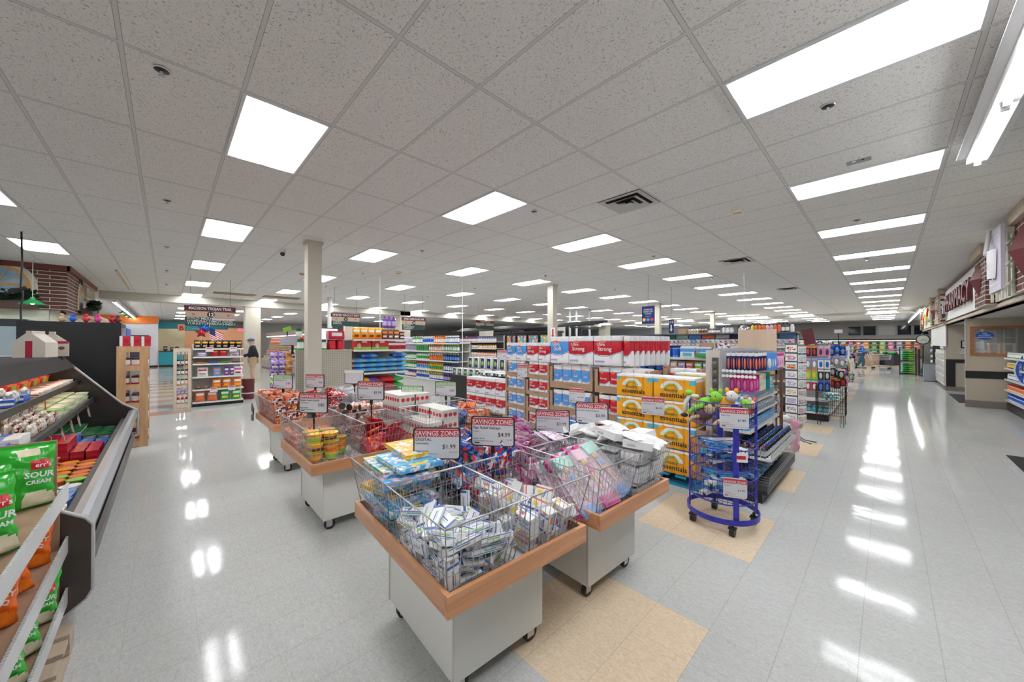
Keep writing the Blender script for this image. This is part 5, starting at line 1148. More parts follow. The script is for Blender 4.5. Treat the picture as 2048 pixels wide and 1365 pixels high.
deckblock(-4.72, -4.47, k_tub('white','white',.062,.11), .13, .13, .112, 1, 'tall white tub on the case deck', 'tub', 'tub', 3)
deckblock(-5.2, -4.75, [k_tub('green','lime',.06,.05), k_tub('coral','orange',.06,.05), k_tub('maroon','orange',.06,.05)], .125, .12, .052, 2, 'flat salsa coloured tub on the case deck', 'tub', 'tub', 3)
deckblock(-5.62, -5.22, [k_tub('purple','amber',.06,.05), k_tub('red','coral',.06,.05)], .125, .12, .052, 2, 'purple and red tub stacked on the case deck', 'tub', 'tub', 3)
deckblock(-6.2, -5.65, k_box(.10,.09,.085,'crimson','red','white',0), .105, .10, .088, 2, 'dark red carton with white label on the case deck', 'cheese box', 'cheese_box', 4)
deckblock(-6.65, -6.22, k_box(.12,.10,.06,'blue','sky','white',0), .125, .11, .063, 2, 'blue carton with white label on the case deck', 'cheese box', 'cheese_box', 4)
deckblock(-7.45, -6.70, k_tub((.70,.72,.70),'darkgreen',.062,.045), .13, .125, .047, 3, 'white and green lidded tub stacked at the far end of the case', 'tub', 'tub', 4)
# lower shelf
deckblock(-4.1, -3.15, [k_box(.15,.12,.09,'blue','white','sky'), k_box(.15,.12,.09,'amber','white','yellow')], .16, .13, .092, 1, 'blue and yellow biscuit carton on the lower case shelf', 'biscuit box', 'biscuit_box', 3, -.75, .90)
deckblock(-4.55, -4.12, k_box(.14,.12,.08,'white','blue','sky'), .15, .13, .082, 1, 'white and blue carton on the lower case shelf', 'carton', 'carton', 3, -.75, .90)
deckblock(-5.6, -4.6, [k_bag(.15,.05,.11,('tan','offwhite','maroon'),'coral','white'), k_bag(.15,.05,.11,('offwhite','silver','tan'),'offwhite','tan')], .155, .06, .11, 1, 'clear tan packet on the lower case shelf', 'packet', 'soft_packet', 5, -.75, .90)
deckblock(-7.5, -5.65, [k_tub((.70,.66,.52),'silver',.055,.05), k_tub('lime','cream',.055,.05), k_tub('silver','offwhite',.055,.05), k_tub('cream','lime',.055,.045)], .12, .12, .052, 2, 'pale dip tub on the lower case shelf', 'tub', 'dip_tub', 4, -.75, .90)
# upper shelf
deckblock(-4.6, -3.12, [k_bag(.20,.10,.13,('white','palepink','crimson'),'pink','white'), k_bag(.20,.10,.13,('white','silver','lilac'),'white','crimson')], .20, .12, .11, 1, 'white and pink cheese bag on the upper case shelf', 'bag', 'cheese_bag', 3, -.88, 1.15)
deckblock(-5.5, -4.65, [k_bag(.17,.07,.11,('silver','white','grey'),'white','maroon'), k_box(.15,.10,.06,'blue','white','red')], .18, .10, .09, 1, 'silver and blue packet on the upper case shelf', 'packet', 'soft_packet', 3, -.88, 1.15)
deckblock(-7.5, -5.55, [k_tub('orange','red',.065,.08), k_tub('lime','orange',.065,.08), k_tub('red','coral',.065,.08)], .14, .13, .082, 1, 'round orange or red tub at the back of the upper case shelf', 'tub', 'round_tub', 2, -1.08, 1.17)
deckblock(-7.5, -5.55, [k_box(.15,.12,.03,'white','palepink','coral'), k_box(.15,.12,.03,(.7,.65,.6),'crimson','white')], .16, .13, .034, 1, 'flat white pack at the front of the upper case shelf', 'packet', 'flat_pack', 1, -.88, 1.15)
# bakery bags on the canopy
def paperbag(wi):
    K = M((.66,.60,.52), .7, bump=.3); R_ = M('crimson', .5)
    b = MB().prism([(-.14,0),(.14,0),(.14,.22),(.02,.36),(-.02,.36),(-.14,.22)], 0, -.11, .11, K)
    if wi:
        for y in (-.08, 0, .08): b.cyl((.111, y, .13), (.113, y, .13), .028, M('brown'), n=12)
        b.box(.109,.112,-.14,.14,.2,.24,R_)
    else: b.box(.109,.1125,-.03,.03,0,.24,R_)
    b.box(-.11,.11,-.025,.025,.35,.39,K); q = b.mesh('paper_bag'); q.transform(Matrix.Diagonal((.9,.95,.80,1))); return q
for i, (x, y, r, w_) in enumerate([(-7.0,-1.06,-.35,0),(-7.38,-.99,.1,1),(-5.5,-1.25,.2,0)]):
    tag(link('paper_bag', paperbag(w_), None, (x, y-.06, 1.492), r), ['tan paper bakery bag with a red stripe on the cold case','tan paper bakery bag with round windows on the cold case','paper bag at the left edge on top of the cold case'][i], 'paper bag')
# tall black coolers behind
t = thing('upright_cooler', 'tall black upright cooler with its plain side to the camera', 'cooler', (-9.35, -.52, 0))
MB().box(0, .9, -1.0, 0, .05, 1.98, M((.018,.019,.021), .3)).build('cabinet', t); MB().box(0, .86, .0, .05, .12, 1.9, M((.35,.36,.40), .25)).build('door', t)
MB().box(0, .86, .05, .06, 1.72, 1.9, M('blue', .4)).build('header', t); MB().box(.05, .85, -.9, -.05, 0, .05, BLACK).build('base', t); MB().cyl((.78,.09,.6), (.78,.09,1.3), .012, STEEL).build('handle', t)
t = thing('glass_door_cooler', 'second tall cooler with pale glass door at the left edge', 'cooler', (-11.2, -1.75, 0))
MB().box(0, .7, -.9, -.02, .05, 2.08, M((.05,.055,.07), .3)).build('cabinet', t); MB().box(.70, .72, -.85, -.08, .2, 1.95, M((.45,.55,.60), .15)).build('glass_door', t); MB().box(.72,.74,-.1,-.04,.2,1.95,BLACK).build('door_frame', t); MB().box(.05,.65,-.85,-.05,0,.05,BLACK).build('base', t)
for i, (x, y, c_) in enumerate([(-8.6,-1.03,'blue'),(-8.6,-.90,'red'),(-8.6,-.78,'magenta'),(-8.65,-.63,'crimson'),(-8.65,-.57,'maroon'),(-8.7,-1.15,'tan')]):
    tag(MB().blob((0,0,.05), .03,.035,.05, M(c_), 8, 6).blob((0,.0,.11), .022,.025,.025, M(c_), 8, 6).box(-.02,.02,-.045,.045,.04,.055,M(c_)).build('toy_figure', None, (x, y, 1.981)), 'small %s toy figure standing on the black cooler' % c_, 'toy')
struct(MB().box(-15, -13.7, -2.9, -2.8, 0, 2.45, M((.72,.76,.60), .7)).box(-13.75, -13.65, -6.9, -2.0, 0, 2.45, M((.72,.76,.60), .7)).build('wall_cream'))
struct(MB().box(-13.7, -13.6, -6.9, -2.0, 0, 1.3, M('maroon', .6)).build('trim_30'))
# --- brick fascia of the meat department
BX = -13.6
struct(MB().box(BX-.1, BX, -6.9, -1.82, 2.44, CZ-.001, BR1).build('wall_brick_fascia')); struct(MB().box(BX-2.1, BX, -1.82, -1.72, 2.44, CZ-.001, BR0).build('wall_brick_return'))
struct(MB().box(BX, BX+.04, -6.9, -1.68, CZ-.12, CZ-.001, M((.20,.06,.045), .6)).box(BX-4.6, BX+.04, -1.72, -1.66, CZ-.12, CZ-.001, M((.20,.06,.045), .6)).build('trim_31'))
struct(MB().box(BX-4.6, BX-2.1, -1.82, -1.72, 2.95, CZ-.001, M((.33,.26,.19), .7)).box(-26, BX-.1, -2.1, -2.0, 0, 2.44, M((.72,.74,.58), .7)).box(-26, BX-2.1, -2.1, -2.0, 2.44, 2.78, M((.40,.27,.17), .7)).build('wall_meat_sign'))
t = thing('fresh_meats_sign', 'brown fascia sign with cream FRESH MEATS letters', 'sign', (BX-3.35, -1.715, 3.0))
MB().box(-1.15, 1.15, -.0, .01, 0, .36, M((.26,.20,.15), .6)).box(-1.17,1.17,0,.02,-.04,0,M('tan')).box(-1.17,1.17,0,.02,.36,.40,M('tan')).build('sign_panel', t)
text('FRESH MEATS', .34, M((.62,.56,.45), .5), t, (0, .03, .06), PI, bold=.01, ext=.01, sx=.82)
def archwin(loc, rz, w, lb):
    t = thing('painted_arch_window', lb, 'mural window', loc, rz); OR_ = M((.70,.36,.12), .6); fr_ = M((.66,.62,.50), .6)
    def arch(r, z0, m, y0, y1, nm):
        pts = [(-r, 0), (r, 0)]+[(r*math.cos(PI*k/14), z0+r*.95*math.sin(PI*k/14)) for k in range(15)]
        return MB().prism(pts, 1, y0, y1, m).build(nm, t)
    arch(w/2, .42, fr_, -.02, 0, 'surround'); arch(w/2*.82, .42, OR_, -.03, -.02, 'frame')
    sky_, ns, ln, b = nt('painted_sky', .6); tc = nd(ns,'ShaderNodeTexCoord'); no = nd(ns,'ShaderNodeTexNoise'); no.inputs['Scale'].default_value = 2.5; cr = nd(ns,'ShaderNodeValToRGB')
    cr.color_ramp.elements[0].color = (.10,.28,.50,1); cr.color_ramp.elements[0].position = .35; cr.color_ramp.elements[1].color = (.45,.62,.68,1); cr.color_ramp.elements[1].position = .65
    ln.new(tc.outputs['Object'], no.inputs['Vector']); ln.new(no.outputs[0], cr.inputs[0]); ln.new(cr.outputs[0], b.inputs['Base Color'])
    arch(w/2*.72, .42, sky_, -.035, -.03, 'pane')
    m_ = MB().box(-.02, .02, -.045, -.035, 0, .42+w*.34, OR_).box(-w*.36, w*.36, -.045, -.035, .40, .45, OR_).box(-w*.36, w*.36, -.045, -.035, .2, .22, OR_)
    for a in (35, 65, 115, 145): m_.box(0, w*.34, -.044, -.036, -.008, .008, OR_, Matrix.Rotation(-math.radians(a), 3, 'Y'), (0, 0, 0)) if False else m_.wire((0,-.04,.43), (w*.35*math.cos(math.radians(a)), -.04, .43+w*.33*math.sin(math.radians(a))), .012, OR_)
    m_.build('glazing_bar', t); MB().prism([(-.06,0),(.06,0),(.10,.14),(-.10,.14)], 1, -.06, -.02, M((.03,.07,.05))).build('keystone', t).location = (0,0,.42+w*.40)
def foliage(loc, rz, w, lb):
    t = thing('planter', lb, 'planter', loc, rz); m_ = MB(); G = M((.03,.075,.035), .7)
    for i in range(420):
        x = random.uniform(-w/2, w/2); z = .16+.2*random.random()**2+.05*math.sin(4*x); y = -.19+random.uniform(-.10,.07); a = random.uniform(0, 6); s = random.uniform(.05,.11)
        p = Vector((x, y, z)); u = Vector((math.cos(a), math.sin(a), random.uniform(-.6,.6)))*s; v = Vector((-math.sin(a), math.cos(a), random.uniform(-.4,.4)))*s*.5
        m_.add([p-u, p+v, p+u, p-v], [(0,1,2,3)], G)
    MB().box(-w/2, w/2, -.22, -.02, -.02, .14, M((.10,.055,.045), .7)).build('box', t); stuff(m_.build('foliage', t))
archwin((BX+.01, -2.72, 2.55), PI/2, 1.15, 'painted arched window on the brick fascia, larger one'); foliage((BX+.04, -2.72, 2.46), PI/2, 1.2, 'dark greenery in a planter under the larger painted window')
archwin((BX-1.7, -1.715, 2.55), PI, .7, 'narrow painted arched window beside the FRESH MEATS sign'); foliage((BX-1.8, -1.68, 2.46), PI, .8, 'dark greenery in a planter under the narrow painted window')
t = thing('timber_gable', 'cream timber gable frame below the FRESH MEATS sign', 'trim', (BX-2.1, -1.66, 2.4))
for a, c_ in (((0,0,.55),(-3.6,0,.55)), ((0,0,.02),(-3.6,0,.02)), ((-.2,0,.05),(-1.2,0,.5)), ((-1.2,0,.5),(-2.2,0,.05)), ((-2.2,0,.05),(-3.2,0,.5))): MB().cyl(a, c_, .04, M('tan', .6), n=4, smooth=False).build('beam', t)
tag(MB().box(-4.6, 0, -.02, .02, CZ-.03, CZ-.001, M('tan')).build('track_rail', None, (-13.4, -.92, 0)), 'thin brown track rail on the ceiling above the green pendants', 'rail')
for px, yy, X, lb in ((925, 600, -8.7, 'thin white pole rising behind the cleaning aisle'), (760, 580, -8.9, 'thin white pole behind the pet food display')):
    q = onX(px, yy, X); tag(MB().cyl((0,0,0),(0,0,CZ),.012,WHITE,n=8).build('thin_pole', None, (q.x, q.y, 0)), lb, 'pole')
t = thing('extinguisher_sign', 'white sign with red arrow on the second pillar', 'sign', (-7.20, 8.68, 1.80)); MB().box(-.09,.09,-.01,.0,0,.34,WHITE).build('sign_plate', t); MB().prism([(-.03,.30),(.03,.30),(.03,.12),(.06,.12),(0,.03),(-.06,.12),(-.03,.12)], 1, -.014, -.01, M('red')).build('arrow', t)
# cords and green pendants
for i, (x, y, zb) in enumerate([(-11.8,-2.05,0)]): pass
PGR = M((.02,.35,.10), .4)
def pendant(p, lb, k=1):
    t = thing('pendant_lamp', lb, 'pendant lamp', (p.x, p.y, p.z)); L = CZ-p.z
    MB().cyl((0,0,.14), (0,0,L), .006, M('silver')).build('cord', t); MB().lathe([(.20*k,0,PGR),(.10*k,.06*k,PGR),(.04*k,.11*k,PGR),(.03*k,.15*k,M('silver')),(0,.16*k,M('silver'))], 20).build('lamp_shade', t)
    MB().blob((0,0,.03), .035,.035,.035, Memit((1,.9,.7), 6), 8, 6).build('bulb', t)
pendant(onX(65, 609, -12.6), 'green pendant lamp before the large painted window'); 
for q, (px, py) in enumerate([(245,627),(253,633),(260,637)]): pendant(onY(px, py, -1.1 if q == 0 else -1.05), ['first green pendant lamp toward the coffee counter','second green pendant lamp toward the coffee counter','third green pendant lamp toward the coffee counter'][q], .6)
p = onX(42, 565, -9.9); t = thing('drop_cord', 'black power cord dropping from the ceiling at the left', 'cord', (p.x, p.y, 0)); MB().tube([(0,0,CZ),(0,.01,3.0),(.01,0,2.6),(0,.02,2.45),(0,0,2.2),(.02,.01,1.9),(0,0,1.5)], .012, BLACK).build('cable', t); MB().cyl((0,-.12,2.5),(0,.06,2.58),.03,BLACK).build('plug', t)
# wooden crate racks
PINE = Mwood((.48,.27,.13), (.62,.39,.21), 4, .55, 2)
def slatrack(loc, rz, w, d, h, lb, nsl, m=PINE, pw=.10):
    t = thing('wooden_rack', lb, 'rack', loc, rz)
    for y in (0, d-.03):
        for x in (0, w-pw): MB().box(x, x+pw, y, y+.03, 0, h, m).build('post', t)
        for i in range(nsl): z = h*(i+.0)/nsl+.02; MB().box(pw*.6, w-pw*.6, y+.005, y+.025, h-.09-i*(h-.1)/(nsl-1) if nsl > 1 else z, h-i*(h-.1)/(nsl-1), m).build('slat', t)
    for i in range(nsl-1): MB().box(0, w, .03, d-.03, .10+i*(h-.15)/(nsl-1), .12+i*(h-.15)/(nsl-1), m).build('shelf', t)
    return t
slatrack((-8.28, -.56, 0), PI/2, .35, .62, 1.61, 'light pine slatted rack at the far end of the cold case', 6)
cj = k_jar('red','charcoal','white',.05,.13)
for i in range(5):
    for x in (.09, .2, .3): 
        for y in (.2, .42): tag(link('coffee_tub', cj, None, (-8.28-y, -.56+x, .125+i*(1.46)/5)), 'red coffee tub inside the pine slatted rack', 'tub', 'red coffee tubs in the pine rack')
for i in range(3): tag(link('coffee_carton', k_box(.11,.12,.16,'red','white','crimson',2), None, (-8.45-.02*i, -.48+.12*i, 1.611), PI/2), 'red and white carton on top of the pine slatted rack', 'carton', 'red cartons on the pine rack')
slatrack((-12.4, .13, 0), PI/2, .33, .5, 1.52, 'pale wooden rack of jars beside the snack end display', 2, Mwood((.60,.50,.38), (.72,.62,.50), 4, .6, 2), .06)
jr = [k_jar('tan','black','white',.035,.13), k_jar('charcoal','black','offwhite',.035,.13), k_jar('maroon','black','offwhite',.035,.13), k_jar('amber','black','white',.035,.13), k_bag(.08,.06,.12,'lilac','grey'), k_bottle('crimson','white','white',.03,.2)]
for i in range(6):
    z = 1.36-.25*i
    MB().box(0, .33, .05, .45, z-.012, z, M('tan')).build('jar_shelf', bpy.data.objects['wooden_rack.001'])
    for x in (.08, .16, .24):
        for y in (.0, .1): tag(link('jar', jr[i], None, (-12.38-.08-y, .13+x+.01, z), PI/2), 'jar on the %s shelf of the pale wooden rack' % ['top','second','third','fourth','fifth','bottom'][i], 'jar', 'jars on the %s shelf of the pale rack' % ['top','second','third','fourth','fifth','bottom'][i])
# --- end display 12
shl = [.12, .45, .78, 1.12, 1.30, 1.52]
sv = shelving('snack end display under the aisle 12 sign', 'shelving', (-12.4, .49, 0), PI/2, 1.06, .5, 1.62, shl, base=.09)
fr = Fr((-12.4, .49, 0), PI/2)
fill(fr, 1.52, .03, 1.03, [(k_bag(.14,.07,.22,'black','amber','tan'), .14, 1, 'black and gold crisp bags', 'snack bag')], 'on the top shelf of the aisle 12 display', .09, depthrows=2)
fill(fr, 1.30, .03, 1.03, [(k_bag(.2,.10,.13,'lilac','white','silver'), .2, .9, 'lilac snack bags', 'snack bag'), (k_bag(.16,.09,.19,'red','orange','crimson'), .16, 1, 'red snack bags', 'snack bag'), (k_bag(.2,.10,.13,'silver','lilac','red'), .2, .9, 'silver snack bags', 'snack bag')], 'on the second shelf of the aisle 12 display', .08)
for i, c_ in enumerate(('orange','blue','green','crimson')): fill(fr, 1.12, .03+.25*i, .28+.25*i, [(flat(k_bag(.23,.04,.18,c_,'white','silver')), .23, 1, '%s flat packets' % c_, 'snack bag')], 'on the third shelf of the aisle 12 display', .1)
fill(fr, .78, .03, 1.03, [(k_bag(.22,.10,.24,'white','crimson','tan'), .22, 1.2, 'white cookie bags', 'snack bag'), (k_bag(.17,.10,.24,'sky','coral','tan'), .17, 1, 'pale blue cookie bags', 'snack bag'), (k_bag(.10,.08,.24,'purple','white','tan'), .10, .8, 'purple cookie bags', 'snack bag'), (k_bag(.2,.09,.24,'white','magenta','brown'), .2, .6, 'white and pink cookie bags', 'snack bag')], 'on the fourth shelf of the aisle 12 display', .08)
fill(fr, .45, .38, 1.03, [(k_bag(.19,.13,.27,'orange','white','amber'), .195, 1, 'orange snack bags', 'snack bag')], 'on the fifth shelf of the aisle 12 display', .09)
fill(fr, .45, .03, .36, [(flat(k_bag(.15,.06,.12,'brown','tan','cream')), .15, 1, 'brown roll packs', 'bread')], 'on the fifth shelf of the aisle 12 display', .12)
fill(fr, .12, .03, .52, [(k_bag(.21,.13,.28,'coral','white','orange'), .215, 1, 'coral red snack bags', 'snack bag')], 'on the bottom shelf of the aisle 12 display', .09)
fill(fr, .12, .54, 1.03, [(k_bag(.21,.13,.28,'green','white','yellow'), .215, 1, 'green snack bags', 'snack bag')], 'on the bottom shelf of the aisle 12 display', .09)
for i, (x, z) in enumerate([(.33,1.49),(.83,1.49),(.42,.42),(.80,.44)]): tag(MB().box(-.08,.08,-.002,.002,-.06,.06,PAP).box(-.06,.06,-.003,-.002,.02,.045,REDB).build('price_card', None, fr.p(x,-.02,z), PI/2), 'white price card hanging from a shelf of the aisle 12 display', 'price card', 'price cards on the aisle 12 display')
fr2 = [(.55, 1.64, .0)]
def star(c_, p, lb):
    b = MB(); pts = [(.14*(1 if k % 2 == 0 else .5)*math.cos(PI/2+PI*k/5), .14*(1 if k % 2 == 0 else .5)*math.sin(PI/2+PI*k/5)) for k in range(10)]
    vs = [(0, u, v) for u, v in pts]+[(.06,0,0),(-.06,0,0)]; b.add(vs, [(k, (k+1) % 10, 10) for k in range(10)]+[((k+1) % 10, k, 11) for k in range(10)], M(c_, .15, .3), True); b.wire((0,0,-.1), (0,0,-(p[2]-1.6)), .003, WHITE)
    tag(b.build('star_balloon', None, p), lb, 'balloon')
star('blue', (-12.5, .72, 2.05), 'blue foil star balloon over the snack end display'); star('red', (-12.45, .66, 1.93), 'red foil star balloon over the snack end display')
t = thing('flag', 'small striped flag standing on the snack end display', 'flag', (-12.5, .82, 1.62)); MB().cyl((0,.08,0), (0,.0,.52), .005, WHITE, n=6).build('flag_pole', t)
b = MB(); 
b.grid(lambda u, v: (.02*math.sin(6*u), .0+.30*u+.02*v, .47-.35*v-.18*u), 10, 13, lambda u, v: M('navy') if u < .4 and v < .54 else (M('red') if int(v*13) % 2 == 0 else WHITE)); b.build('flag_cloth', t)
t = thing('waste_bin', 'dark red round bin behind the snack end display', 'bin', (-13.2, 1.76, 0)); MB().lathe([(0,0,M('maroon')),(.15,0,M('maroon')),(.16,.16,M('silver')),(.16,.20,M('maroon')),(.16,.60,M('maroon')),(0,.60,M('maroon'))], 20).build('drum', t)
# --- aisle signs
def aisle_sign(x, y0, y1, zt, zb, name_, num, lines, lb, lines2=()):
    t = thing('aisle_sign', lb, 'sign', (x, y0, zb)); W_ = y1-y0; H = zt-zb
    MB().box(-.02, .02, 0, W_, 0, H*.42, M((.03,.07,.06), .85)).build('lower_board', t); MB().box(-.02, .02, 0, W_, H*.42, H*.72, M((.48,.36,.27), .85)).build('middle_board', t); MB().box(-.022, .022, -.02, W_+.02, H*.72, H, M((.12,.03,.04), .85)).build('top_board', t)
    MB().cyl((.02,W_/2,H*.57), (.03,W_/2,H*.57), H*.15, BLACK, n=24).build('number_disc', t).scale = (1,1,1)
    for q in (.16, .86): MB().add([(.024,W_*q-.04,H*.56),(.024,W_*q,H*.50),(.024,W_*q+.04,H*.56),(.024,W_*q,H*.62)], [(0,1,2,3)], M((.45,.13,.06))).build('diamond', t)
    for q in (.1, .9): MB().cyl((0,W_*q,H), (0,W_*q,CZ-zb), .004, CHAR, n=5).build('hanging_wire', t)
    text(name_, H*.20, WHITE, t, (.026, W_/2, H*.80), PI/2, bold=.01, sx=min(1.0, W_/(len(name_)*H*.20*.66)))
    text(num, H*.23, WHITE, t, (.034, W_/2, H*.495), PI/2, bold=.02)
    for i, s_ in enumerate(lines): text(s_, H*.15, M((.7,.72,.7)), t, (.024, W_*.04, H*(.31-.125*i)), PI/2, align='LEFT', bold=.004, sx=.85*1.3)
    for i, s_ in enumerate(lines2): text(s_, H*.15, M((.7,.72,.7)), t, (.024, W_*.54, H*(.18-.125*i)), PI/2, align='LEFT', bold=.004, sx=.85*1.2)
    if lines2: MB().box(.02,.026,W_*.52,W_,H*.30,H*.40,M((.6,.55,.5))).build('cover_strip', t)
aisle_sign(-13.2, .36, 1.44, 2.70, 2.14, 'MADISON TROJAN TRAIL', '12', ['COLD MEATS','HAMS/BACON','TURKEYS/FISH'], 'hanging aisle 12 sign lettered MADISON TROJAN TRAIL', ['HOT DOGS','LUNCHMEAT'])
aisle_sign(-12.5, 3.87, 4.75, 2.65, 2.2, 'ONSTED WILDCAT WAY', '11', ['CANDY', 'SNACKS'], 'hanging aisle 11 sign lettered ONSTED WILDCAT WAY')
aisle_sign(-12.5, 6.33, 7.28, 2.64, 2.16, 'SAND CREEK ROAD AVE', '10', ['BLEACH','DETERGENT','CLEANERS'], 'hanging aisle 10 sign with green lower board')
aisle_sign(-14.0, 11.0, 12.1, 2.78, 2.37, 'BLISSFIELD LANE', '9', ['DAIRY'], 'hanging aisle 9 sign far back')
# --- far left: coffee counter
TEA = M((.01,.22,.27), .5)
struct(MB().box(-40.9, -35.0, -6.9, -.42, 0, CZ-.001, M((.72,.72,.74), .6)).build('wall_white_block')); struct(MB().box(-35.0, -34.94, -6.9, -.42, 3.0, CZ-.002, M('orange', .5)).build('trim_40')); struct(MB().box(-34.99, -34.95, -1.8, -.85, 0, 2.2, M((.06,.06,.09), .5)).build('door_1')); struct(MB().box(-35, -34.96, -.85, -.42, 0, .12, BLACK).build('baseboard_west'))
struct(MB().box(-36.4, -36.0, -.42, 3.5, 2.72, 3.22, TEA).build('trim_41')); struct(MB().box(-36.9, -36.8, -.42, 1.0, 1.1, 2.72, M((.62,.50,.30), .6)).build('wall_coffee')); struct(MB().box(-38.2, -38.1, 1.0, 6, 0, 2.9, M((.60,.28,.14), .6)).build('wall_orange'))
t = thing('coffee_counter', 'turquoise coffee counter at the far left end', 'counter', (-34.9, -.38, 0)); MB().box(-.6, 0, 0, 1.25, .12, 1.05, M((.02,.30,.36), .4)).build('counter_front', t); MB().box(-.65, .04, 0, 1.3, 1.05, 1.1, CHAR).build('countertop', t); MB().box(-.55, -.03, 0, 1.25, 0, .12, BLACK).build('base', t)
for i, (y, h_) in enumerate([(.15,.34),(.5,.26),(.75,.3)]): tm = thing('coffee_machine', ['taller black coffee maker on the turquoise counter','low black grinder on the turquoise counter','chrome coffee urn on the turquoise counter'][i], 'coffee machine', (-35.3, -.2+y, 1.1)); MB().box(-.1,.1,-.1,.1,0,h_,BLACK).build('body', tm); MB().box(.1,.14,-.06,.06,h_*.5,h_*.7,STEEL).build('spout', tm)
t = thing('coffee_sign', 'hanging teal sign with a red letter B and COFFEE', 'sign', (-33, .55, 2.5)); MB().box(-.02,.02,.35,1.9,0,.38,TEA).build('sign_board', t); MB().box(-.02,.03,0,.34,-.02,.42,M('coral')).build('letter_tile', t); text('B', .42, M((.12,.03,.03)), t, (.035,.17,.05), PI/2, bold=.03); text('COFFEE', .2, M((.3,.5,.5)), t, (.025,.45,.08), PI/2, align='LEFT')
for q in (.3, 1.6): MB().cyl((0,q,.38), (0,q,CZ-2.5), .005, CHAR, n=5).build('hanging_wire', t)
tag(MB().box(-.02,.02,-.16,.16,0,.16,Memit((.9,.05,.08), 1.5)).box(-.03,-.02,-.18,.18,-.02,.18,WHITE).build('exit_sign', None, (-33, 3.95, 2.55)), 'small red lit exit sign far behind the man', 'sign')
# ================= end display of pet food behind the slim pillar =================
PEGB = None
def pegmat():
    m, ns, ln, b = nt('pegboard', .6); tc = nd(ns,'ShaderNodeTexCoord'); sp = nd(ns,'ShaderNodeSeparateXYZ'); ln.new(tc.outputs['Object'], sp.inputs[0])
    outs = []
    for k in (0, 2):
        a = nd(ns,'ShaderNodeMath', operation='DIVIDE'); a.inputs[1].default_value = .0254*1.35; ln.new(sp.outputs[k], a.inputs[0])
        f = nd(ns,'ShaderNodeMath', operation='FRACT'); ln.new(a.outputs[0], f.inputs[0]); s = nd(ns,'ShaderNodeMath', operation='SUBTRACT'); s.inputs[1].default_value = .5; ln.new(f.outputs[0], s.inputs[0])
        p = nd(ns,'ShaderNodeMath', operation='MULTIPLY'); ln.new(s.outputs[0], p.inputs[0]); ln.new(s.outputs[0], p.inputs[1]); outs.append(p)
    q = nd(ns,'ShaderNodeMath', operation='ADD'); ln.new(outs[0].outputs[0], q.inputs[0]); ln.new(outs[1].outputs[0], q.inputs[1])
    l = nd(ns,'ShaderNodeMath', operation='LESS_THAN'); l.inputs[1].default_value = .035; ln.new(q.outputs[0], l.inputs[0])
    mx = nd(ns,'ShaderNodeMix', data_type='RGBA'); mx.inputs[6].default_value = (.50,.46,.38,1); mx.inputs[7].default_value = (.10,.09,.08,1); ln.new(l.outputs[0], mx.inputs[0]); ln.new(mx.outputs[2], b.inputs['Base Color']); return m
PG = pegmat(); BK = M((.56,.53,.47), .5)
t = thing('pegboard_panel', 'empty beige pegboard display end behind the slim pillar', 'display', (-7.55, 1.72, 0), PI/2)
MB().box(0, 1.0, 0, .03, .10, 1.53, PG).build('pegboard', t); MB().box(0,1.0,.03,.06,0,1.53,BK).build('back_panel', t)
for x in (0, .17, .97): 
    b = MB().box(x, x+.03, -.01, .0, .05, 1.54, BK)
    for i in range(46): b.box(x+.011, x+.019, -.011, -.01, .1+.031*i, .118+.031*i, BLACK)
    b.build('slotted_upright', t)
MB().box(0, 1.0, -.05, .45, 0, .1, BLACK).build('base', t); MB().box(-.005, 1.0, .06, .45, 1.50, 1.53, SHELF).build('top_shelf', t)
fr = Fr((-7.55, 1.72, 0), PI/2)
fill(fr, 1.532, .04, .58, [(k_jar('green','darkgreen','white',.055,.20), .12, 1, 'green coffee tubs', 'coffee tub')], 'on the pegboard display', .14, depthrows=2)
fill(fr, 1.532, .60, .90, [(k_jar('red','crimson','red',.06,.20), .13, 1, 'red coffee tubs', 'coffee tub')], 'on the pegboard display', .14, depthrows=2)
tag(link('coffee_carton', k_box(.30,.16,.17,'red','crimson','white',1), None, fr.p(.75,.2,1.735), PI/2), 'red carton set on top of the red coffee tubs', 'carton')
for x in (.1, .3): tag(link('coffee_tub', k_jar('green','darkgreen','white',.055,.20), None, fr.p(x,.2,1.735), PI/2), 'green coffee tub stacked second high on the pegboard display', 'coffee tub', 'upper green coffee tubs')
t = thing('monitor', 'flat screen with a pale picture on the pegboard display', 'screen', fr.p(.62,.42,1.532), PI/2)
MB().box(-.26,.26,0,.03,.10,.44,BLACK).build('bezel', t); MB().box(-.245,.245,-.003,0,.115,.425,Memit((.55,.60,.75), .8)).build('screen', t); MB().box(-.08,.08,-.06,.08,0,.015,BLACK).box(-.02,.02,.01,.03,.0,.12,BLACK).build('foot', t)
for i in range(9): pass
sv = shelving('pet food end display with red snack boxes and sacks', 'shelving', (-7.5, 2.74, 0), PI/2, 1.2, .62, 2.02, [.12, 1.04, 1.52, 1.74], base=.08, back=BK)
fr = Fr((-7.5, 2.74, 0), PI/2)
fill(fr, 1.74, .02, 1.18, [(k_bag(.16,.09,.25,'amber','white','brown'), .155, 1.7, 'yellow dog treat bags', 'treat bag'), (k_bag(.14,.08,.22,'brown','orange','white'), .14, 1.1, 'brown dog treat bags', 'treat bag'), (k_bag(.13,.08,.18,'maroon','tan','white'), .13, .4, 'dark red dog treat bags', 'treat bag')], 'on the top shelf of the pet food display', .12)
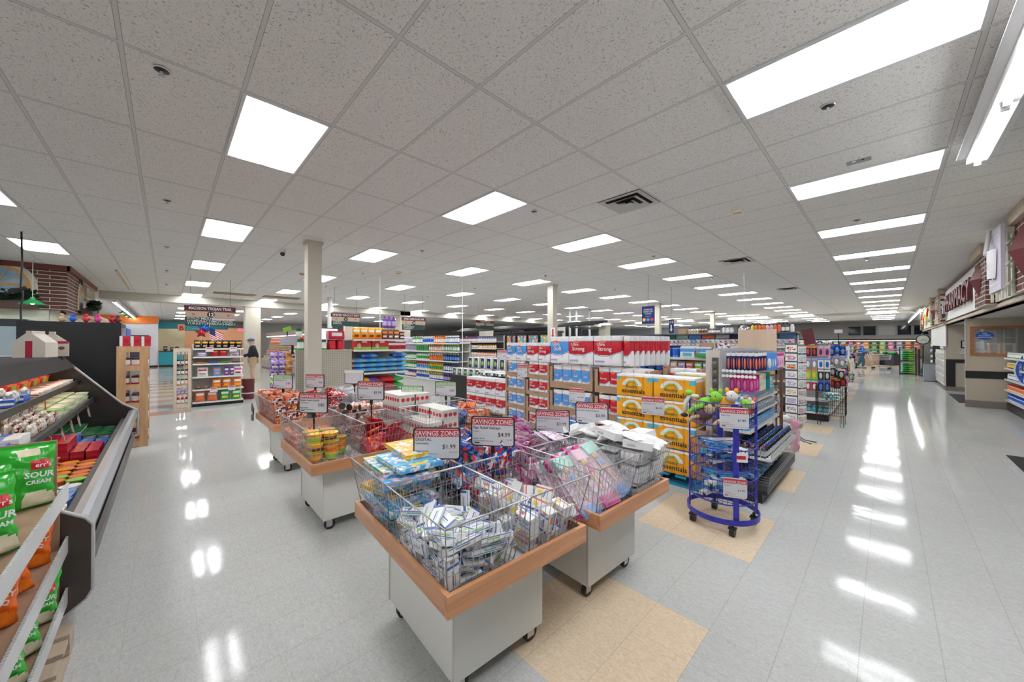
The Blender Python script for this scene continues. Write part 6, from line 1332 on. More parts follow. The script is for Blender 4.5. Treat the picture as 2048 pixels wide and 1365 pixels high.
def dogbox(w_=.36):
    b = MB().box(-w_/2,w_/2,-.06,.06,0,.23,M('red',.35)); b.box(-w_/2,w_/2,-.0612,-.06,0,.06,M('lime',.4)); b.box(-.01,w_*.25,-.0615,-.0612,.15,.20,WHITE)
    b.blob((-w_*.2,-.055,.075), .055,.012,.065, M('tan',.6), 10, 7).blob((-w_*.2,-.065,.065), .024,.008,.02, M('cream',.6), 8, 6).blob((-w_*.2,-.072,.07), .008,.005,.007, BLACK, 6, 5)
    for q in (-1, 1): b.blob((-w_*.2+.022*q,-.066,.095), .006,.004,.006, BLACK, 6, 5).blob((-w_*.2+.05*q,-.056,.085), .014,.008,.035, M('brown',.6), 8, 6)
    b.box(-w_/2,-w_/2+.05,-.0615,-.06,.17,.23,M('yellow',.4)); return b.mesh('dog_biscuit_box')
dbx = dogbox()
for i in range(2): tag(link('dog_biscuit_box', dbx, None, fr.p(.2+.38*i,.1,1.52), PI/2), 'red box with a dog face on the second shelf of the pet food display', 'dog biscuit box', 'dog face boxes')
fill(fr, 1.52, .77, 1.18, [(k_box(.13,.08,.17,'red','white','crimson'), .13, 1, 'small red biscuit cartons', 'carton')], 'on the second shelf of the pet food display', .1)
for i in range(5):
    for k in range(3 if i not in (1, 4) else 4): tag(link('dog_food_sack', k_sack(.30,.34,.10,'sky','cyan','amber') if k < 3 else k_sack(.34,.30,.11,'blue','sky','sky'), None, fr.p(.14+.232*i,.22,1.045+.098*k), PI/2+random.uniform(-.05,.05)), 'blue pet food sack stacked flat on the middle shelf', 'sack', 'blue pet food sacks')
for cx, cols, lb in ((.30, ('amber','purple','amber'), 'orange and purple'), (.86, ('red','green','red'), 'red and green'), (.03, ('purple','amber','maroon'), 'purple')):
    for k in range(6): tag(link('dog_food_sack', k_sack(.56 if cx > .1 else .3,.42,.14,*cols), None, fr.p(cx if cx > .1 else .03,.24 if cx > .1 else .32,.122+.135*k), PI/2), '%s pet food sack stacked on the bottom shelf' % lb, 'sack', '%s pet food sacks' % lb)
# top back board with goods
for i in range(3): tag(link('purple_bottle', k_bottle('purple','purple','lilac',.05,.26), None, fr.p(1.0+.11*i-.1,.55,2.03), PI/2), 'purple bottle on top of the pet food display', 'bottle', 'purple bottles on top')
tag(MB().box(-.1,.1,-.12,.12,0,.16,M('red')).build('red_carton', None, fr.p(-.35,.75,1.532+.0)), 'plain red carton behind the monitor', 'carton')
# round bag hanging rack left of the pegboard (clip strips with bags)
t = thing('clip_rack', 'tall rack hung with purple and green snack bags beside the pegboard', 'rack', (-7.85, 1.62, 0)); 
MB().box(-.03,.0,-.03,.0,0,1.5,BK).build('post', t); MB().box(-.25,.1,-.22,.12,0,.05,BK).build('base', t); MB().box(-.04,-.0,-.25,.2,1.45,1.47,BK).build('arm', t)
bgs = [k_bag(.15,.09,.17,('purple','lilac','grey'),'lilac','white'), k_bag(.15,.09,.17,('lime','white','green'),'lime','white'), k_bag(.14,.09,.17,('amber','tan','orange'),'orange','white')]
for i in range(7):
    for j in range(3):
        kk = 2 if j == 2 else (1 if i in (0, 1, 3) and j == 0 else 0)
        tag(link('hanging_bag', bgs[kk], None, (-7.78+.06*(i % 2), 1.43+.11*j, .48+.14*i), PI/2+.3*j-.3), '%s snack bag hanging on the tall rack by the pegboard' % ['purple','green','amber'][kk], 'snack bag', '%s bags on the tall rack' % ['purple','green','amber'][kk])
t = thing('topper_sign', 'grey arched topper sign over the bag rack', 'sign', (-7.7, 1.50, 1.62)); MB().prism([(0,0),(.42,0),(.42,.12),(.3,.18),(.12,.18),(0,.12)], 0, -.01, .01, M((.5,.5,.56))).build('board', t); MB().blob((.015,.36,.1), .01,.05,.06, M('red'), 8, 6).build('figure', t); MB().box(-.01,.01,.18,.22,-.16,0,BLACK).build('support', t)
tag(MB().box(-.005,.005,-.07,.07,-.04,.04,M('lime'), Matrix.Rotation(.4,3,'X')).box(-.01,0,-.01,.01,-.2,0,BLACK).build('starburst_card', None, (-7.72, 1.62, 1.92)), 'bright green price card above the bag rack', 'price card')

# ================= cleaning goods aisle =================
CG = (-13.3, 6.3, 0); cz = [.47, .78, 1.10, 1.40, 1.66]
sv = shelving('long gondola of cleaning bottles facing the carts', 'shelving', CG, 0, 4.4, .5, 1.7, cz, base=.42, basemat=M((.62,.62,.62), .4))
fr = Fr(CG, 0)
pal = [[('navy','blue','sky'),('crimson','blue','white'),('white','white','blue'),('blue','yellow','white'),('navy','purple','lilac')],
       [('green','white','white'),('green','yellow','white'),('white','red','sky'),('amber','yellow','green'),('blue','navy','white')],
       [('red','white','green'),('green','green','white'),('white','teal','green'),('orange','white','orange'),('navy','white','sky')],
       [('crimson','white','red'),('silver','white','lilac'),('green','white','green'),('orange','orange','white'),('green','lime','white')],
       [('coral','red','white'),('silver','white','lilac'),('green','white','white'),('white','white','blue'),('orange','orange','white'),('blue','white','white')]]
on = ['lowest','second','third','fourth','top']
for r_, z in enumerate(cz):
    runs = []
    for q, (a, b_, c_) in enumerate(pal[r_]):
        f_ = k_spray if (q+r_) % 2 else k_bottle
        runs.append((f_(a, b_, c_, .045, .24), .105, 1, '%s bottles with %s caps' % (a, b_), 'bottle'))
    fill(fr, z, .05, 4.35, runs, 'on the %s shelf of the cleaning aisle' % on[r_], .09)
# second short gondola, sauces and spices, end on
sv = shelving('dark gondola of sauces and seasonings beyond the cleaning aisle', 'shelving', (-13.0, 9.2, 0), 0, 2.5, .5, 1.95, [.5, .85, 1.15, 1.45, 1.72], base=.3, back=M('charcoal'))
fr = Fr((-13.0, 9.2, 0), 0)
for r_, z in enumerate([.5, .85, 1.15, 1.45, 1.72]):
    a, b_, c_, d_ = [('charcoal','white','charcoal','white'),('offwhite','black','coral','black'),('brown','black','coral','black'),('maroon','black','amber','black'),('crimson','purple','lilac','sky')][r_]
    fill(fr, z, .05, 2.45, [(k_jar(a, b_, 'offwhite', .045, .17), .105, 1, '%s jars' % a, 'jar'), (k_bottle(c_, d_, 'offwhite', .04, .18), .1, 1, '%s bottles' % c_, 'bottle')], 'on the %s shelf of the sauce gondola' % on[r_], .09)
# glass door freezers far back
t = thing('glass_freezer', 'bank of glass door freezers with black frames far back', 'freezer', (-16.6, 14.6, 0))
MB().box(0,4.4,.05,.9,0,2.3,M('charcoal')).build('cabinet', t); MB().box(-.1,4.5,-.05,.9,2.22,2.32,BLACK).build('top_trim', t)
for i in range(5):
    d = MB().box(.05+.88*i,.86+.88*i,-.02,.0,.35,2.15,BLACK).build('door', t)
    MB().box(.13+.88*i,.80+.88*i,-.03,-.02,.42,2.08,Mp(('sky','silver','white','cyan','coral','amber') if i < 4 else ('lime','yellow','white','amber','cyan'), 9, .15, .1)).build('glass_pane', d)
    MB().cyl((.82+.88*i,-.06,1.0),(.82+.88*i,-.06,1.5),.012,STEEL).build('handle', d)
for i in range(4): tag(MB().cyl((-17.5-.0,12.2+.15*i,2.32+.05*i), (-7.5,11.4+.3*i,2.36+.05*i), .045, BLACK, n=10).build('curtain_pipe'), ['lowest','second','third','topmost'][i]+' of the long black pipes over the freezers', 'pipe')
for x in (-16.5, -12.5, -8.5): 
    tag(MB().box(x-.03,x+.03,11.2,12.9,0,.04,BLACK).box(x-.03,x+.03,11.95,12.01,0,2.3,BLACK).box(x-.03,x+.03,11.3,12.8,2.24,2.30,BLACK).build('pipe_stand'), ['left','middle','right'][[-16.5,-12.5,-8.5].index(x)]+' black stand carrying the long pipes', 'stand')
# meat wall case
t = thing('meat_case', 'lit multi-deck meat case along the back left aisle', 'refrigerated case', (-30, 4.75, 0))
MB().box(0, 11.2, 0, 1.1, .08, .62, M((.42,.40,.38), .4)).build('front_panel', t); MB().box(0, 11.2, 1.0, 1.1, .6, 2.3, M((.7,.6,.5))).build('back_panel', t); MB().box(0, 11.2, .25, 1.1, 2.12, 2.36, M((.25,.22,.20))).build('canopy', t)
MB().box(0,11.2,.02,1,0,.08,BLACK).build('base', t); MB().box(.1, 11.1, .28, .34, 2.07, 2.11, Memit((1,.82,.68), 2.2)).build('tube_lamp', t)
for i in range(4): MB().box(0, 11.2, -.02, .02, .16+.1*i, .18+.1*i, M('grey')).build('bumper_strip', t)
for r_, (y, z) in enumerate([(.08,.66),(.25,.98),(.36,1.28),(.45,1.58),(.52,1.84)]):
    MB().box(0, 11.2, y, 1.0, z-.03, z, M('silver')).build('shelf', t)
    c_ = [('brown','offwhite'),('crimson','white'),('green','coral'),('orange','coral'),('white','red')][r_]
    for q in range(2):
        fill(Fr((-30+5.6*q, 4.75, 0), 0), z, .05, 5.55, [(k_bag(.26,.12,.21,(c_[0],c_[1],'coral'),c_[q],c_[1-q]), .27, 1, '%s packs of meat' % (c_[q]), 'meat pack')], 'on the %s deck, %s half of the meat case' % (on[r_], ['far','near'][q]), y+.08)
tag(MB().cyl((0,-.02,0),(0,.02,0),.4,M('maroon'),n=24).build('oval_sign', None, (-24.5, 6.0, 2.75)), 'dark red oval sign over the meat case', 'sign'); bpy.data.objects['oval_sign'].scale = (1.2,1,.45)
bpy.data.objects['oval_sign'].location.z = 2.55

# ================= toilet paper displays =================
def rollpack(kind, loc, rz, nw, nh, w_, d_, h_, lb, grp, words=None, wsz=.06, cat='toilet paper'):
    me = k_rolls(nw, nh, w_, d_, h_, kind)
    if not words: return tag(link('toilet_paper_pack' if kind != 'orange' else 'paper_towel_pack', me, None, loc, rz), lb, cat, grp)
    t = link('toilet_paper_pack' if kind != 'orange' else 'paper_towel_pack', me, None, loc, rz); tag(t, lb, cat, grp)
    for s_, sz, x, z, c_ in words: text(s_, sz, M(c_, .4), t, (x*w_, -d_/2-.005, z*h_), bold=.012, align='CENTER')
    return t
US = lambda h_: [('Ultra', .17*h_, -.16, .66, 'white'), ('Soft', .22*h_, -.05, .48, 'white')]
UG = lambda h_: [('Ultra', .15*h_, -.20, .66, 'white'), ('Strong', .20*h_, -.06, .49, 'white')]
TY = 4.78
# right stack: X -4.02..-2.25
struct_ = None
pallet((-4.1, TY-.02, 0), 0, 1.9, 1.0, 'blue pallet under the right toilet paper stack', M((.02,.25,.40), .6))
def tray(x, y, z, w_, d_, rz, lb, h_=.11, hb=.36):
    t = thing('cardboard_tray', lb, 'cardboard tray', (x, y, z), rz)
    MB().box(0, w_, -.004, .004, 0, h_, CARD).build('front_lip', t); MB().box(0, w_, 0, d_, 0, .008, CARD).build('tray_floor', t)
    for a in (0, w_-.01): MB().prism([(0,0),(d_,0),(d_,hb),(.06,hb),(0,h_+.03)], 0, a, a+.01, CARD).build('side_wall', t)
    MB().box(0, .055, -.006, .002, 0, hb, CARD).build('corner_post', t); MB().box(w_-.05, w_, -.006, .002, 0, hb, CARD).build('corner_post', t)
    text('Mega Rolls 24 Count', .018, M('brown'), t, (w_/2, -.006, h_*.55))
for r_, z in enumerate((.13, .49, .905)):
    for c_ in range(2):
        x = -4.03+.90*c_; kind = 'strong' if c_ or r_ == 9 else ('bluefilm' if False else 'soft')
        tray(x, TY, z, .86, .8, 0, 'cardboard tray, %s row, %s side of the right toilet paper stack' % (['bottom','middle','upper'][r_], ['left','right'][c_]))
        for i in range(4): rollpack(kind, (x+.145+.192*i, TY+.14, z+.01), 0, 1, 2, .185, .26, .375, '%s single-width pack in the %s %s tray of the right stack' % (['blue','red'][c_], ['bottom','middle','upper'][r_], ['left','right'][c_]), '%s packs %d' % (['blue','red'][c_], r_), [('Soft' if not c_ else 'Strong', .042, 0, .52, 'white')])
for i, (x, k_) in enumerate([(-3.80,'soft'),(-3.375,'strong'),(-2.90,'strong')]):
    rollpack(k_, (x, TY+.1, 1.325), 0, 3 if i else 2, 2, .38 if i == 0 else .46, .3, .445, ['big blue pack on top of the right toilet paper stack','big red pack on top, left of two fronts','big red pack on top, right of two fronts'][i], 'big top pack %d' % i, US(.445) if i == 0 else UG(.445))
for i in range(8):
    x, y = -2.48+.035*i, TY+.06+.10*i
    rollpack('strong', (-2.60+.028*i, TY+.05+.11*i, 1.325), 0, 1, 2, .12, .10, .44, 'red pack edge in the receding row on top of the right stack', 'receding red packs')
tray(-2.22, TY+.35, .93, .5, .5, 0, 'cardboard tray behind the orange towels', hb=.38)
for i in range(2): rollpack('strong', (-2.05+.2*i, TY+.50, .94), 0, 1, 2, .18, .24, .36, 'red pack in the tray behind the orange towels', 'packs behind the towels')
# left stack, slightly turned
LA = -.10; LC = Vector((-5.32, 4.93, 0)); LR = Matrix.Rotation(LA, 3, 'Z')
pallet((-5.34, 4.95, 0), LA, 1.28, .9, 'blue pallet under the left toilet paper stack', M((.02,.25,.40), .6))
for r_, z in enumerate((.13, .405, .715, 1.02)):
    if r_ == 0: zz = .13
    for c_ in range(2):
        p = LC+LR @ Vector((.64*c_, 0, z)); h_ = .27
        tray(p.x, p.y, p.z, .62, .7, LA, 'cardboard tray, row %s, %s side of the left toilet paper stack' % (['one from the floor','two from the floor','three from the floor','four from the floor'][r_], ['left','right'][c_]), .075, .27)
        for i in range(2):
            q = LC+LR @ Vector((.64*c_+.175+.27*i, .15, z+.008)); rollpack(['soft','strong'][c_], q, LA, 2, 2, .255, .28, (.255 if r_ == 0 else .295), '%s pack in tray row %s of the left stack' % (['blue','red'][c_], ['one','two','three','four'][r_]), 'left stack %s %d' % (['blue','red'][c_], r_), US(.255) if not c_ else UG(.255))
for i in range(4):
    q = LC+LR @ Vector((.17+.315*i, .13, 1.325)); rollpack(['soft','soft','strong','strong'][i], q, LA, 2, 2, .30, .28, .345, ['leftmost blue pack on top of the left stack','second blue pack on top of the left stack','left red pack on top of the left stack','right red pack on top of the left stack'][i], None, US(.32) if i < 2 else UG(.32))
# low red block and purple towels
pallet((-6.75, 4.98, 0), 0, 1.4, 1.0, 'pallet under the low red toilet paper block', PALW, .19)
for r_, z in enumerate((.195, .55)):
    for i in range(4): rollpack('strong', (-6.58+.335*i, 5.15, z), 0, 2, 2, .325, .30, .345, 'red pack in row %s of the low block' % ['one','two','three','four'][r_], 'low block row %d' % r_, UG(.28))
for i in range(5):
    for j in range(3): tag(link('toilet_paper_pack', k_rolls(2,1,.26,.24,.11,'white_') if False else k_rolls(2,1,.26,.22,.06,'navy'), None, (-6.6+.27*i, 5.42+.23*j, .92)), 'white wrapped pack lying behind the low red block', 'toilet paper', 'white packs behind the low block')
t = thing('display_table', 'black stepped display stand carrying the paper towels', 'stand', (-8.3, 5.62, 0)); MB().box(0,1.6,0,1.0,0,.80,BLACK).build('lower_step', t); MB().box(.1,2.6,.45,1.0,.8,.97,BLACK).build('upper_step', t)
for i in range(6): tag(link('paper_towel_pack', k_rolls(1,1,.20,.22,.19,'navy'), None, (-8.16+.26*i*.95, 5.76, .801)), 'navy and green towel roll in the front row on the black stand', 'paper towels', 'front navy towels')
for i, kd in enumerate(['navy','navy','navy','navy','navy','navy','purple','purple','purple']): tag(link('paper_towel_pack', k_rolls(1,1,.23,.28,.30,kd), None, (-8.06+.27*i*.98, 6.25, .971)), '%s towel roll pack in the raised back row' % kd, 'paper towels', '%s towels in the back row' % kd)
# orange paper towels on a blue pallet
OY = 4.28
pallet((-2.50, OY, 0), 0, 1.10, .5, 'bright blue pallet under the orange paper towels', M((.02,.27,.45), .5))
ow = [('Bounty', .055, -.05, .40, 'darkgreen'), ('essentials', .082, .0, .16, 'black')]
for r_, z in enumerate((.13, .42, .70, .98)):
    for c_ in range(2):
        if r_ == 3 or True:
            rollpack('orange', (-2.24+.50*c_, OY+.16, z), 0, 4, 1, .485, .30, .275, 'orange paper towel pack, %s column, %s from the pallet' % (['left','right'][c_], ['first','second','third','top'][r_]), None, ow)
t = thing('cardboard_box', 'tall plain cardboard carton beside the orange towels', 'carton', (-1.69, OY+.30, .125)); MB().box(.20,.212,-.28,.14,0,.56,CARD).box(.29,.302,-.28,.14,0,.56,CARD).box(.212,.29,.128,.14,0,.56,CARD).box(.212,.29,-.28,-.268,0,.56,CARD).build('box_wall', t)
for i in range(3): tag(link('paper_towel_pack', k_rolls(3,1,.44,.28,.27,'yellow'), None, (-1.72, OY+.68, .1+.30*i+.3)), 'white and orange towel pack behind the orange stack', 'paper towels', 'towel packs behind')
pallet((-2.5, OY+.52, 0), 0, 1.05, .40, 'second pallet behind the orange towels', M((.02,.25,.40), .6), .39)
for i in range(3): tag(link('paper_towel_pack', k_rolls(4,1,.46,.3,.07,'yellow'), None, (-2.3+.0*i+.42*(i-1)+.1, OY+.72, 1.28)), 'white wrapped pack lying on the rear towels', 'paper towels', 'rear lying packs') if False else None
# loose signs clipped to the stacks
price_sign('red and white clipped sign on the orange towels $6.99', (-1.97, OY-.02, .79), .79, 20, ('Essentials Paper Towel', .018), '$6.99', stem=False, w=.26, h=.22)
price_sign('red and white clipped sign on the left toilet paper stack', (-4.72, 4.84, 1.02), 1.02, 20, ('Bath Tissue', .02), '$9.99', stem=False, w=.26, h=.24)
price_sign('red and white clipped sign on the right toilet paper stack $11.99', (-3.45, TY-.02, .70), .70, 15, ('Bath Tissue', .02), '$11.99', stem=False, w=.27, h=.24)
price_sign('red and white clipped sign over the purple towels', (-6.6, 6.0, 1.24), 1.24, 20, ('Paper Towels', .02), '$5.99', stem=False, w=.28, h=.25)
# ================= wipes and snack bags shelf behind =================
sv = shelving('gondola of blue wipes tubs behind the paper towels', 'shelving', (-3.3, 5.95, 0), 0, 1.46, .45, 1.46, [.6, .92, 1.20, 1.43], base=.1)
fr = Fr((-3.3, 5.95, 0), 0)
fill(fr, 1.43, .30, .95, [(k_jar('sky','navy','blue',.045,.19), .10, 1, 'blue wipes tubs', 'wipes tub')], 'behind the paper towels', .08, depthrows=2)
fill(fr, 1.43, .97, 1.45, [(k_box(.22,.12,.17,'white','sky','cyan'), .23, 1, 'white and blue wipes cartons', 'carton')], 'behind the paper towels', .1)
fill(fr, 1.20, .30, .70, [(k_box(.10,.1,.14,'navy','sky','blue'), .11, 1, 'navy cartons', 'carton')], 'behind the paper towels', .08)
for i, (c_, d_) in enumerate([('palepink','crimson'),('cream','orange'),('lilac','crimson'),('coral','white'),('lime','white'),('lilac','purple')]): tag(link('snack_pouch', k_bag(.115,.05,.17,c_,'white',d_), None, fr.p(.74+.125*i,.08,1.20)), '%s snack pouch hanging in the row behind the towels' % c_, 'pouch', '%s pouch' % c_)
fill(fr, .92, .05, 1.4, [(k_box(.12,.1,.2,'blue','white','sky'), .125, 1, 'blue cartons low down', 'carton')], 'behind the paper towels', .08)
for i, (a, b_) in enumerate([('green','lime'),('orange','white')]):
    t = thing('display_box', ['open brown display box with green front on the wipes gondola','white floral display box with orange front on the wipes gondola'][i], 'box', (-2.05+.22*i, 5.9, 1.60 if 0 else 1.44)); m_ = CARD if i == 0 else Mp(('white','silver','brown'), 30, .5, .1)
    MB().box(0,.2,0,.2,0,.008,m_).box(0,.2,.19,.2,0,.22,m_).prism([(0,0),(.2,0),(.2,.2),(0,.06)], 0, 0, .008, m_).prism([(0,0),(.2,0),(.2,.2),(0,.06)], 0, .192, .2, m_).build('box_wall', t); MB().box(0,.2,-.004,0,0,.05,M(a)).build('front_lip', t)
# ================= greeting card gondola =================
GY = 10.75
sv = shelving('long greeting card gondola with bottles on top', 'shelving', (-5.85, GY, 0), 0, 4.35, .5, 1.93, [.4, .75, 1.1, 1.38, 1.58], base=.1, back=M((.30,.27,.30)))
MB().box(-.02,4.37,-.02,.50,1.90,1.93,M((.12,.10,.10), .4)).build('top_shelf', sv)
fr = Fr((-5.85, GY, 0), 0)
hd = ['sky','lilac','cyan','teal','mint','sky','coral','silver','navy','lilac','cyan','sky']
for i in range(12): tag(MB().box(0,.33,0,.01,0,.10,M(hd[i],.5)).build('header_card', None, fr.p(.03+.36*i,.28,1.79)), '%s header strip along the top of the greeting cards' % hd[i], 'header card', '%s header strips' % hd[i])
cc = ['white','lilac','cream','palepink','white','sky','silver','white','offwhite','palepink']
for r_, (z, y) in enumerate(((1.59,.12),(1.39,.06),(1.11,.04))):
    for i in range(34 if r_ < 2 else 20):
        a = cc[(i*3+r_) % 10]; b_ = ['maroon','navy','crimson','purple','grey','teal'][(i*5+r_) % 6]
        tag(link('greeting_card', k_card(.115,.18,(a,b_,'white'),a), None, fr.p(.08+.126*i,y+.08,z), (-.15,0,0)), '%s greeting card with %s print in the %s row' % (a, b_, ['top','second','third'][r_]), 'greeting card', '%s %s cards row %d' % (a, b_, r_))
xb = [('offwhite','black','tan',4,.035,.13,1.88),('tan','black','brown',3,.035,.13,2.17),('charcoal','black','white',8,.018,.12,2.40),('silver','black','white',3,.045,.15,2.78)]
for a, b_, c_, n, r1, h1, x0 in xb: row(k_bottle(a, b_, c_, r1, h1*1.25), 'bottle', n, fr.p(x0, .2, 1.931), (r1*2.1, 0, 0), 0, '%s bottle standing on top of the greeting card gondola' % a, 'bottle', '%s bottles on the card gondola' % a)
for a, n, x0 in (('silver',2,3.2),('yellow',1,3.44),('orange',3,3.52),('palepink',2,3.76),('coral',2,3.92),('charcoal',2,4.08),('white',1,4.26)): row(k_bottle(a, 'black', 'white' if a in ('charcoal',) else a, .04, .23), 'bottle', n, fr.p(x0, .2, 1.931), (.08, 0, 0), 0, '%s square bottle with black cap on the card gondola' % a, 'bottle', '%s black capped bottles' % a)
tag(MB().box(0,.22,0,.2,0,.15,CARD).build('cardboard_box', None, fr.p(1.60,.1,1.931)), 'small brown carton on the card gondola left of the jars', 'carton')
t = thing('mirror_ball', 'mirror globe hanging over the card gondola', 'ornament', (-2.42, 10.2, 0)); MB().blob((0,0,1.98), .12,.12,.12, M('silver', .08, .9), 18, 12).build('globe', t); MB().cyl((0,0,2.1),(0,0,CZ),.005,STEEL,n=5).build('hanging_wire', t)
for lb, a, b_, zt, zb, rows_ in (('navy PREMIUM GREETING CARDS banner with three coloured dots', -4.6, -4.25, 2.65, 2.18, 1), ('dark blue ICE banner with a white down arrow', -5.0, -4.84, 2.44, 1.98, 0)):
    y_ = 9.3 if rows_ else 12
    t = thing('hanging_banner', lb, 'banner', ((a+b_)/2, y_, zb)); W_ = (b_-a); MB().box(-W_/2,W_/2,-.008,.008,0,zt-zb,M('navy',.5)).build('board', t); MB().cyl((0,0,zt-zb),(0,0,CZ-zb),.004,CHAR,n=5).build('hanging_wire', t)
    if rows_:
        for i, s_ in enumerate(('PREMIUM','GREETING','CARDS')): text(s_, .058, M((.6,.62,.7)), t, (0,-.012,.36-.055*i), bold=.01)
        text('START AT', .035, M((.6,.62,.7)), t, (0,-.012,.185))
        for i, c_ in enumerate(('yellow','sky','magenta')): MB().cyl((-.11+.11*i,-.008,.11),(-.11+.11*i,-.014,.11),.045,M(c_),n=20).build('price_dot', t)
    else:
        text('ICE', .10, WHITE, t, (0,-.012,.34), bold=.01); MB().prism([(-.018,.28),(.018,.28),(.018,.15),(.045,.15),(0,.05),(-.045,.15),(-.018,.15)], 1, -.014, -.008, WHITE).build('arrow', t)
# ================= beauty end display on the right =================
GX0, GX1, GYa, GYb = -1.25, -.86, 4.42, 6.0
BP = M((.60,.56,.50), .5); GP = M((.42,.42,.46), .45)
t = thing('end_display', 'end display of beauty goods beside the orange towels', 'shelving', (0,0,0))
MB().box(-1.42,-1.28,GYa-.02,GYa+.06,.0,1.58,BP).build('end_post', t); MB().box(-1.30,-1.26,GYa,GYb,.1,1.60,GP).build('back_panel', t)
MB().box(-1.28,-.90,GYa+.02,GYb-.02,0,.10,BLACK).build('base', t); MB().box(-1.27,-.85,GYa,GYb,.14,.20,M('charcoal')).box(-1.27,-.85,GYa,GYb,.10,.14,BLACK).build('base_deck', t)
MB().box(-1.35,-1.29,GYa-.035,GYa-.02,.1,1.5,M((.10,.10,.09), .3)).build('clip_strip_track', t)
for i in range(9): MB().blob((-1.32,GYa-.05,.62+.1*i), .03,.02,.045, M((.12,.11,.10), .2), 8, 6).build('clip_item', t)
for z, x1, tl in ((.47,-.82,.0),(.72,-1.0,0),(.88,-1.02,0),(1.02,-1.02,0)):
    s_ = MB().box(-1.26,x1,GYa+.02,GYb-.1,z-.025,z,SHELF).build('shelf', t); b = MB()
    for i in range(24): y = GYa+.02+(GYb-.12-GYa)*i/23; b.wire((x1,y,z),(x1+.01,y,z+.08),.002,WIRE)
    for k in (.03,.055,.08): b.wire((x1+.005,GYa+.02,z+k),(x1+.005,GYb-.1,z+k),.002,WIRE)
    for i in range(8): x = -1.26+(x1+1.26)*i/7; b.wire((x,GYa+.02,z),(x,GYa+.02,z+.08),.002,WIRE)
    b.wire((-1.26,GYa+.02,z+.08),(x1,GYa+.02,z+.08),.002,WIRE); b.build('wire_fence', s_)
b = MB()
for i in range(24): y = GYa+.02+(GYb-.12-GYa)*i/23; b.wire((-.84,y,.2),(-.83,y,.28),.002,WIRE)
for k in (.03,.055,.08): b.wire((-.835,GYa+.02,.2+k),(-.835,GYb-.1,.2+k),.002,WIRE); b.wire((-1.26,GYa+.02,.2+k),(-.84,GYa+.02,.2+k),.002,WIRE)
b.build('wire_fence', t)
def onrow(me, n, x, y0, dy, z, lb, cat, nm, rz=PI/2, rows=1, dx=-.06, rot=None):
    for j in range(rows):
        for i in range(n): tag(link(nm, me, None, (x+dx*j, y0+dy*i, z), rot or rz), lb, cat, lb[:70])
# hanging toothbrush packs along top bars
for z in (1.56, 1.33): 
    for j in range(6): MB().wire((-1.26,GYa+.08+.24*j,z),(-.92,GYa+.08+.24*j,z),.004,WIRE).build('peg_hook', t)
tb = k_peg(.032,.20,'white','navy','coral'); tb2 = k_peg(.07,.20,'sky','sky','white'); tb3 = k_peg(.06,.18,'magenta','palepink','pink'); tb4 = k_peg(.05,.2,'green','white','green')
onrow(tb, 4, -.95, GYa+.03, .13, 1.36, 'dark blue toothbrush pack hanging in the top row of the beauty display', 'toothbrush', 'toothbrush_pack', .45, 6, -.052)
onrow(tb2, 3, -.93, GYa+.52, .12, 1.35, 'sky blue blister pack hanging in the top row of the beauty display', 'blister pack', 'blister_pack', .5, 3, -.1)
onrow(tb3, 3, -.93, GYa+.95, .12, 1.36, 'pink blister pack hanging in the top row of the beauty display', 'blister pack', 'blister_pack', .5, 2, -.1)
for i in range(9):
    for k in range(2): tag(MB().cyl((0,0,0),(.0,-.012,0),.018,WHITE,n=12).build('hook_disc', None, (-1.30+.06+.038*i, GYa+.0, 1.37-.06*k)) if False else link('hook_disc', _k.setdefault('disc', MB().cyl((0,0,0),(0,-.012,0),.017,WHITE,n=12).cyl((0,0,0),(0,.05,0),.003,WIRE,n=5).mesh('hook_disc')), None, (-1.24+.036*i, GYa-.02, 1.36-.055*k)), 'white round price disc at the tip of a display hook', 'price disc', 'white price discs')
onrow(k_peg(.045,.17,'crimson','magenta','pink'), 3, -1.0, GYa+.06, .12, 1.14, 'hot pink brush pack in the second row of the beauty display', 'brush pack', 'brush_pack', .4, 4, -.06)
onrow(k_peg(.09,.19,'white','cream','mint'), 3, -1.02, GYa+.42, .09, 1.12, 'pale pack in the second row of the beauty display', 'blister pack', 'blister_pack', .6)
onrow(k_peg(.09,.21,'green','teal','teal'), 2, -1.02, GYa+.72, .09, 1.10, 'teal pack in the second row of the beauty display', 'blister pack', 'blister_pack', .6)
onrow(k_peg(.08,.15,'lilac','lilac','purple'), 4, -1.05, GYa+.1, .1, 1.0, 'lilac pack in the second row of the beauty display', 'blister pack', 'blister_pack', .3)
for r_, (z, x1, c_, cn) in enumerate(((1.02,-1.05,('white','cyan','silver'),'clear'),(.88,-1.05,('teal','white','sky'),'teal'),(.72,-1.05,('cyan','sky','cyan'),'sky blue'))):
    onrow(k_box(.055,.05,.085,c_,c_[1],c_[0]), 18, x1+.0, GYa+.07, .072, z, '%s small pack in the wire tray, row %s from the top' % (cn, ['one','two','three'][r_]), 'small pack', 'small_pack', PI/2, 3, -.065)
onrow(k_bottle('black','blue','silver',.023,.13), 18, -.88, GYa+.09, .075, .47, 'black spray can with blue cap in the wide wire tray', 'spray can', 'spray_can', 0, 4, -.085)
for i in range(7): tag(link('spray_can', k_bottle('charcoal','orange' if i % 2 else 'magenta','silver',.024,.13), None, (-1.22+.055*i, GYa+.045, .47)), 'spray can with orange or pink cap at the near end of the wide wire tray', 'spray can', 'orange and pink capped cans')
onrow(flat(k_bag(.2,.05,.26,('sky','blue','cyan'),'cyan','white')), 4, -1.04, GYa+.16, .24, .205, 'blue flat wipes pack on the base deck of the beauty display', 'wipes pack', 'wipes_pack', 0)
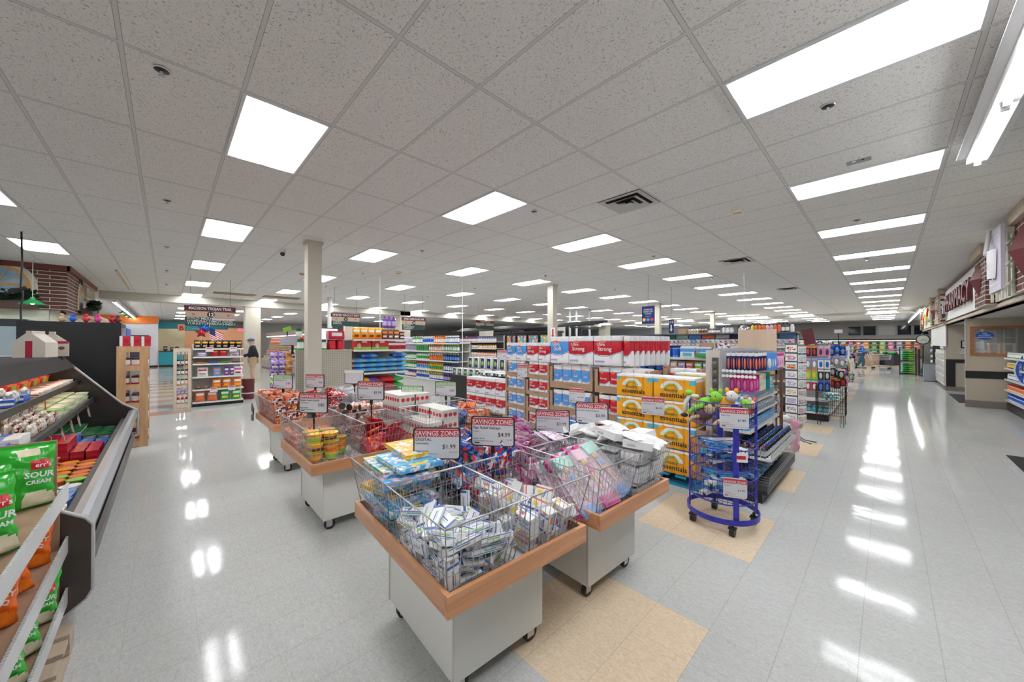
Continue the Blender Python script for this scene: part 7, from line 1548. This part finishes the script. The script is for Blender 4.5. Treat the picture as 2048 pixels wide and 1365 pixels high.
onrow(flat(k_bag(.2,.05,.2,('teal','grey','green'),'green','white')), 2, -1.04, GYa+1.12, .22, .205, 'green net pack at the far end of the base deck', 'net pack', 'net_pack', 0)
# ================= blue round spinner rack =================
SB = M((.035,.035,.42), .3); SBD = M((.03,.03,.22), .35); sx, sy = -1.07, 3.74; R_ = .265
t = thing('basket_stand', 'round royal blue wheeled stand with three wire baskets', 'display stand', (sx, sy, 0))
def ring(r, z, rr, m, sq=1.0, n=32): return MB().tube([(r*math.cos(2*PI*i/n), r*sq*math.sin(2*PI*i/n), z) for i in range(n)], rr, m, closed=True)
b = MB(); n = 40
for i in range(n):
    a0, a1 = 2*PI*i/n, 2*PI*(i+1)/n; rr = R_+.03
    q = [(rr*math.cos(a0), rr*math.sin(a0)), (rr*math.cos(a1), rr*math.sin(a1))]
    b.add([(q[0][0],q[0][1],.10),(q[1][0],q[1][1],.10),(q[1][0],q[1][1],.145),(q[0][0],q[0][1],.145)], [(0,1,2,3)], SB); b.add([(q[0][0]*.97,q[0][1]*.97,.10),(q[1][0]*.97,q[1][1]*.97,.10),(q[1][0]*.97,q[1][1]*.97,.145),(q[0][0]*.97,q[0][1]*.97,.145)], [(3,2,1,0)], SB); b.add([(q[0][0],q[0][1],.145),(q[1][0],q[1][1],.145),(q[1][0]*.97,q[1][1]*.97,.145),(q[0][0]*.97,q[0][1]*.97,.145)], [(0,1,2,3)], SB)
b.build('base_ring', t)
va = [-.9, .45, 1.9, 3.55]
for a in va:
    ca, sa = math.cos(a), math.sin(a); b = MB(); M3 = Matrix.Rotation(a, 3, 'Z')
    vs = [M3 @ Vector((x, y, z)) for z in (.12, 1.13) for y in (-.022, .022) for x in (R_, R_+.012)]
    b.add(vs, [(0,2,3,1),(4,5,7,6),(0,1,5,4),(2,6,7,3),(0,4,6,2),(1,3,7,5)], SB); b.build('upright', t)
for z0, h_, r in ((.26,.20,R_),(.55,.18,R_),(.93,.20,R_)):
    b = MB(); nn = 44
    for i in range(nn):
        a = 2*PI*i/nn; b.wire((r*math.cos(a), r*math.sin(a), z0), (r*math.cos(a), r*math.sin(a), z0+h_), .002, SBD)
    for i in range(9): y = -r+2*r*(i+.5)/9; q = math.sqrt(max(0, r*r-y*y)); b.wire((-q,y,z0),(q,y,z0),.0022,SBD)
    k_ = b.build('wire_basket', t); ring(r, z0, .005, SB).build('lower_hoop', k_); ring(r, z0+h_, .005, SB).build('upper_hoop', k_); ring(r, z0+h_*.5, .003, SB).build('middle_hoop', k_)
for a in (-1.0, .6, 2.1, 3.9):
    x, y = (R_+.0)*math.cos(a), (R_)*math.sin(a); w_ = MB().cyl((x,y,.05),(x,y,.11),.012,BLACK).box(x-.03,x+.03,y-.025,y+.025,.06,.075,BLACK).build('caster_fork', t); MB().cyl((x-.02,y+.0,.035),(x+.02,y+.0,.035),.035,BLACK,n=16).build('wheel', w_)
# soft toys in the top basket (plain animals)
def plush(p, c_, c2, lb, s=1):
    s *= .88
    t = thing('plush_toy', lb, 'plush toy', p); m1, m2 = M(c_, .95, bump=.4), M(c2, .95, bump=.4)
    MB().blob((0,0,.06*s), .09*s,.07*s,.06*s, m1, 14, 9).build('body', t); h_ = MB().blob((.07*s,-.03*s,.13*s), .05*s,.05*s,.05*s, m2, 14, 9).build('head', t)
    for q in (-1, 1): MB().blob((.07*s+.035*s*q,-.03*s,.18*s), .018*s,.012*s,.025*s, m1, 8, 6).build('ear', h_); MB().blob((.06*s+.02*s*q,-.075*s,.14*s), .006*s,.004*s,.007*s, BLACK, 6, 5).build('eye', h_)
    for q in (-1, 1): MB().tube([(-.02*s,.05*s*q,.05*s),(-.08*s,.09*s*q,.03*s),(-.12*s,.10*s*q,-.02*s)], .02*s, m2, n=8).build('leg', t)
plush((sx-.10, sy-.06, 1.02), 'lime', 'lime', 'lime green plush toy lying on top of the blue stand', 1.25); plush((sx+.02, sy-.02, 1.04), 'amber', 'offwhite', 'yellow and white plush toy on top of the blue stand', 1.2)
plush((sx+.13, sy+.03, 1.00), 'offwhite', 'lime', 'white plush toy with green head on the blue stand'); plush((sx-.12, sy-.12, .94), 'brown', 'tan', 'dark brown plush toy pressed against the left wires'); plush((sx+.10, sy-.13, .94), 'maroon', 'peach', 'maroon plush toy behind the $7.49 sign'); plush((sx+.15, sy+.12, .99), 'coral', 'peach', 'coral plush toy at the right of the blue stand')
t = thing('plush_toy', 'long legged white plush hanging over the left rim of the blue stand', 'plush toy', (sx-.24, sy-.12, 1.10)); MB().tube([(.06,.04,.05),(.0,0,.06),(-.03,-.02,0),(-.04,-.02,-.10)], .02, M('offwhite', .9), n=8).build('leg', t); MB().blob((-.045,-.02,-.13), .035,.025,.022, BLACK, 10, 7).build('foot', t); MB().blob((-.01,0,.085), .035,.035,.03, M('lime', .95), 10, 7).build('paw', t)
PL2 = lay(.30,.07,.03,('blue','sky','navy'),'sky','white',2); PL3 = lay(.28,.08,.03,('silver','white','charcoal'),'white','blue',2); PL4 = lay(.22,.12,.025,('sky','blue','cyan'),'cyan','white',2)
for lv, z0 in enumerate((.27, .56)):
    for i in range(16):
        a = random.uniform(0, 6.28); r = random.uniform(0, .08); me = [PL2, PL3, PL4][(i+lv) % 3]
        tag(link('blister_pack', me, None, (sx+r*math.cos(a), sy+r*math.sin(a), z0+.02+.0105*i), (random.uniform(-.12,.12), random.uniform(-.25,.25), random.uniform(0, 3.1))), '%s flat pack jumbled in the %s basket of the blue stand' % (['blue','silver','sky blue'][(i+lv) % 3], ['bottom','middle'][lv]), 'blister pack', '%s packs, %s basket' % (['blue','silver','sky'][(i+lv) % 3], ['bottom','middle'][lv]))
d_ = Vector((sx, sy, 0)).normalized()
price_sign('red and white sign $7.49 clipped to the top of the blue stand', (sx+.16, sy-.235, .93), .93, 28, ('Plush Toys', .02), '$7.49', stem=False, w=.22, h=.18)
price_sign('small red and white sign on the bottom basket of the blue stand', (sx+.165, sy-.235, .34), .34, 28, ('Assorted', .02), '$1.99', stem=False, w=.18, h=.17)
tag(MB().box(-.05,.05,-.006,0,0,.08,WHITE).box(-.035,.035,-.008,-.006,.025,.055,M('red')).build('small_badge', None, (sx+.20, sy-.19, .64), math.radians(35)), 'small white badge with a red oval on the middle basket', 'badge')
# ================= behind: plywood sheet, slat shelf, wipes bucket =================
PLY = Mwood((.56,.42,.30), (.66,.51,.38), 1.2, .6, 2)
t = thing('wooden_shelf', 'brown framed shelf with pale pine slats and a plywood back board', 'shelf', (-1.52, 6.52, 0))
MB().box(-.12,.38,.03,.05,1.36,1.87,PLY).build('plywood_board', t)
for x in (.0, .42): MB().box(x,x+.035,-.01,.03,.0,1.40,M('brown', .5)).build('post', t)
for z in (1.28, .98, .68, .45): MB().box(0,.42,-.16,.0,z-.02,z,PINE).box(0,.42,-.18,-.16,z-.07,z,PINE).build('slat', t)
for z in (.56, .36): MB().box(0,.42,-.0,.02,z,z+.06,M('brown', .5)).build('rail', t)
for y in (-.16,): 
    for x in (0,.40): MB().box(x,x+.02,-.18,-.16,0,1.28,M('brown',.5)).build('front_post', t)
tag(link('gift_pouch', k_bag(.26,.10,.24,('offwhite','mint','silver'),'white','green'), None, (-1.28, 6.44, .981)), 'clear gift pouch on the pine slat shelf', 'pouch'); tag(MB().box(-.15,.15,-.02,.02,0,.08,M((.02,.20,.13))).build('green_box', None, (-1.31, 6.44, 1.281)), 'flat dark green box on the top slat', 'box')
for i in range(5): tag(link('grey_pouch', k_bag(.1,.05,.20,('grey','silver','lilac'),'grey','white'), None, (-1.47+.085*i, 6.44, .681)), 'grey pouch in the row on the third slat', 'pouch', 'grey pouches')
t = thing('plastic_tub', 'clear tub of pink and yellow bath puffs behind the slat shelf', 'tub', (-1.06, 7.0, 0)); MB().lathe([(.12,0,Mglass((.85,.85,.85),.3)),(.16,.45,Mglass((.85,.85,.85),.3)),(.165,.46,Mglass((.85,.85,.85),.5))], 18).build('tub_wall', t); MB().cyl((0,0,0),(0,0,.01),.12,M('silver'),n=18).build('tub_floor', t)
for i in range(12): tag(link('bath_puff', _k.setdefault(('puff', i % 3), MB().blob((0,0,0),.06,.06,.055,M(['pink','yellow','white'][i % 3],.9,bump=1),12,8,.12).mesh('bath_puff')), None, (-1.06+.07*math.cos(i*2.1), 7.0+.07*math.sin(i*2.1), .07+.038*i)), '%s bath puff in the clear tub' % ['pink','yellow','white'][i % 3], 'bath puff', '%s puffs' % ['pink','yellow','white'][i % 3])
t = thing('easel_foot', 'black metal easel feet sticking out on the floor', 'stand', (-.98, 7.75, 0)); MB().tube([(-.25,0,.25),(0,0,.03),(.16,.05,.01)], .008, BLACK).build('leg', t); MB().tube([(-.25,0,.22),(0,-.12,.03),(.12,-.14,.01)], .008, BLACK).build('leg', t)
# ================= card spinner and second gondola =================
t = thing('gift_card_rack', 'tall rack of framed gift cards, first column on the right aisle', 'rack', (-1.42, 8.95, 0)); MB().box(0,.20,.0,.05,.1,1.66,M((.16,.17,.16))).build('back_panel', t); MB().box(-.05,.25,-.05,.2,0,.05,BLACK).build('base', t); MB().box(.08,.12,.0,.04,.05,.1,BLACK).build('stem', t)
gc = [('white','red','white'),('white','coral','lilac'),('cyan','amber','red'),('white','silver','lilac'),('white','lilac','silver'),('white','tan','cream'),('lilac','silver','lilac'),('silver','grey','white'),('white','silver','grey')]
for i in range(9):
    MB().tube([(.0,-.005,1.48-.17*i),(.0,-.03,1.47-.17*i),(.20,-.03,1.47-.17*i),(.20,-.005,1.48-.17*i)], .003, BLACK, n=4).build('pocket_wire', t)
    tag(link('gift_card', k_card(.18,.14,gc[i],'white'), None, (-1.32, 8.93, 1.48-.17*i), (-.1,0,0)), ['top','second','third','fourth','fifth','sixth','seventh','eighth','ninth'][i]+' framed card down the tall gift card rack', 'gift card')
    for j, c_ in enumerate(('mint','tan')): tag(link('side_card', k_card(.13,.14,(c_,'white','silver') if i < 5 else ('cream','tan','lilac'),'white'), None, (-1.18+.02*j, 9.03+.12*j, 1.46-.17*i), .9), '%s card on the side of the gift card rack' % (['mint','tan'][j]), 'gift card', '%s side cards' % ['mint','tan'][j])
sv = shelving('dark gondola of stationery hung with packs, right aisle', 'shelving', (-1.46, 10.05, 0), 0, .60, .45, 1.62, [.18, .45], base=.12, back=M((.30,.30,.32)))
sv2 = shelving('side run of hanging toys and craft packs along the right aisle', 'shelving', (-.86, 10.52, 0), PI/2, 5.2, .55, 1.62, [.16, .45], base=.12, back=M((.30,.30,.32)))
frA = Fr((-1.46, 10.05, 0), 0); frB = Fr((-.86, 10.52, 0), PI/2)
fill(frA, .181, .05, .6, [(k_bottle('teal','white','cyan',.035,.14), .08, 1, 'teal bottles', 'bottle')], 'on the bottom shelf of the stationery gondola', .08)
pc = [('blue','navy','sky'),('orange','black','red'),('silver','pink','charcoal'),('lilac','grey','white'),('sky','white','blue'),('coral','lime','yellow'),('white','black','silver'),('mint','crimson','white')]
for r_, z in enumerate((1.38, 1.12, .88, .64)):
    for i in range(6): c_ = pc[(i//2+2*r_) % 8]; tag(link('hanging_pack', k_peg(.09,.22,c_[0],c_[1],c_[2]), None, frA.p(.06+.105*i, -.0, z)), '%s and %s hanging pack in row %s of the stationery gondola' % (c_[0], c_[1], ['one','two','three','four'][r_]), 'hanging pack', 'stationery %s %s %d' % (c_[0], c_[1], r_))
    for i in range(26):
        c_ = pc[(i//3+3*r_) % 8]; w_ = .16
        tag(link('hanging_pack', k_peg(w_,.22,c_[0],c_[1],c_[2]), None, frB.p(.1+.195*i, -.08*((i*7+r_) % 3), z+.04*((i+r_) % 2)), PI/2-.7), '%s and %s hanging pack in row %s of the side run' % (c_[0], c_[1], ['one','two','three','four'][r_]), 'hanging pack', 'side run %s %s %d' % (c_[0], c_[1], r_))
for i in range(5): tag(link('patterned_bag', k_card(.34,.34,[('white','lilac','sky'),('red','amber','lilac'),('white','coral','mint'),('white','black','white'),('black','white','white')][i],'white'), None, (-.76, 11.3+.8*i, [1.25,.92,.92,.55,.55][i]), .35), ['lilac','rainbow','coral','cow print','black and white'][i]+' patterned gift bag hanging out into the right aisle', 'gift bag')
for i in range(8): MB().wire((0,-.02,0),(0,-.3,0),.004,WIRE).build('hook', sv2, (.2+.6*i,0,1.5))
tag(MB().box(0,.16,0,.02,0,.09,PAP).box(.07,.09,.0,.02,-.3,0,BLACK).build('price_card', None, (-.95, 12.5, 1.92)), 'white price card raised above the side run', 'price card')
t = thing('brown_screen', 'dark reddish leaning board on top of the side run', 'board', (-1.30, 10.2, 1.63)); MB().box(0,.20,0,.02,0,.34,M('maroon'),Matrix.Rotation(-.2,3,'Y')).build('board', t)
for i, c_ in enumerate(('navy','yellow','black','grey','blue')): tag(MB().blob((0,0,.06),.10,.12,.07,Mp((c_,'grey','white'),20,.6,.3),10,7).build('stacked_bag', None, (-1.12, 11.2+.45*i, 1.60)), '%s soft goods heaped on top of the side run' % c_, 'soft goods')
# wire pen
t = thing('wire_bin', 'black wire dump bin standing on hairpin legs in the right aisle', 'bin', (-.79, 9.72, 0)); b = MB(); w1, d1 = .22, .22
for i in range(15): x = -w1+2*w1*i/14; b.wire((x,-d1,.22),(x,-d1,.80),.0025,BLACK); b.wire((x,d1,.22),(x,d1,.80),.0025,BLACK); b.wire((x,-d1,.22),(x,d1,.22),.0025,BLACK)
for i in range(11): y = -d1+2*d1*i/10; b.wire((-w1,y,.22),(-w1,y,.80),.0025,BLACK); b.wire((w1,y,.22),(w1,y,.80),.0025,BLACK)
for z in (.22,.37,.51,.66,.80):
    for p, q in (((-w1,-d1),(w1,-d1)),((w1,-d1),(w1,d1)),((w1,d1),(-w1,d1)),((-w1,d1),(-w1,-d1))): b.wire((p[0],p[1],z),(q[0],q[1],z),.004,BLACK)
b.build('wire_cage', t)
for x in (-.17,.17):
    for y in (-.19,.19): MB().tube([(x-.025,y,.24),(x-.025,y,.015),(x+.025,y,.015),(x+.025,y,.24)], .005, BLACK, n=5).build('leg', t)
for i in range(3): tag(link('teal_pack', flat(k_bag(.26,.06,.2,('teal','mint','white'),'teal','white')), None, (-.79, 9.72, .50+.05*i), .3*i), 'teal and mint flat pack in the black wire bin', 'flat pack', 'teal packs in the wire bin')
# farther gondola ends down the right aisle
for j, y0 in enumerate((16.2, 20.2, 24.4)):
    s_ = shelving(['first','second','third','fourth'][j]+' far gondola end along the right aisle', 'shelving', (-1.2, y0, 0), PI/2, 2.6, .7, 1.55, [.2,.55,.9,1.2], base=.1)
    f_ = Fr((-1.2, y0, 0), PI/2)
    for r_, z in enumerate((.2,.55,.9,1.2)):
        a, b_ = [('crimson','white'),('lilac','navy'),('white','coral'),('sky','purple'),('tan','green')][(r_+j) % 5]
        fill(f_, z, .05, 2.5, [(k_box(.2,.15,.24,a,b_,'white'), .21, 1, '%s shelf boxes' % a, 'shelf box')], 'on the %s shelf of the %s far gondola end' % (on[r_], ['first','second','third','fourth'][j]), .1)
# low background shelving rows between the aisles
for j, (x0, y0, L_) in enumerate([(-22, 11.6, 8.5), (-18, 17.5, 12), (-16, 20.5, 13), (-15, 24.5, 12.5)]):
    s_ = shelving(['nearest','second','third','farthest'][j]+' of the low grocery rows in the background', 'shelving', (x0, y0, 0), 0, L_, .9, 1.6, [.2,.6,1.0,1.35], base=.1)
    f_ = Fr((x0, y0, 0), 0)
    for r_, z in enumerate((1.35,)):
        fill(f_, z, .05, L_-.1, [(k_box(.2,.15,.26,['white','red','sky','amber'][j],['navy','white','white','green'][j],'coral'), .22, 1, '%s grocery boxes' % ['white','red','sky','amber'][j], 'grocery box')], 'along the top of the %s grocery row' % ['nearest','second','third','farthest'][j], .1)
